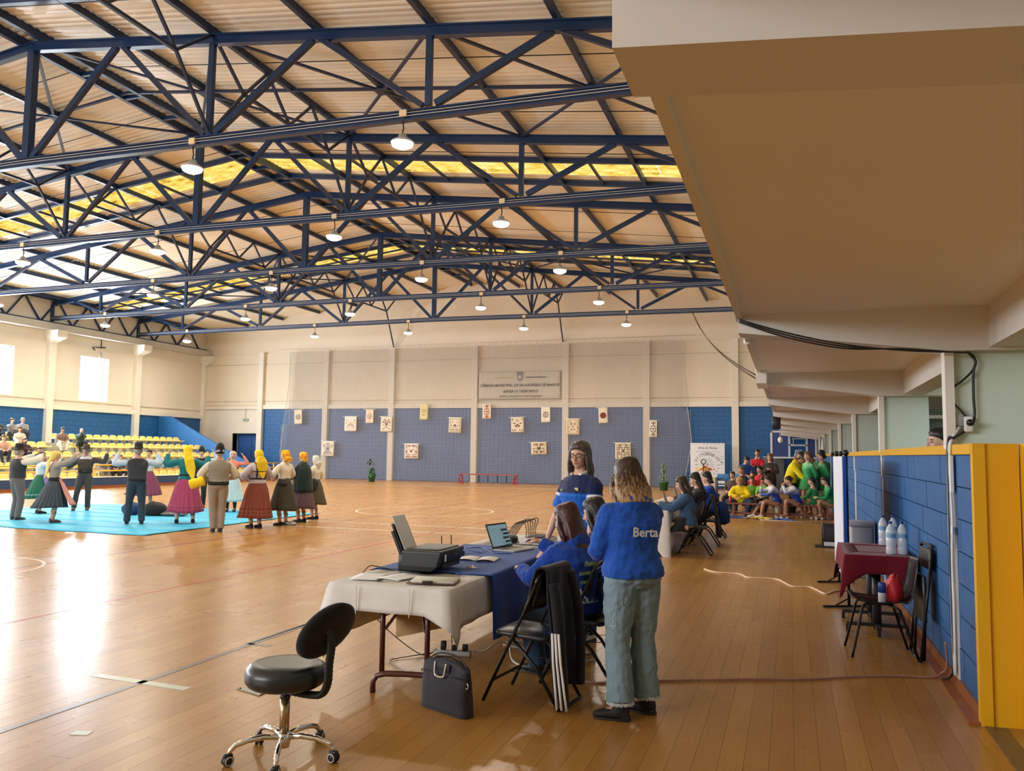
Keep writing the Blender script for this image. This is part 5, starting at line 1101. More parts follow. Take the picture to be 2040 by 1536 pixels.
def person(label, loc, head_deg, H=1.65, sex='f', pel=(0, 0, .93), lean=(0, 0, 0), head=(0, 0), hands=None, elbow=None, feet=None, knee=None, curl=(.5, .5), girth=1., v=.0185, skin=0, wear=(), hair=None, face=1, group=None, palm=None, skinlegs=None, cat='person', ns=1.0):
    s = H/1.70
    root = thing('person', label, cat, loc, math.radians(head_deg-90), group)
    P = Vector(pel); lf, ls, tw = [math.radians(a) for a in lean]
    Rt = Matrix.Rotation(ls, 3, 'Y') @ Matrix.Rotation(-lf, 3, 'X'); U = Rt @ Vector((0, 0, 1)); Rc = Rt @ Matrix.Rotation(tw, 3, 'Z')
    TS = [(h, a*girth, b*girth if h < .43 else b) for h, a, b in (TORSO_F if sex == 'f' else TORSO_M)]
    shw = .158 if sex == 'f' else .182
    # spine bends smoothly: pelvis stays upright, chest takes the lean
    def sp(h):
        k = min(max((h+.02)/.30, 0), 1); R_ = Matrix.Rotation(ls*k, 3, 'Y') @ Matrix.Rotation(-lf*k, 3, 'X')
        return R_
    def spine(h):
        p = Vector(P); n = 8; base = min(h, 0); p = p+Vector((0, 0, base)); 
        if h > 0:
            for i in range(n): p = p+sp(h*(i+.5)/n) @ Vector((0, 0, h/n))
        return p
    N_ = spine(.50); hy, hp = math.radians(head[0]), math.radians(head[1])
    Hm = Rc @ Matrix.Rotation(hy, 3, 'Z') @ Matrix.Rotation(hp, 3, 'X')     # +pitch looks up
    Hc = N_+(U*.6+Hm @ Vector((0, .12, .9))).normalized()*.145
    SR, SL = spine(.40)+Rc @ Vector((shw, 0, 0)), spine(.40)+Rc @ Vector((-shw, 0, 0))
    hands = hands or ((.24, .04, .78), (-.24, .04, .78)); elbow = elbow or ((.4, -1, -.3), (-.4, -1, -.3))
    feet = feet or ((.10, .0, .085), (-.10, .0, .085)); knee = knee or ((.15, 1, 0), (-.15, 1, 0))
    TH = .402
    AR = [SR, *ik(SR, hands[0], .285, .25, elbow[0])]; AL = [SL, *ik(SL, hands[1], .285, .25, elbow[1])]
    hipR, hipL = P+Vector((.088, 0, -.05)), P+Vector((-.088, 0, -.05))
    LR = [hipR, *ik(hipR, feet[0], TH, TH, knee[0])]; LL = [hipL, *ik(hipL, feet[1], TH, TH, knee[1])]
    S = lambda mb: setattr(mb, 'v', [(x*s, y*s, z*s) for x, y, z in mb.v]) or mb
    def torso(mb, h0, h1, o, n=22, wk=1.0):
        rings = []
        hs = [q for q in TS if h0 <= q[0] <= h1]
        def at_(h):
            for (a, b) in zip(TS[:-1], TS[1:]):
                if a[0] <= h <= b[0]: k = (h-a[0])/(b[0]-a[0]); return (h, a[1]+(b[1]-a[1])*k, a[2]+(b[2]-a[2])*k)
            return TS[0] if h < TS[0][0] else TS[-1]
        seq = ([at_(h0)] if h0 >= TS[0][0] else [(h0, TS[1][1]*wk, TS[1][2]*wk)])+[q for q in hs if h0+.015 < q[0] < h1-.015]+[at_(h1)]
        for h, a, b in seq:
            c = spine(h); R_ = sp(h) @ Matrix.Rotation(tw*min(max(h/.4, 0), 1), 3, 'Z')
            a, b = a+o, b+o; sq = .85
            rg = []
            for k in range(n):
                t = 2*PI*k/n; ct, st = math.cos(t), math.sin(t); yy = b*math.copysign(abs(st)**sq, st)
                if sex == 'f' and .22 < h < .36 and st > 0: yy += .028*st*(1-abs((h-.29)/.08))*(.6+.4*abs(math.sin(2*t)))
                if h < .06 and st < 0: yy *= 1.12
                rg.append(c+R_ @ Vector((a*math.copysign(abs(ct)**sq, ct), yy, 0)))
            rings.append(rg)
        return mb.loft(rings)
    def limb(mb, pts, radii, n=12):
        a, b, c = pts; P_ = seg(a, b, 5)+seg(b, c, 5)[1:]
        P_[5] = (P_[4]+P_[5]*2+P_[6])/4; m_ = len(P_); rr = []
        for i in range(m_):
            t = i/(m_-1)*(len(radii)-1); k = min(int(t), len(radii)-2); rr.append(radii[k]+(radii[k+1]-radii[k])*(t-k))
        return mb.tube(P_, rr, n)
    # --- body
    B = MB(); torso(B, -.09, .54, 0)
    B.tube([spine(.47), N_+(Hc-N_)*.35, Hc-(Hc-N_)*.15], [.058, .050, .052], 14)
    fr = .74 if H < 1.4 else .78
    for A_, sgn in ((AR, 1), (AL, -1)):
        B.ell(A_[0]+Vector((0, 0, -.008)), (.052, .050, .052), 12, 8)
        limb(B, A_, [.050, .047, .044, .040, .040, .037, .031, .026] if sex == 'm' else [.046, .044, .040, .036, .036, .033, .027, .023])
    for L_ in (LR, LL):
        limb(B, L_, [.088, .088, .078, .066, .056, .054, .055, .050, .040, .034])
    B.ell(Hc+Hm @ Vector((0, -.008, .022)), (.077*ns, .097*ns, .098), 20, 14, Hm)
    B.ell(Hc+Hm @ Vector((0, .022, -.035)), (.058, .068, .075), 18, 12, Hm)
    B.ell(Hc+Hm @ Vector((0, .050, -.088)), (.026, .026, .020), 10, 7, Hm)
    B.tube([Hc+Hm @ Vector(q) for q in ((0, .085, .015), (0, .100, -.012), (0, .108, -.028), (0, .088, -.036))], [.008, .011, .014, .010], 8)
    for e_ in (-1, 1): B.ell(Hc+Hm @ Vector((e_*.076, -.005, -.012)), (.010, .018, .030), 10, 7, Hm); B.ell(Hc+Hm @ Vector((e_*.036, .062, -.024)), (.022, .020, .020), 10, 7, Hm)
    # hands: palm and five bent fingers
    for i, (A_, sgn) in enumerate(((AR, 1), (AL, -1))):
        d = (A_[2]-A_[1]).normalized(); pn = Vector(palm[i]) if palm and palm[i] else Vector((-sgn*.8, .3, -.4)); pn = (pn-d*pn.dot(d)).normalized(); sd = d.cross(pn)*sgn
        if sd.dot(Vector((0, 1, 0))) < -.2 and not palm: sd = -sd
        w_ = A_[2]; cu = curl[i]; k = fr+.22
        B.tube([w_-d*.02, w_+d*.02*k, w_+d*.05*k, w_+d*.085*k], [(.024, .018), (.034, .016), (.040, .015), (.036, .013)] if abs((d.cross(Vector((0, 0, 1)) if abs(d.z) < .9 else Vector((0, 1, 0)))).normalized().dot(sd)) > .7 else [(.018, .024), (.016, .034), (.015, .040), (.013, .036)], 12)
        for f, (off, ln) in enumerate(((.027, .070), (.009, .078), (-.009, .072), (-.026, .056))):
            p = w_+d*.078*k+sd*off; dd = d; pts = [p-d*.01]; 
            for q, fl in enumerate((.42, .33, .25)):
                an = cu*(.7+.5*q); dd = (Matrix.Rotation(0, 3, 'X') @ dd); dd = (dd*math.cos(an)+pn*math.sin(an)).normalized(); pts.append(pts[-1]+dd*ln*fl*1.15)
            B.tube(pts, [.0095, .009, .0082, .007], 7)
        th = (d*.55+sd*.75+pn*.35).normalized(); p = w_+d*.02+sd*.022
        B.tube([p, p+th*.035, p+(th*.055+d*.016+pn*.01*(1+cu)), p+(th*.062+d*.036+pn*.016*(1+cu))], [.013, .012, .0095, .008], 8)
    # feet
    FT = []
    for i, L_ in enumerate((LR, LL)):
        a = L_[2]; sh_ = (L_[1]-L_[2]).normalized(); fd = (Vector((0, 1, 0)) if not wear or not any(w_[0] == 'toe' for w_ in wear) else Vector([w_ for w_ in wear if w_[0] == 'toe'][0][1][i])).normalized()
        FT.append((a, fd))
        B.tube([a+Vector((0, 0, .01))-fd*.03, a-Vector((0, 0, .035))+fd*.03, a-Vector((0, 0, .055))+fd*.10, a-Vector((0, 0, .062))+fd*.145], [.036, .040, .034, .022], 10)
    bm_ = skinlegs or SKIN[skin]
    body = remesh(S(B).build("body", SKIN[skin], root), v*.9 if v < .01 else v*.88, 2)
    off = 0
    for wi, wv in enumerate(wear):
        kd, m = wv[0], wv[1]; o_ = dict(wv[2]) if len(wv) > 2 else {}; lo = o_.get('o', .012)
        if kd in ('top', 'vest'):
            g = MB(); torso(g, o_.get('hem', -.06), o_.get('neck', .485), lo, wk=o_.get('flare', 1.0))
            sl = o_.get('sleeve', 1.0); puff = o_.get('puff', 0)
            if kd == 'top' and sl > 0:
                for A_ in (AR, AL):
                    n_ = seg(A_[0], A_[1], 6)+seg(A_[1], A_[2], 6)[1:]; q = max(2, int(round(12*sl))); n_ = n_[:q+1]
                    if len(n_) > 8: n_[6] = (n_[5]+n_[6]*2+n_[7])/4
                    rr = [(.052-.0022*j)+lo+(puff*math.sin(PI*min(j/q, 1))**.8) for j in range(len(n_))]
                    if sl >= .95 and not o_.get('wide'): rr[-1] = .030+lo*.6+.004
                    if sl < .6: rr = [r_+.006 for r_ in rr]
                    g.tube(n_, rr, 12)
                    g.ell(A_[0]+Vector((0, 0, -.008)), (.052+lo, .050+lo, .050+lo), 12, 8)
            if o_.get('hood'):
                hc = spine(.47)+Rc @ Vector((0, -.085, .0)); g.ell(hc, (.115, .06, .075), 14, 9, Rc); g.ell(hc+Rc @ Vector((0, .02, .035)), (.10, .07, .035), 14, 9, Rc)
            if o_.get('band'): 
                pass
            ob = remesh(S(g).build(o_.get('name', 'jacket' if kd == 'top' else 'waistcoat'), m, root), v, 3, o_.get('fold', .012 if v < .01 else .008), tex2 if v < .01 else tex)
            if kd == 'top': root['_top'] = ob.name
        elif kd == 'trousers':
            g = MB(); torso(g, -.09, o_.get('waist', .12), lo); end = o_.get('end', 1.0); fl = o_.get('flare', 0)
            for L_ in (LR, LL):
                n_ = seg(L_[0], L_[1], 6)+seg(L_[1], L_[2]+(L_[1]-L_[2])*o_.get('hemk', -.06), 6)[1:]; q = int(round(12*min(end, 1))); n_ = n_[:q+1]
                if len(n_) > 8: n_[6] = (n_[5]+n_[6]*2+n_[7])/4
                base = [.094, .094, .090, .083, .076, .069, .064, .061, .060, .056, .051, .048, .046]
                g.tube(n_, [base[j]*girth**.5+lo+fl*(max(0, j-6)/6)**1.1+(o_.get('loose', 0)*j/12) for j in range(len(n_))], 14)
            remesh(S(g).build(o_.get('name', 'trousers'), m, root), v, 3, o_.get('fold', .010 if v < .01 else .007), tex2 if v < .01 else tex)
            if o_.get('fray'):
                for L_ in (LR, LL):
                    c = L_[2]+(L_[1]-L_[2])*(o_.get('hemk', -.06)+.035); ax = (L_[2]-L_[1]).normalized(); mf = MB()
                    for q in range(90):
                        t = 2*PI*q/90; e = Vector((math.cos(t), math.sin(t), 0)); rr = .046+fl+lo-.004; p = c+e*rr
                        mf.bar(p*s, (p+ax*R.uniform(.015, .026)+e*R.uniform(-.002, .006))*s, .0045, .003)
                    stuff(mf.build('frayed_hem', mat('frayed denim', (.55, .60, .62), .9), root))
        elif kd == 'skirt':
            z0 = P.z+o_.get('waist', .12); z1 = o_.get('hem', .34); r1 = o_.get('r', .34); n = 96; fc = (LR[2]+LL[2])/2; rings = []; sw = Vector((*o_.get('swing', (0, 0)), 0)); pl = o_.get('pleat', .05)
            for j in range(13):
                t = j/12; z = z0+(z1-z0)*t; c = Vector((P.x, P.y, 0)).lerp(Vector((fc.x, fc.y, 0)), t*.6)+sw*t*t
                hipf = math.sin(min(1, t*3.2)*PI/2); rx_ = (.138*girth)*(1-hipf)+.195*girth*hipf+(r1-.195*girth)*max(0, t-.12)/.88; ry_ = rx_*(.80+.12*t)
                rg = []
                for k in range(n):
                    a = 2*PI*k/n; f = 1+pl*(.35+.65*t)*math.sin(22*a+1.7*math.sin(3*a))*(.4 if t < .05 else 1)+.05*t*math.sin(3*a+wi)
                    rg.append(Vector((c.x+rx_*f*math.cos(a), c.y+ry_*f*math.sin(a), z+.012*t*math.sin(2*a+1))))
                rings.append(rg)
            g = MB().loft(rings, cap=False); g.add(rings[0], [tuple(range(n))]); solid(S(g).build(o_.get('name', 'skirt'), m, root), .006, 1)
            if o_.get('bands'):
                g = MB()
                for bz in o_['bands']:
                    j = int((bz-z0)/(z1-z0)*12*1.0); rg = rings[min(max(j, 0), 12)]; g.tube([p*1.0+(p-Vector((fc.x, fc.y, p.z))).normalized()*.004 for p in rg], .006, 4, closed=True)
                S(g).build('hem_band', o_['bandmat'], root)
        elif kd == 'apron':
            z0 = P.z+.12; z1 = o_.get('hem', .40); a0 = o_.get('a', 90); r1 = o_.get('r', .37); fc = (LR[2]+LL[2])/2
            def ap(u, v_):
                a = math.radians(a0+(u-.5)*o_.get('span', 100)); t = v_; hipf = math.sin(min(1, t*3.2)*PI/2); rx_ = .138*girth*(1-hipf)+.205*girth*hipf+(r1-.195)*max(0, t-.12)/.88+.012
                c = Vector((P.x, P.y, 0)).lerp(Vector((fc.x, fc.y, 0)), t*.6)+Vector((*o_.get('swing', (0, 0)), 0))*t*t; f = 1+.03*math.sin(u*24)*t
                return Vector((c.x+rx_*f*math.cos(a), c.y+rx_*f*.9*math.sin(a), z0+(z1-z0)*t))
            solid(S(MB().grid(ap, 24, 12)).build('apron', m, root), .006)
        elif kd == 'belt':
            g = MB(); torso(g, o_.get('h0', .06), o_.get('h1', .17), o_.get('o', .026)); S(g).build(o_.get('name', 'sash'), m, root)
        elif kd == 'scarf':
            # head kerchief: covers crown, sides and nape, with a tail behind
            g = MB(); rings = []
            for z, cy_, rx_, ry_ in ((.118, -.01, .01, .01), (.112, -.01, .045, .055), (.09, -.012, .075, .090), (.055, -.014, .090, .102), (.02, -.028, .094, .096), (-.02, -.042, .092, .084), (-.06, -.052, .084, .074), (-.10, -.06, .066, .060), (-.13, -.07, .04, .045)):
                rings.append([Hc+Hm @ Vector((rx_*math.cos(t)*(1+.035*math.sin(9*t+z*40)), cy_+ry_*math.sin(t)*(1+.03*math.sin(7*t+z*60)), z)) for t in [2*PI*k/36 for k in range(36)]])
            g.loft(rings)
            tl = o_.get('tail', (0, -.06, -.42)); a = Hc+Hm @ Vector((0, -.10, -.05)); tl = Vector(tl); wd = o_.get('tw', .085)
            if tl.length > .01: g.tube([a, a+tl*.25+Rc @ Vector((0, -.03, 0)), a+tl*.6, a+tl], [(wd*.8, .04), (wd*1.15, .030), (wd*1.1, .022), (wd*.25, .012)], 12)
            remesh(S(g).build('headscarf', m, root), min(v, .010), 2, .010)
            if o_.get('spots'):
                g = MB()
                for q in range(26):
                    a_, b_ = R.uniform(0, 2*PI), R.uniform(-.4, 1.2); e = Vector((math.cos(a_)*math.cos(b_)*.098, -.02+math.sin(a_)*math.cos(b_)*.105, .01+math.sin(b_)*.108))
                    if e.y > .04: continue
                    g.ell(Hc+Hm @ e, (.016, .016, .016), 7, 5)
                S(g).build('print_flower', o_['spots'], root)
        elif kd == 'hat':
            br = o_.get('brim', .165)*1.28; hh = o_.get('h', .13); q = Hc+Hm @ Vector((0, -.005, .055))
            S(MB().lathe([(.01, hh+.0), (.06, hh+.004), (.085, hh-.008), (.092, .04), (.098, .008), (br, .014), (br+.004, .006), (br, 0), (.09, -.004), (.01, -.002)][::-1], q, 30, .95, 1.08, Hm)).build('hat', m, root)
            S(MB().lathe([(.0985, .008), (.0965, .035)], q, 30, .955, 1.085, Hm, cap=False)).build('hat_band', M_BLACK, root)
        elif kd == 'cap':
            rings = []
            for z, cy_, rx_, ry_ in ((.19, -.03, .01, .01), (.18, -.03, .04, .045), (.13, -.02, .076, .088), (.08, -.012, .088, .100), (.03, -.012, .090, .104), (-.03, -.035, .088, .084), (-.04, -.036, .07, .07)):
                rings.append([Hc+Hm @ Vector((rx_*math.cos(t), cy_+ry_*math.sin(t), z)) for t in [2*PI*k/24 for k in range(24)]])
            S(MB().loft(rings)).build('cap', m, root)
        elif kd == 'hoodup':
            rings = []
            for z, cy_, rx_, ry_ in ((.135, -.02, .01, .01), (.128, -.02, .05, .06), (.10, -.02, .09, .10), (.05, -.03, .108, .098), (0, -.04, .112, .088), (-.06, -.05, .11, .08), (-.12, -.06, .10, .075)):
                rings.append([Hc+Hm @ Vector((rx_*math.cos(t), cy_+ry_*math.sin(t), z)) for t in [2*PI*k/24 for k in range(24)]])
            S(MB().loft(rings)).build('raised_hood', m, root)
        elif kd == 'cape':
            rings = []; z1 = o_.get('hem', .62)
            for j in range(10):
                t = j/9; z = 1.46+(z1-1.46)*t; rx_ = .075+.15*math.sin(min(1, t*3.2)*PI/2)+.05*t; ry_ = .06+.09*math.sin(min(1, t*3)*PI/2)+.07*t
                rings.append([Vector((rx_*math.cos(a)*(1+.05*t*math.sin(15*a)), -.01+ry_*math.sin(a)*(1+.05*t*math.sin(15*a)), z)) for a in [2*PI*k/60 for k in range(60)]])
            g = MB().loft(rings, cap=False); g.add(rings[0], [tuple(range(60))]); solid(S(g).build('cape', m, root), .008, 1)
        elif kd == 'shoes':
            st_ = o_.get('style', 'flat')
            for (a, fd) in FT:
                sd_ = Vector((-fd.y, fd.x, 0)); g = MB(); rings = []; base = a.z-.085+o_.get('lift', 0)
                for t, w_, hh in ((-.055, .026, .075), (-.035, .034, .085), (.0, .037, .080), (.05, .038, .062), (.10, .042, .048), (.15, .036, .036), (.178, .018, .022)):
                    rings.append([Vector((a.x, a.y, base))+fd*t*1.03+sd_*(w_+.007)*math.cos(q)+Vector((0, 0, .004+(hh+.012)*.5*(1+math.sin(q)))) for q in [2*PI*k/14 for k in range(14)]])
                g.loft(rings)
                if st_ == 'boot': g.tube([Vector((a.x, a.y, base+.05)), a+Vector((0, 0, .03)), a+Vector((0, 0, .13))], [.050, .052, .052], 14)
                if st_ == 'skate': g.tube([Vector((a.x, a.y, base+.06)), a+Vector((0, 0, .10))], [.044, .042], 12)
                sh = remesh(S(g).build('shoe', m, root), min(v, .009), 2)
                if st_ in ('flat', 'boot'): S(MB().rbox(Vector((a.x, a.y, base+.006))+fd*.055, (.082, .25, .012), .035, Matrix((sd_, fd, Vector((0, 0, 1)))).transposed()).rbox(Vector((a.x, a.y, base+.018))-fd*.03, (.06, .06, .036), .012, Matrix((sd_, fd, Vector((0, 0, 1)))).transposed())).build('sole', o_.get('sole', M_BLACK), sh)
                if st_ == 'skate':
                    S(MB().rbox(Vector((a.x, a.y, base-.0))+fd*.05, (.05, .26, .012), .01, Matrix((sd_, fd, Vector((0, 0, 1)))).transposed())).build('skate_plate', M_HOUS, sh)
                    for q in (-.02, .13):
                        for e in (-1, 1): S(MB().lathe([(.01, -.016), (.027, -.014), (.027, .014), (.01, .016)], Vector((a.x, a.y, base-.028))+fd*q+sd_*e*.042, 14, rot=Matrix((fd, Vector((0, 0, 1)), sd_)).transposed())).build('wheel', M_PAPER, sh)
        elif kd == 'tights':
            g = MB()
            for L_ in (LR, LL): limb(g, L_, [.092, .092, .082, .070, .059, .057, .058, .053, .043, .037])
            remesh(S(g).build('tights', m, root), v, 2)
        elif kd == 'socks':
            g = MB()
            for L_ in (LR, LL): g.tube([L_[2]+Vector((0, 0, -.02)), L_[2]+(L_[1]-L_[2])*.12, L_[2]+(L_[1]-L_[2])*o_.get('k', .45)], [.038, .042, .058], 12)
            S(g).build('sock', m, root)
        elif kd == 'collar':
            g = MB(); c = spine(.485); 
            for e in (-1, 1): g.loft([[c+Rc @ Vector(q) for q in ((e*.012, .088, -.085), (e*.034, .086, -.075), (e*.030, .092, -.07), (e*.012, .094, -.085))], [c+Rc @ Vector(q) for q in ((e*.048, .062, .0), (e*.070, .055, .0), (e*.072, .060, .012), (e*.050, .066, .016))], [c+Rc @ Vector(q) for q in ((e*.062, -.02, .018), (e*.078, -.025, .01), (e*.080, -.02, .03), (e*.064, -.018, .036))]], smooth=False)
            S(g).build('collar', m, root)
        elif kd == 'cuff':
            for A_ in (AR, AL):
                d = (A_[1]-A_[0]).normalized(); q = A_[0]+d*o_.get('d', .165); S(MB().tube([q-d*.012, q+d*.012], .0665+o_.get('r', 0), 18)).build('sleeve_hem', m, root)
        elif kd == 'glasses':
            g = MB()
            for e in (-1, 1): g.tube([Hc+Hm @ Vector((e*.034+.026*math.cos(q*PI/8)*1.0, .094-abs(.026*math.cos(q*PI/8)+.034)*.12, .004+.019*math.sin(q*PI/8))) for q in range(16)], .0028, 6, closed=True); g.tube([Hc+Hm @ Vector(q) for q in ((e*.060, .084, .012), (e*.080, .04, .010), (e*.082, -.01, .0))], .0028, 6)
            g.tube([Hc+Hm @ Vector(q) for q in ((-.009, .098, .008), (0, .101, .010), (.009, .098, .008))], .003, 6)
            S(g).build('glasses', m, root)
        elif kd == 'strap':
            g = MB()
            for e in (-1, 1): g.tube([spine(.16)+Rc @ Vector((e*.10, -.12, 0)), spine(.30)+Rc @ Vector((e*.10, -.135, 0)), spine(.44)+Rc @ Vector((e*.10, -.10, .02)), spine(.46)+Rc @ Vector((e*.10, .02, .03))], [(.020, .008)]*4, 8)
            S(g).build('strap', m, root)
        elif kd == 'yoke':       # contrast line across chest or back
            g = MB(); torso(g, o_.get('h0', .2), o_.get('h1', .215), o_.get('o', .032)); S(g).build('trim_band', m, root)
        elif kd == 'shawl':
            g = MB(); c = spine(.02); g.ell(c+Vector(o_.get('at', (-.05, -.14, -.02))), o_.get('r', (.19, .09, .12)), 16, 10); remesh(S(g).build('folded_shawl', m, root), v, 2, .02)
    # --- face
    if face:
        for e in (-1, 1):
            p = Hc+Hm @ Vector((e*.032, .080, .003))
            if v < .01:
                ey = S(MB().ell(p, (.0125, .0095, .0058), 14, 9, Hm)).build('eye', mat('eye white', (.75, .72, .68), .2), root); S(MB().ell(p+Hm @ Vector((0, .0058, 0)), (.0055, .005, .0054), 10, 7, Hm)).build('iris', mat('iris', (.03, .015, .01), .2), ey)
            else: S(MB().ell(p+Hm @ Vector((0, .006, 0)), (.011, .006, .006), 9, 6, Hm)).build('eye', mat('dark eye', (.03, .02, .018), .3), root)
            S(MB().tube([Hc+Hm @ Vector((e*q, y_, z_)) for q, y_, z_ in ((.016, .090, .021), (.034, .087, .026), (.050, .076, .020))], [.003, .0038, .002], 6)).build('eyebrow', mat('brow', (.03, .018, .012), .8), root)
        S(MB().ell(Hc+Hm @ Vector((0, .083, -.058)), (.023, .010, .0075), 12, 7, Hm)).build('lips', mat('lips', (.42, .13, .11), .45), root)
    # --- hair
    if hair:
        style, hm = hair[0], hair[1]; L_ = hair[2] if len(hair) > 2 else .22; wdn = hair[3] if len(hair) > 3 else 1.0; n = 64 if v < .01 else 28; rings = []
        hv = .006 if style == 'long' else 0; cap = [(.130+hv, -.018, .01, .01), (.126+hv, -.016, .045, .052), (.110+hv, -.014, .070+hv, .086), (.080, -.012, .086+hv, .099), (.052, -.016, .090+hv, .096), (.02, -.034, .091+hv, .084)]
        if style == 'short': pr = cap+[(-.02, -.050, .082, .062), (-.055, -.060, .070, .048), (-.085, -.062, .05, .035), (-.09, -.062, .02, .02)]
        elif style == 'tied': pr = cap+[(-.02, -.052, .080, .058), (-.045, -.065, .06, .04), (-.05, -.07, .02, .02)]
        elif style == 'nape': pr = [(.045, -.03, .02, .02), (.04, -.03, .083, .085), (.01, -.038, .086, .078), (-.03, -.050, .080, .060), (-.06, -.060, .066, .045), (-.08, -.062, .03, .02)]
        elif style == 'fringe': pr = [(-.05, -.045, .09, .02)][:0]+[(.100, -.02, .02, .01), (.09, -.03, .085, .07), (-.0, -.045, .088, .07), (-.06, -.06, .07, .045), (-.07, -.06, .02, .02)]
        else:
            pr = cap+[(-.02, -.046, .090*max(1, wdn*.97), .070), (-.07, -.052, .093*wdn, .064)]
            q = 7
            for i in range(1, q+1):
                t = i/q; zz = -.07-(L_-.07)*t; pr.append((zz, -.056-.030*t, (.094+.012*math.sin(PI*t))*wdn*(1-.10*t), .058*(1-.15*t)*(wdn**.5)))
            pr.append((-L_-.012, -.09, .02, .012))
        for z, cy_, rx_, ry_ in pr:
            rg = []
            for k in range(n):
                t = 2*PI*k/n; nn = noise.noise(Vector((math.cos(t)*(5 if v < .01 else 3), math.sin(t)*(5 if v < .01 else 3), z*6+3)))
                nn2 = noise.noise(Vector((math.cos(t)*16, math.sin(t)*16, z*(9 if wdn > 1.15 else 2)))) if v < .01 else 0
                f = 1+(.07*nn+.11*nn2)*(min(1, max(0, (.12-z)*6)))
                rg.append(Hc+Hm @ Vector((rx_*f*math.cos(t), cy_+ry_*f*math.sin(t), z+(.012*nn if z > -L_ else 0))))
            rings.append(rg)
        g = MB().loft(rings)
        if style == 'long' and L_ > .13 and v < .01:
            for e in (-1, 1): g.tube([Hc+Hm @ Vector(q) for q in ((e*.050, .030, .100), (e*.078, .022, .03), (e*.088*wdn, .018, -.05), (e*.094*wdn, .0, -.12), (e*.09*wdn, -.02, -L_+.01))], [(.012, .02), (.018, .024), (.020, .03), (.022, .034), (.012, .016)], 10)
        ho = S(g).build('hair', hm, root)
        if v < .01: remesh(ho, .0068, 3)
        if len(hair) > 4 or style == 'tied':
            ex_ = hair[4] if len(hair) > 4 else 'bun'
            if ex_ == 'bun': S(MB().ell(Hc+Hm @ Vector((0, -.118, .03)), (.038, .034, .036), 12, 8, Hm)).build('hair_bun', hm, root)
            if ex_ == 'pony': S(MB().tube([Hc+Hm @ Vector(q) for q in ((0, -.09, .05), (0, -.14, .04), (0, -.155, -.06), (0, -.14, -.20), (0, -.13, -.30))], [.018, .028, .032, .024, .006], 10)).build('ponytail', hm, root)
    root['_s'] = s
    return root
def shrink(o, target, off=.003):
    m = o.modifiers.new('wrap', 'SHRINKWRAP'); m.target = target; m.wrap_method = 'PROJECT'; m.use_project_y = True; m.use_negative_direction = True; m.use_positive_direction = True; m.offset = off; m.wrap_mode = 'ABOVE_SURFACE'; return o
def child(root, stem_):
    for c in root.children:
        if c.name.split('.')[0] == stem_: return c
# ------------------------------------------------------------------ the people near the camera
M_DENIM = mat('washed denim', (.20, .30, .36), .85, bump=.4, bscale=160, var=.28, vscale=5); M_DEND = fabric('dark denim', (.025, .055, .11)); M_PHONE = mat('phone grey', (.25, .25, .3), .3)
M_BOOT = mat('black suede', (.014, .011, .010), .7)
b = person('woman seen from behind in royal blue hoodie and frayed light jeans, holding a phone', (-.97, 5.33, 0), 129, 1.62, v=.0085, pel=(0, 0, .935), lean=(5, 0, 0), head=(-4, -12),
    hands=((.04, .34, 1.13), (-.08, .31, 1.10)), elbow=((.9, -.5, -1), (-.8, -.7, -1)), feet=((.12, .02, .085), (-.12, -.06, .085)), knee=((.1, 1, 0), (-.1, 1, 0)), girth=1.12, face=0, curl=(.9, .9), palm=[(-.8, .1, .3), (.8, .1, .3)],
    wear=[('toe', ((-.55, .83, 0), (-.80, .60, 0))), ('trousers', M_DENIM, dict(hemk=.06, flare=.030, fray=1, o=.014, waist=.14, fold=.02)), ('top', M_ROY, dict(hood=1, hem=-.02, o=.030, fold=.020)), ('socks', M_BOOT, dict(k=.35)), ('shoes', M_BOOT, dict(style='boot'))], hair=('long', H_BLO, .20, 1.30))
tp_ = child(b, 'jacket'); tp_.name = 'hooded_top'
shrink(text('Berta', .082, mat('white print', (.75, .80, .82), .7), b, (-.012, -.19, 1.165), (PI/2, .03, 0), bold=.0016, ext=.0005), tp_)
m_ = MB()
for s in (-1, 1): m_.tube([(s*.05, -.155, .80), (s*.05, -.165, .70), (s*.085, -.16, .67), (s*.13, -.14, .70), (s*.13, -.13, .80)], .0022, 5)
pk = m_.build('back_pocket', mat('denim seam', (.10, .16, .20), .9), b); sw = pk.modifiers.new('wrap', 'SHRINKWRAP'); sw.target = child(b, 'trousers'); sw.offset = .002
m_ = MB()
for q in range(3): m_.tube(bez([(-.165+.0*q, -.02-.03*q, .70-.02*q), (-.17, .0-.03*q, .66-.02*q), (-.165, -.03-.03*q, .62-.02*q), (-.17, -.0-.02*q, .58)], 4), .003, 5)
pk = m_.build('embroidered_patch', mat('patch thread', (.42, .50, .54), .9), b); sw = pk.modifiers.new('wrap', 'SHRINKWRAP'); sw.target = child(b, 'trousers'); sw.offset = .003
def local(root, p): return root.matrix_basis @ Vector(p)
s_ = b['_s']
ph = thing('smartphone', 'grey smartphone held in front of the standing woman in jeans', 'phone', local(b, (-.02*s_, .385*s_, 1.165*s_)), b.rotation_euler.z)
MB().rbox((0, 0, 0), (.075, .15, .009), .01, Matrix.Rotation(.6, 3, 'X')).build('case', M_PHONE, ph); MB().rbox((0, -.003, .006), (.068, .14, .003), .008, Matrix.Rotation(.6, 3, 'X')).build('screen', mat('phone screen', (.05, .06, .08), .15, emit=(.35, .4, .5), estr=.3), ph)
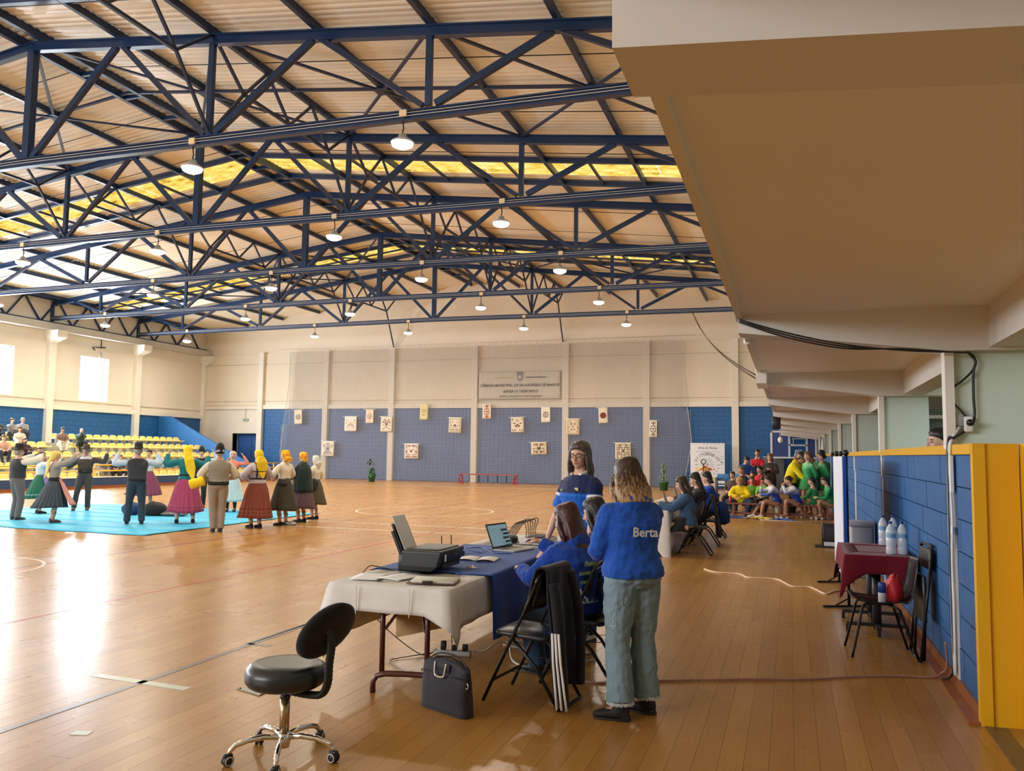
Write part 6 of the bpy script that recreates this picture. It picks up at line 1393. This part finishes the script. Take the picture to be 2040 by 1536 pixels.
# seated red-haired woman
M_HOOD2 = fabric('ultramarine fleece', (.010, .055, .33))
r = person('seated woman with long dark red hair and blue hoodie printed with skates', (-1.52, 6.02, 0), 150, 1.63, v=.0085, pel=(0, 0, .565), lean=(8, 0, 0), head=(14, -8),
    hands=((.10, .50, .98), (-.20, .40, .80)), elbow=((.8, -.3, -1), (-1, -.4, -1)), feet=((.10, .40, .085), (-.12, .30, .085)), girth=1.35, face=1, curl=(.7, .5), palm=[(0, -.2, -1), (0, -.2, -1)],
    wear=[('trousers', M_DEND, dict(o=.016, waist=.1)), ('top', M_HOOD2, dict(hood=1, hem=-.05, o=.032, fold=.018)), ('shoes', M_BLACK)], hair=('long', H_RED, .27, 1.22))
tp_ = child(r, 'jacket'); tp_.name = 'hooded_top'
M_LIME = mat('lime print', (.45, .60, .12), .7)
for k, ln in enumerate(('Patinar', 'movimentos', 'com Glória')): shrink(text(ln, .050, M_LIME, r, (-.045, -.20, .862-.062*k), rx, shear=.35, ext=.0005, bold=.0006), tp_)
m_ = MB()
for e in (-1, 1):
    x = -.045+e*.045
    m_.bar((x+e*.012, -.2, .675), (x-e*.006, -.2, .625), .024, .002, up=(0, 1, 0)).bar((x-e*.008, -.2, .622), (x-e*.03, -.2, .600), .022, .002, up=(0, 1, 0)).bar((x+e*.02, -.2, .612), (x-e*.036, -.2, .592), .006, .002, up=(0, 1, 0))
    for q in (-.034, -.016, .012, .026): m_.lathe([(.004, -.0005), (.0095, -.0005), (.0095, .0005), (.004, .0005)], (x+e*q, -.2, .588-.0*q), 10, rot=Matrix.Rotation(PI/2, 3, 'X'))
shrink(m_.build('skate_print', mat('pale print', (.62, .70, .74), .7), r), tp_)
person('seated woman with straight black hair, half hidden behind the red-haired woman', (-1.47, 6.72, 0), 170, 1.64, v=.0098, pel=(0, 0, .565), lean=(6, 0, 0), head=(0, -8), hands=((.14, .46, .82), (-.16, .46, .82)), elbow=((.8, -.3, -1), (-.8, -.3, -1)), feet=((.10, .42, .085), (-.10, .42, .085)), wear=[('trousers', M_BLKF), ('top', M_BLKF, dict(hem=-.04, o=.02)), ('shoes', M_PAPER)], hair=('long', H_BLK, .26, 1.1))
# standing woman with glasses
M_POLO = matz('polo jersey', [(0.9, (.012, .11, .50)), (1.29, (.012, .13, .58)), (1.305, (.008, .016, .075)), (1.6, (.010, .018, .085))], .7)
g_ = person('standing woman with dark-framed glasses in a navy and blue polo shirt', (-1.79, 7.32, 0), 236, 1.76, v=.0085, pel=(0, 0, .93), lean=(3, 0, 0), head=(21, 1), hands=((.26, .20, .80), (-.24, .16, .80)), elbow=((1, -.6, -.2), (-1, -.6, -.2)), girth=1.15, skin=0,
    wear=[('trousers', M_DEND, dict(waist=.08)), ('top', M_POLO, dict(sleeve=.42, hem=-.04, o=.024, fold=.014)), ('collar', M_PAPER), ('cuff', M_PAPER, dict(d=.120, r=.012)), ('glasses', mat('tortoise frame', (.03, .012, .01), .3)), ('shoes', M_PAPER)], hair=('long', H_BG, .18, 1.0))
child(g_, 'jacket').name = 'polo_shirt'
MB().rbox((-.085, .150, 1.335), (.05, .004, .028), .004).build('chest_badge', mat('gold badge', (.5, .42, .15), .5), g_); MB().rbox((.09, .145, 1.322), (.09, .004, .012), .002).build('chest_stripe', M_LIME, g_)
# head behind the blue wall
person('dark-haired person in the passage, only the hair showing above the blue wall', (1.41, 9.0, 0), 195, 1.95, 'm', v=.01, wear=[('trousers', M_BLKF), ('top', M_BLKF, dict(hem=-.03)), ('shoes', M_BLACK)], hair=('short', H_BLK), face=1)
# ------------------------------------------------------------------ judges
SITH = ((.13, .48, .84), (-.13, .48, .84)); SITE = ((.8, -.2, -1), (-.8, -.2, -1)); SITF = ((.10, .42, .085), (-.10, .42, .085))
def sitter(label, x, y, z, hd, H, top, bottom, hair, v=.0135, pelz=.50, **k):
    k.setdefault('hands', ((.10, .36, pelz+.12), (-.10, .36, pelz+.12))); k.setdefault('elbow', SITE); k.setdefault('feet', SITF); sh = k.pop('shoe', M_BLACK); extra = k.pop('extra', [])
    return person(label, (x, y, z), hd, H, v=v, pel=(0, 0, pelz), wear=[bottom, top, ('shoes', sh)]+extra, hair=hair, **k)
M_SLATE = fabric('slate blue knit', (.035, .085, .17))
sitter('seated judge in profile, long dark straight hair and slate blue jumper', -1.62, 13.95, 0, 188, 1.66, ('top', M_SLATE, dict(hem=-.06, o=.034)), ('skirt', M_BLKF, dict(hem=.40, r=.24, pleat=.02)), ('long', H_BRN, .26, 1.05), v=.0098, pelz=.565, hands=SITH, feet=((.08, .34, .085), (-.08, .40, .085)), lean=(8, 0, 0), head=(0, -10))
sitter('second seated judge in black with long black hair, nearest judge’s neighbour', -1.58, 15.6, 0, 190, 1.70, ('top', M_BLKF, dict(hem=-.05, o=.02)), ('trousers', M_BLKF), ('long', H_BLK, .30, 1.1), pelz=.565, hands=SITH, lean=(8, 0, 0), head=(0, -8))
sitter('third seated judge in bright blue coat with dark bobbed hair', -1.55, 17.3, 0, 188, 1.68, ('top', M_HOOD2, dict(hem=-.05, o=.03)), ('trousers', M_BLKF), ('long', H_BLK, .12, 1.05), pelz=.565, hands=SITH, lean=(6, 0, 0), head=(0, -6))
sitter('dark-haired judge with glasses leaning on the table behind the nearest judge', -2.02, 18.75, 0, 262, 1.62, ('top', M_BLKF, dict(hem=-.05)), ('trousers', M_BLKF), ('long', H_BLK, .14, 1.0), pelz=.54, hands=((.10, .30, 1.0), (-.12, .30, .85)), lean=(12, 0, 0), extra=[('glasses', M_BLACK)])
folding_chair(-2.02, 18.80, math.radians(78), 'black folding chair under the judge with glasses at the table’s far end')
# ------------------------------------------------------------------ folk dancers
W_ = fabric('white linen shirt', (.72, .74, .78)); W2 = fabric('cream lace blouse', (.78, .74, .64)); BL = fabric('black wool', (.02, .022, .026)); CHR = fabric('charcoal wool', (.045, .05, .056)); BRW = fabric('brown wool', (.085, .062, .050))
YS = fabric('yellow kerchief', (.86, .62, .02)); YP = fabric('pale yellow kerchief', (.80, .62, .16)); ORS = mat('orange print', (.72, .20, .01), .8); OS_ = fabric('saffron kerchief', (.85, .45, .015)); WS = fabric('white kerchief', (.66, .64, .56))
SH = M_BOOT
UP = ((.34, .10, 1.50), (-.34, .10, 1.50)); UPE = ((1, .1, -.8), (-1, .1, -.8)); FWD = ((.16, .44, 1.50), (-.16, .44, 1.50)); HIP = ((.16, .20, 1.04), (-.16, .20, 1.04)); HIPE = ((1, -.5, -.1), (-1, -.5, -.1))
def dancer(label, x, y, hd, H, wear, **k): return person(label, (x, y, .014 if k.pop('mat', 1) else 0), hd, H, wear=wear, group='folk dancers', ns=1.0, **k)
dancer('leftmost dancer, man in black hat and dark waistcoat with full cream sleeves', -16.42, 14.0, 75, 1.64, [('trousers', fabric('grey flannel', (.15, .145, .14)), dict(flare=.012)), ('top', W2, dict(hem=.08, puff=.045)), ('vest', CHR, dict(o=.028, hem=.03)), ('hat', BL, dict(brim=.15, h=.14)), ('shoes', BRW)], sex='m', girth=1.12, hands=FWD, elbow=((1, -.2, -.6), (-1, -.2, -.6)), hair=('nape', H_GRY))
dancer('dancer in white blouse with green skirt and lilac apron', -17.55, 15.6, 60, 1.52, [('skirt', fabric('green wool skirt', (.02, .13, .08)), dict(hem=.42, r=.40, bands=(.52,), bandmat=W_)), ('apron', fabric('lilac apron', (.26, .18, .48)), dict(hem=.46, r=.43, a=60, swing=(.05, .05))), ('top', W_, dict(hem=.13, puff=.02)), ('scarf', BL, dict(tail=(0, 0, 0))), ('socks', SKIN[1]), ('shoes', SH)], hands=FWD, elbow=UPE)
dancer('dancer with pale yellow kerchief, grey blouse, dark skirt and pink apron', -15.18, 13.85, 52, 1.56, [('skirt', fabric('dark grey skirt', (.06, .075, .09)), dict(hem=.36, r=.42, swing=(-.06, -.05))), ('apron', fabric('salmon apron', (.62, .27, .24)), dict(hem=.42, r=.40, a=85, swing=(.05, .10))), ('top', fabric('taupe blouse', (.36, .32, .30)), dict(hem=.12, puff=.015)), ('belt', BL, dict(h0=.06, h1=.13)), ('scarf', YP, dict(tail=(.05, -.12, -.48))), ('socks', SKIN[1]), ('shoes', BRW)], hands=((.12, .42, 1.60), (-.12, .46, 1.52)), elbow=UPE)
dancer('man in brown jacket and wide-brimmed hat facing the camera with arms spread', -17.43, 16.84, 308, 1.68, [('trousers', fabric('brown trousers', (.075, .066, .062)), dict(flare=.012)), ('top', W_, dict(hem=.1)), ('top', BRW, dict(hem=.06, o=.026, neck=.42)), ('belt', BL), ('collar', W_), ('hat', BRW, dict(brim=.185, h=.11)), ('shoes', BRW)], sex='m', hands=((.50, .12, 1.30), (-.52, .10, 1.50)), elbow=((.6, -.3, -1), (-.6, -.3, -1)), feet=((.22, .02, .085), (-.10, .0, .085)), hair=('nape', H_BRN), skin=1)
dancer('man in black hat seen from behind, dark waistcoat and pale blue sleeves, arms raised', -13.36, 14.3, 133, 1.70, [('trousers', fabric('slate trousers', (.035, .055, .075)), dict(flare=.012)), ('top', fabric('pale blue shirt', (.50, .62, .74)), dict(hem=.1, puff=.02)), ('vest', CHR, dict(o=.028, hem=.04)), ('belt', BL, dict(h0=.0, h1=.10)), ('hat', BL, dict(brim=.165, h=.13)), ('shoes', BL)], sex='m', girth=1.08, hands=((.37, .10, 1.52), (-.37, .10, 1.52)), elbow=((1, -.1, -.9), (-1, -.1, -.9)), feet=((.13, .0, .085), (-.16, .05, .085)), hair=('nape', H_GRY), face=0)
dancer('dancer in dark red checked skirt half hidden behind the man in the black hat', -17.0, 18.6, 300, 1.60, [('skirt', fabric('crimson check skirt', (.16, .02, .07), stripes=((.30, .10, .16), 14), axis=2), dict(hem=.36, r=.50, swing=(.10, 0))), ('top', W2, dict(hem=.13, puff=.03)), ('socks', SKIN[0]), ('shoes', SH)], hands=((.38, .1, 1.48), (-.38, .1, 1.48)), elbow=UPE, hair=('tied', H_BRN))
dancer('dancer in teal jacket and mauve-pink skirt with a long yellow kerchief', -12.61, 14.96, 128, 1.72, [('skirt', fabric('mauve pink skirt', (.36, .055, .125)), dict(hem=.25, r=.37, bands=(.36,), bandmat=fabric('pink braid', (.45, .12, .2)))), ('top', fabric('teal jacket cloth', (.015, .17, .19)), dict(hem=.02, puff=.018, o=.02, flare=1.05)), ('belt', BL, dict(h0=.10, h1=.13, o=.03)), ('scarf', YS, dict(tail=(.14, -.10, -.60), tw=.09)), ('socks', SKIN[0]), ('shoes', BL)], hands=((.42, .12, 1.46), (-.40, .12, 1.50)), elbow=((1, -.1, -1), (-1, -.1, -1)), feet=((.16, 0, .085), (-.17, 0, .085)), face=0)
dancer('dancer in white shirt with arms lifted, hidden behind the teal-jacketed dancer', -15.55, 19.0, 310, 1.66, [('trousers', BL), ('top', fabric('pale blue shirt', (.5, .62, .74)), dict(hem=.1, puff=.02)), ('vest', BL, dict(o=.028)), ('cap', BL), ('shoes', BL)], sex='m', hands=((.33, .1, 1.58), (-.33, .1, 1.58)), elbow=UPE, hair=('nape', H_BLK))
dk = dancer('man in dark stocking cap, beige waistcoat and khaki trousers, back to the camera', -10.89, 13.85, 135, 1.72, [('trousers', fabric('khaki cotton', (.30, .25, .19)), dict(flare=.006)), ('top', fabric('cream shirt', (.62, .58, .46)), dict(hem=.1, puff=.03)), ('vest', fabric('beige waistcoat cloth', (.27, .25, .20)), dict(o=.028, hem=.05)), ('belt', BL, dict(h0=-.01, h1=.09)), ('cap', BL), ('shoes', M_BOOT)], sex='m', girth=1.12, hands=HIP, elbow=HIPE, feet=((.07, 0, .085), (-.07, 0, .085)), hair=('nape', H_GRY), face=0, mat=0)
t = thing('drum_basket', 'yellow cloth-covered drum held at the hip of the man in khaki trousers', 'drum', local(dk, (-.40, .02, .98)), dk.rotation_euler.z)
MB().lathe([(.01, -.14), (.095, -.14), (.10, -.1), (.09, .0), (.10, .1), (.095, .14), (.01, .14)], (0, 0, 0), 20, rot=Matrix.Rotation(1.25, 3, 'Y') @ Matrix.Rotation(.3, 3, 'X')).build('shell', YS, t); MB().lathe([(.01, -.146), (.085, -.147), (.09, -.142)], (0, 0, 0), 18, rot=Matrix.Rotation(1.25, 3, 'Y') @ Matrix.Rotation(.3, 3, 'X')).build('drumhead', mat('brown skin head', (.30, .15, .08), .7), t)
dancer('dancer in coral top and pale blue checked skirt beyond the man in khaki', -13.97, 18.3, 300, 1.60, [('skirt', fabric('pale blue check', (.35, .58, .66), stripes=((.75, .8, .8), 12), axis=0), dict(hem=.30, r=.34)), ('top', fabric('coral blouse', (.75, .22, .15)), dict(hem=.13)), ('vest', BL, dict(o=.022, neck=.3)), ('scarf', fabric('beige kerchief', (.62, .46, .36)), dict(tail=(.2, -.1, -.1))), ('socks', BL), ('shoes', BL)], hands=((.30, .1, 1.58), (-.30, .1, 1.55)), elbow=UPE)
dancer('dancer in long yellow kerchief and rust skirt with black straps on her blouse', -10.72, 14.9, 158, 1.66, [('skirt', fabric('rust skirt', (.24, .065, .040)), dict(hem=.22, r=.37, pleat=.06, bands=(.42, .36, .30), bandmat=fabric('rust braid', (.32, .10, .07)))), ('top', fabric('mauve white blouse', (.52, .48, .56)), dict(hem=.02, puff=.02, o=.02, flare=1.05)), ('strap', BL), ('yoke', BL, dict(h0=.12, h1=.15)), ('yoke', BL, dict(h0=.28, h1=.295)), ('scarf', YS, dict(tail=(.03, -.06, -.46), tw=.12)), ('socks', SKIN[0]), ('shoes', BL)], hands=HIP, elbow=HIPE, girth=1.1, feet=((.08, 0, .085), (-.08, .08, .085)), face=1, mat=0)
dancer('dancer in flowered saffron kerchief, white lace blouse and dark olive skirt', -10.57, 15.65, 172, 1.66, [('skirt', fabric('dark olive skirt', (.055, .052, .035)), dict(hem=.34, r=.33)), ('top', W2, dict(hem=.1, puff=.02)), ('shawl', BL, dict(at=(-.10, -.04, -.02), r=(.12, .14, .07))), ('scarf', OS_, dict(tail=(0, -.05, -.12), tw=.10, spots=ORS)), ('socks', SKIN[0]), ('shoes', BL)], hands=HIP, elbow=HIPE, mat=0)
dancer('dancer wearing a dark green cape and flowered saffron kerchief', -10.66, 16.5, 172, 1.62, [('skirt', fabric('plum skirt', (.14, .085, .11)), dict(hem=.34, r=.34, pleat=.07)), ('top', BL, dict(hem=.1)), ('cape', fabric('bottle green cape', (.018, .036, .036)), dict(hem=.72)), ('scarf', fabric('amber kerchief', (.85, .42, .03)), dict(tail=(0, 0, 0), spots=ORS)), ('socks', SKIN[1]), ('shoes', BL)], hands=HIP, elbow=HIPE, mat=0)
dancer('rightmost dancer, white kerchief and white blouse, holding a black folded shawl', -10.85, 17.35, 178, 1.54, [('skirt', fabric('olive brown skirt', (.10, .085, .05)), dict(hem=.40, r=.33)), ('top', W2, dict(hem=.1, puff=.03, sleeve=.8)), ('shawl', BL, dict(at=(-.15, -.06, -.06), r=(.2, .1, .2))), ('scarf', WS, dict(tail=(0, -.05, -.18))), ('socks', SKIN[0]), ('shoes', BL)], hands=HIP, elbow=HIPE, mat=0)
# ------------------------------------------------------------------ spectators on the yellow seats
def spect(label, row, y, H, top, bottom, hair, hd=-25, **k):
    return sitter(label, ROW_X0-ROW_D*row-.45, y, ROW_Z[row]+(.13 if row == 0 else 0), hd, H, top, bottom, hair, v=.021, pelz=.37, group='spectators on the stand', **k)
T_ = lambda n, c, **k: ('top', fabric(n, c), dict(hem=-.04, o=.025, **k)); TR = lambda n, c: ('trousers', fabric(n, c))
FOLD = dict(hands=((-.05, .16, .68), (.05, .18, .70)), elbow=((1, .1, -.6), (-1, .1, -.6))); CHIN = dict(hands=((.02, .20, .98), (-.10, .22, .62)), elbow=((.5, .3, -1), (-.8, 0, -.6)))
spect('spectator with curly dark hair and pale grey jumper, hand at her chin, top row', 4, 27.95, 1.60, T_('pale grey jumper', (.33, .33, .33)), TR('navy trousers', (.03, .04, .07)), ('long', H_BRN, .10, 1.1), **CHIN)
spect('spectator man in grey sweatshirt, arms folded, top row beside the curly-haired woman', 4, 28.5, 1.68, T_('mid grey sweat', (.25, .27, .27)), TR('navy trousers', (.03, .04, .07)), ('short', H_GRY), sex='m', **FOLD)
spect('spectator in dark clothes at the left frame edge, top row', 4, 27.25, 1.62, T_('dark slate jumper', (.05, .07, .08)), TR('navy trousers', (.03, .04, .07)), ('short', H_BRN), **CHIN)
spect('spectator woman in cream open jacket over black, long brown hair', 3, 27.2, 1.64, T_('cream jacket', (.62, .58, .48)), TR('cream trousers', (.6, .55, .45)), ('long', H_BRN, .16, 1.0), extra=[('yoke', BL, dict(h0=.05, h1=.35, o=.0))])
spect('young spectator in dark brown top below the woman in the cream jacket', 2, 26.3, 1.50, T_('dark plum top', (.10, .05, .06)), TR('dark trousers', (.03, .03, .04)), ('long', H_BRN, .18, 1.0), **CHIN)
spect('spectator in peach shirt at the left edge of the picture', 2, 25.3, 1.66, T_('peach shirt', (.60, .38, .28)), TR('navy trousers', (.03, .04, .07)), ('short', H_BRN), sex='m')
spect('spectator man with brown jacket, white trousers and clasped hands', 3, 29.4, 1.72, T_('tan brown jacket', (.24, .16, .13)), TR('white trousers', (.72, .70, .64)), ('short', H_BRN), sex='m', lean=(10, 0, 0), skin=1)
spect('bald spectator in dark green jacket resting his mouth on his hands', 3, 30.45, 1.72, T_('dark green jacket', (.05, .085, .07)), TR('black trousers', (.02, .02, .025)), None, sex='m', lean=(16, 0, 0), hands=((.03, .22, .92), (-.03, .22, .90)), elbow=((.6, .2, -1), (-.6, .2, -1)))
spect('spectator in dark dress with tied hair, behind the pale yellow kerchief', 1, 25.8, 1.60, T_('maroon top', (.13, .05, .05)), TR('dark trousers', (.03, .03, .04)), ('short', H_BRN), skin=1)
DOT = fabric('dotted black dress', (.03, .03, .035), stripes=((.35, .33, .33), 16), axis=1)
spect('left one of three small spectators behind the yellow rail, dotted dark dress', 0, 27.8, 1.50, ('top', DOT, dict(hem=-.04, o=.02)), ('trousers', DOT), ('short', H_GRY))
spect('middle one of three small spectators behind the yellow rail, white collar', 0, 28.32, 1.62, T_('black cardigan', (.04, .04, .05)), TR('dark trousers', (.03, .03, .04)), ('short', H_GRY), extra=[('collar', W_)])
spect('right one of three small spectators behind the yellow rail, brown jacket', 0, 28.75, 1.56, T_('brown cardigan', (.14, .10, .09)), TR('navy trousers', (.03, .04, .07)), ('short', H_BRN))
# ------------------------------------------------------------------ skaters and helpers at the far right
GRN = matz('green skating dress', [(.75, (.01, .17, .04)), (1.1, (.01, .24, .06)), (1.32, (.05, .36, .12)), (1.45, (.20, .55, .25))], .5)
GRS = matz('green seated dress', [(.35, (.01, .17, .04)), (.7, (.01, .25, .07)), (.9, (.10, .42, .16)), (1.05, (.2, .5, .25))], .5)
BWS = matz('blue to white skating dress', [(.35, (.012, .03, .20)), (.64, (.015, .05, .32)), (.73, (.45, .50, .65)), (.78, (.70, .72, .76)), (1.1, (.72, .73, .76))], .5)
YEJ = fabric('bright yellow jacket', (.80, .62, .01)); REDJ = fabric('red polo cloth', (.50, .015, .03)); GPAT = fabric('lime pattern cloth', (.06, .30, .04), stripes=((.25, .50, .06), 9), axis=0)
tk = ('tights', M_TIGHT); SK = ('shoes', M_TIGHT, dict(style='skate', lift=.0)); WSH = ('shoes', M_PAPER)
def skater(label, x, y, z, hd, H, wear, hair, **k): return person(label, (x, y, z), hd, H, v=k.pop("v", .0185), wear=wear, hair=hair, **k)
BK = dict(hands=((.06, -.12, .92), (-.06, -.12, .92)), elbow=((1, -.6, 0), (-1, -.6, 0)))
# seated on the bench, knees to the left
skater('skater in blue and white dress on the bench, fist at her mouth, white skate boots', -.36, 23.40, 0, 196, 1.62, [tk, ('skirt', M_NAVF, dict(waist=.06, hem=.40, r=.20, pleat=.02)), ('top', BWS, dict(hem=-.05)), ('shoes', M_PAPER)], ('tied', H_BRN), pel=(0, 0, .46), lean=(28, 0, 0), head=(0, 14), hands=((.06, .40, .88), (-.12, .46, .66)), elbow=((.7, .6, -1), (-.8, .2, -.6)), feet=((.12, .62, .085), (-.10, .46, .085)))
skater('skater in blue and white dress on the bench resting her chin on both hands', .16, 23.40, 0, 200, 1.62, [tk, ('skirt', M_NAVF, dict(waist=.06, hem=.40, r=.20, pleat=.02)), ('top', BWS, dict(hem=-.05)), SK], ('tied', H_BRN), pel=(0, 0, .46), lean=(28, 0, 0), head=(0, 14), hands=((.05, .36, .92), (-.02, .38, .90)), elbow=((.6, .6, -1), (-.6, .6, -1)), feet=((.10, .42, .145), (-.08, .34, .145)))
skater('skater in green seated at the right end of the bench, bare brown skates forward', 1.02, 23.45, 0, 190, 1.60, [tk, ('skirt', GRS, dict(waist=.06, hem=.40, r=.20, pleat=.02)), ('top', GRS, dict(hem=-.05)), SK], ('tied', H_BRN), pel=(0, 0, .46), lean=(18, 0, 0), hands=((.12, .40, .62), (-.12, .40, .62)), elbow=SITE, feet=((.08, .40, .145), (-.08, .30, .145)))
skater('skater in open-backed green dress with long dark ponytail sitting turned away', .62, 23.62, 0, 150, 1.56, [tk, ('skirt', GRS, dict(waist=.06, hem=.34, r=.24, pleat=.03)), ('top', GRS, dict(hem=-.05, neck=.40)), SK], ('tied', H_BLK, 0, 1, 'pony'), pel=(0, 0, .44), lean=(10, 0, 0), head=(30, 0), hands=((.12, .36, .60), (-.12, .36, .60)), elbow=SITE, feet=((.10, .36, .145), (-.10, .36, .145)))
skater('helper in yellow hoodie with raised hood crouching over her phone', -1.33, 23.95, 0, 268, 1.58, [('trousers', M_DEND), ('top', YEJ, dict(hem=-.04, o=.032)), ('hoodup', fabric('tan hood lining', (.42, .26, .12))), ('shoes', M_BLACK)], ('fringe', H_LBR), pel=(0, 0, .42), lean=(20, 0, 0), head=(0, -24), hands=((.05, .34, .56), (-.05, .34, .56)), elbow=((1, .1, -.3), (-1, .1, -.3)), feet=((.18, .20, .085), (-.18, .20, .085)), knee=((.9, 1, .3), (-.9, 1, .3)))
skater('boy in lime patterned shirt sitting behind the bench, left one', -1.05, 24.7, 0, 275, 1.42, [('trousers', M_BLKF), ('top', GPAT, dict(hem=-.04, sleeve=.45)), ('shoes', M_BLACK)], ('short', H_BRN), pel=(0, 0, .50), skin=1, hands=((.08, .30, .62), (-.08, .30, .62)), elbow=SITE, feet=SITF)
skater('boy in lime patterned shirt sitting behind the bench, right one looking down', -.72, 24.5, 0, 262, 1.44, [('trousers', M_BLKF), ('top', fabric('bright lime pattern', (.16, .42, .06), stripes=((.35, .6, .1), 7), axis=2), dict(hem=-.04, sleeve=.45)), ('shoes', M_BLACK)], ('short', H_BRN), pel=(0, 0, .50), skin=1, head=(-20, -20), hands=((.08, .30, .62), (-.08, .30, .62)), elbow=SITE, feet=SITF)
skater('woman with long brown hair in black, seated behind the yellow hoodie', -1.42, 26.3, 0, 235, 1.62, [('trousers', M_BLKF), ('top', M_BLKF, dict(hem=-.04)), ('shoes', M_BLACK)], ('long', H_LBR, .30, 1.0), pel=(0, 0, .62), hands=((.1, .3, .8), (-.1, .3, .8)), elbow=SITE, feet=SITF)
skater('girl whose head shows just above the yellow raised hood', -1.62, 25.2, 0, 250, 1.50, [('trousers', M_BLKF), ('top', BRW, dict(hem=-.04)), ('shoes', M_BLACK)], ('short', H_BRN), pel=(0, 0, .58), hands=((.1, .3, .7), (-.1, .3, .7)), elbow=SITE, feet=SITF)
skater('child in red seated in the middle of the group, facing the camera', -1.12, 26.9, 0, 265, 1.46, [('trousers', M_BLKF), ('top', REDJ, dict(hem=-.04)), ('shoes', M_BLACK)], ('short', H_BRN), pel=(0, 0, .60), hands=((.1, .3, .7), (-.1, .3, .7)), elbow=SITE, feet=SITF, skin=0)
skater('girl in red seen in profile behind the seated children', -.92, 27.4, 0, 220, 1.54, [('trousers', M_BLKF), ('top', REDJ, dict(hem=-.04)), ('shoes', M_BLACK)], ('tied', H_BLK), pel=(0, 0, .70), hands=((.1, .3, .8), (-.1, .3, .8)), elbow=SITE, feet=SITF)
skater('boy in blue T-shirt looking down at his hands beside the wall post', -1.46, 29.0, 0, 300, 1.66, [('trousers', M_DEND), ('top', fabric('blue tee', (.02, .07, .30)), dict(hem=-.08, sleeve=.42, o=.02)), ('shoes', M_BLACK)], ('short', H_BLK), sex='m', lean=(10, 0, 0), head=(0, -25), hands=((.06, .30, 1.02), (-.06, .30, 1.02)), elbow=((1, -.2, -.6), (-1, -.2, -.6)))
skater('woman in red polo with folded arms standing against the blue wall', -1.12, 31.2, 0, 268, 1.90, [('trousers', M_BLKF), ('top', matz('red and navy polo', [(1.0, (.012, .02, .08)), (1.30, (.012, .02, .08)), (1.33, (.5, .015, .03)), (1.7, (.5, .015, .03))]), dict(hem=-.06)), ('collar', M_PAPER), ('shoes', M_BLACK)], ('tied', H_BLK), skin=1, hands=((-.08, .20, 1.12), (.08, .22, 1.15)), elbow=((1, .1, -.4), (-1, .1, -.4)))
skater('woman in dark glasses and dark cardigan, hands together at her chest', -.62, 28.2, 0, 262, 1.74, [('trousers', M_BLKF), ('top', fabric('dark brown cardigan', (.05, .035, .03)), dict(hem=-.08, o=.03)), ('yoke', fabric('patterned scarf', (.5, .45, .42), stripes=((.1, .1, .1), 30)), dict(h0=.16, h1=.42, o=.0)), ('glasses', M_BLACK), ('shoes', M_BLACK)], ('long', H_LBR, .14, 1.0), hands=((.04, .22, 1.18), (-.04, .22, 1.20)), elbow=((1, .1, -1), (-1, .1, -1)))
skater('man in yellow hooded jacket stooping over the skaters', .02, 24.7, 0, 335, 1.84, [('trousers', M_BLKF), ('top', YEJ, dict(hem=-.10, o=.034, hood=1)), ('shoes', M_BLACK)], ('short', H_BLK), sex='m', skin=2, lean=(34, 0, 0), head=(0, -20), hands=((.12, .52, .86), (-.10, .45, .90)), elbow=((.8, -.4, -.5), (-.8, -.4, -.5)))
skater('standing skater in green dress with light ponytail, hands behind her back', .47, 24.3, 0, 215, 1.74, [tk, ('skirt', GRN, dict(waist=.08, hem=.74, r=.26, pleat=.03)), ('top', GRN, dict(hem=.0)), SK], ('tied', H_LBR, 0, 1, 'pony'), feet=((.08, 0, .145), (-.08, 0, .145)), pel=(0, 0, .98), **BK)
skater('green-dressed skater mostly hidden behind the one with the light ponytail', .30, 25.0, 0, 205, 1.74, [tk, ('skirt', GRN, dict(waist=.08, hem=.74, r=.26, pleat=.03)), ('top', GRN, dict(hem=.0)), SK], ('tied', H_BRN), feet=((.08, 0, .145), (-.08, 0, .145)), pel=(0, 0, .98), **BK)
skater('standing skater in green dress with dark bun, profile to the left', .84, 24.6, 0, 198, 1.72, [tk, ('skirt', GRN, dict(waist=.08, hem=.74, r=.26, pleat=.03)), ('top', GRN, dict(hem=.0)), SK], ('tied', H_BLK, 0, 1, 'bun'), feet=((.08, 0, .145), (-.08, 0, .145)), pel=(0, 0, .98), **BK)
skater('skater in plain green top at the far right edge, facing the camera', .88, 26.0, 0, 262, 1.86, [('trousers', M_BLKF), ('top', fabric('dull green top', (.05, .17, .05)), dict(hem=-.06)), ('yoke', fabric('yellow-green stripe', (.35, .5, .15)), dict(h0=.18, h1=.20, o=.016)), ('shoes', M_BLACK)], ('short', H_BLK), skin=1)
# ------------------------------------------------------------------ settle every modifier into plain meshes, one object at a time
def bake_all():
    tmp = bpy.data.scenes.new('bake'); vl = tmp.view_layers[0]
    todo = [o for o in scene.objects if o.type == 'MESH' and len(o.modifiers)]
    todo.sort(key=lambda o: any(m.type == 'SHRINKWRAP' for m in o.modifiers))
    for o in todo:
        tmp.collection.objects.link(o); extra = [m.target for m in o.modifiers if m.type == 'SHRINKWRAP']
        for t in extra: tmp.collection.objects.link(t)
        vl.update(); dg = vl.depsgraph
        me = bpy.data.meshes.new_from_object(o.evaluated_get(dg), preserve_all_data_layers=True, depsgraph=dg)
        old = o.data; o.modifiers.clear(); o.data = me; me.name = o.name
        if not len(me.materials) and len(old.materials): me.materials.append(old.materials[0])
        for t in extra: tmp.collection.objects.unlink(t)
        tmp.collection.objects.unlink(o)
        if old.users == 0: bpy.data.meshes.remove(old)
    bpy.data.scenes.remove(tmp)
bake_all()
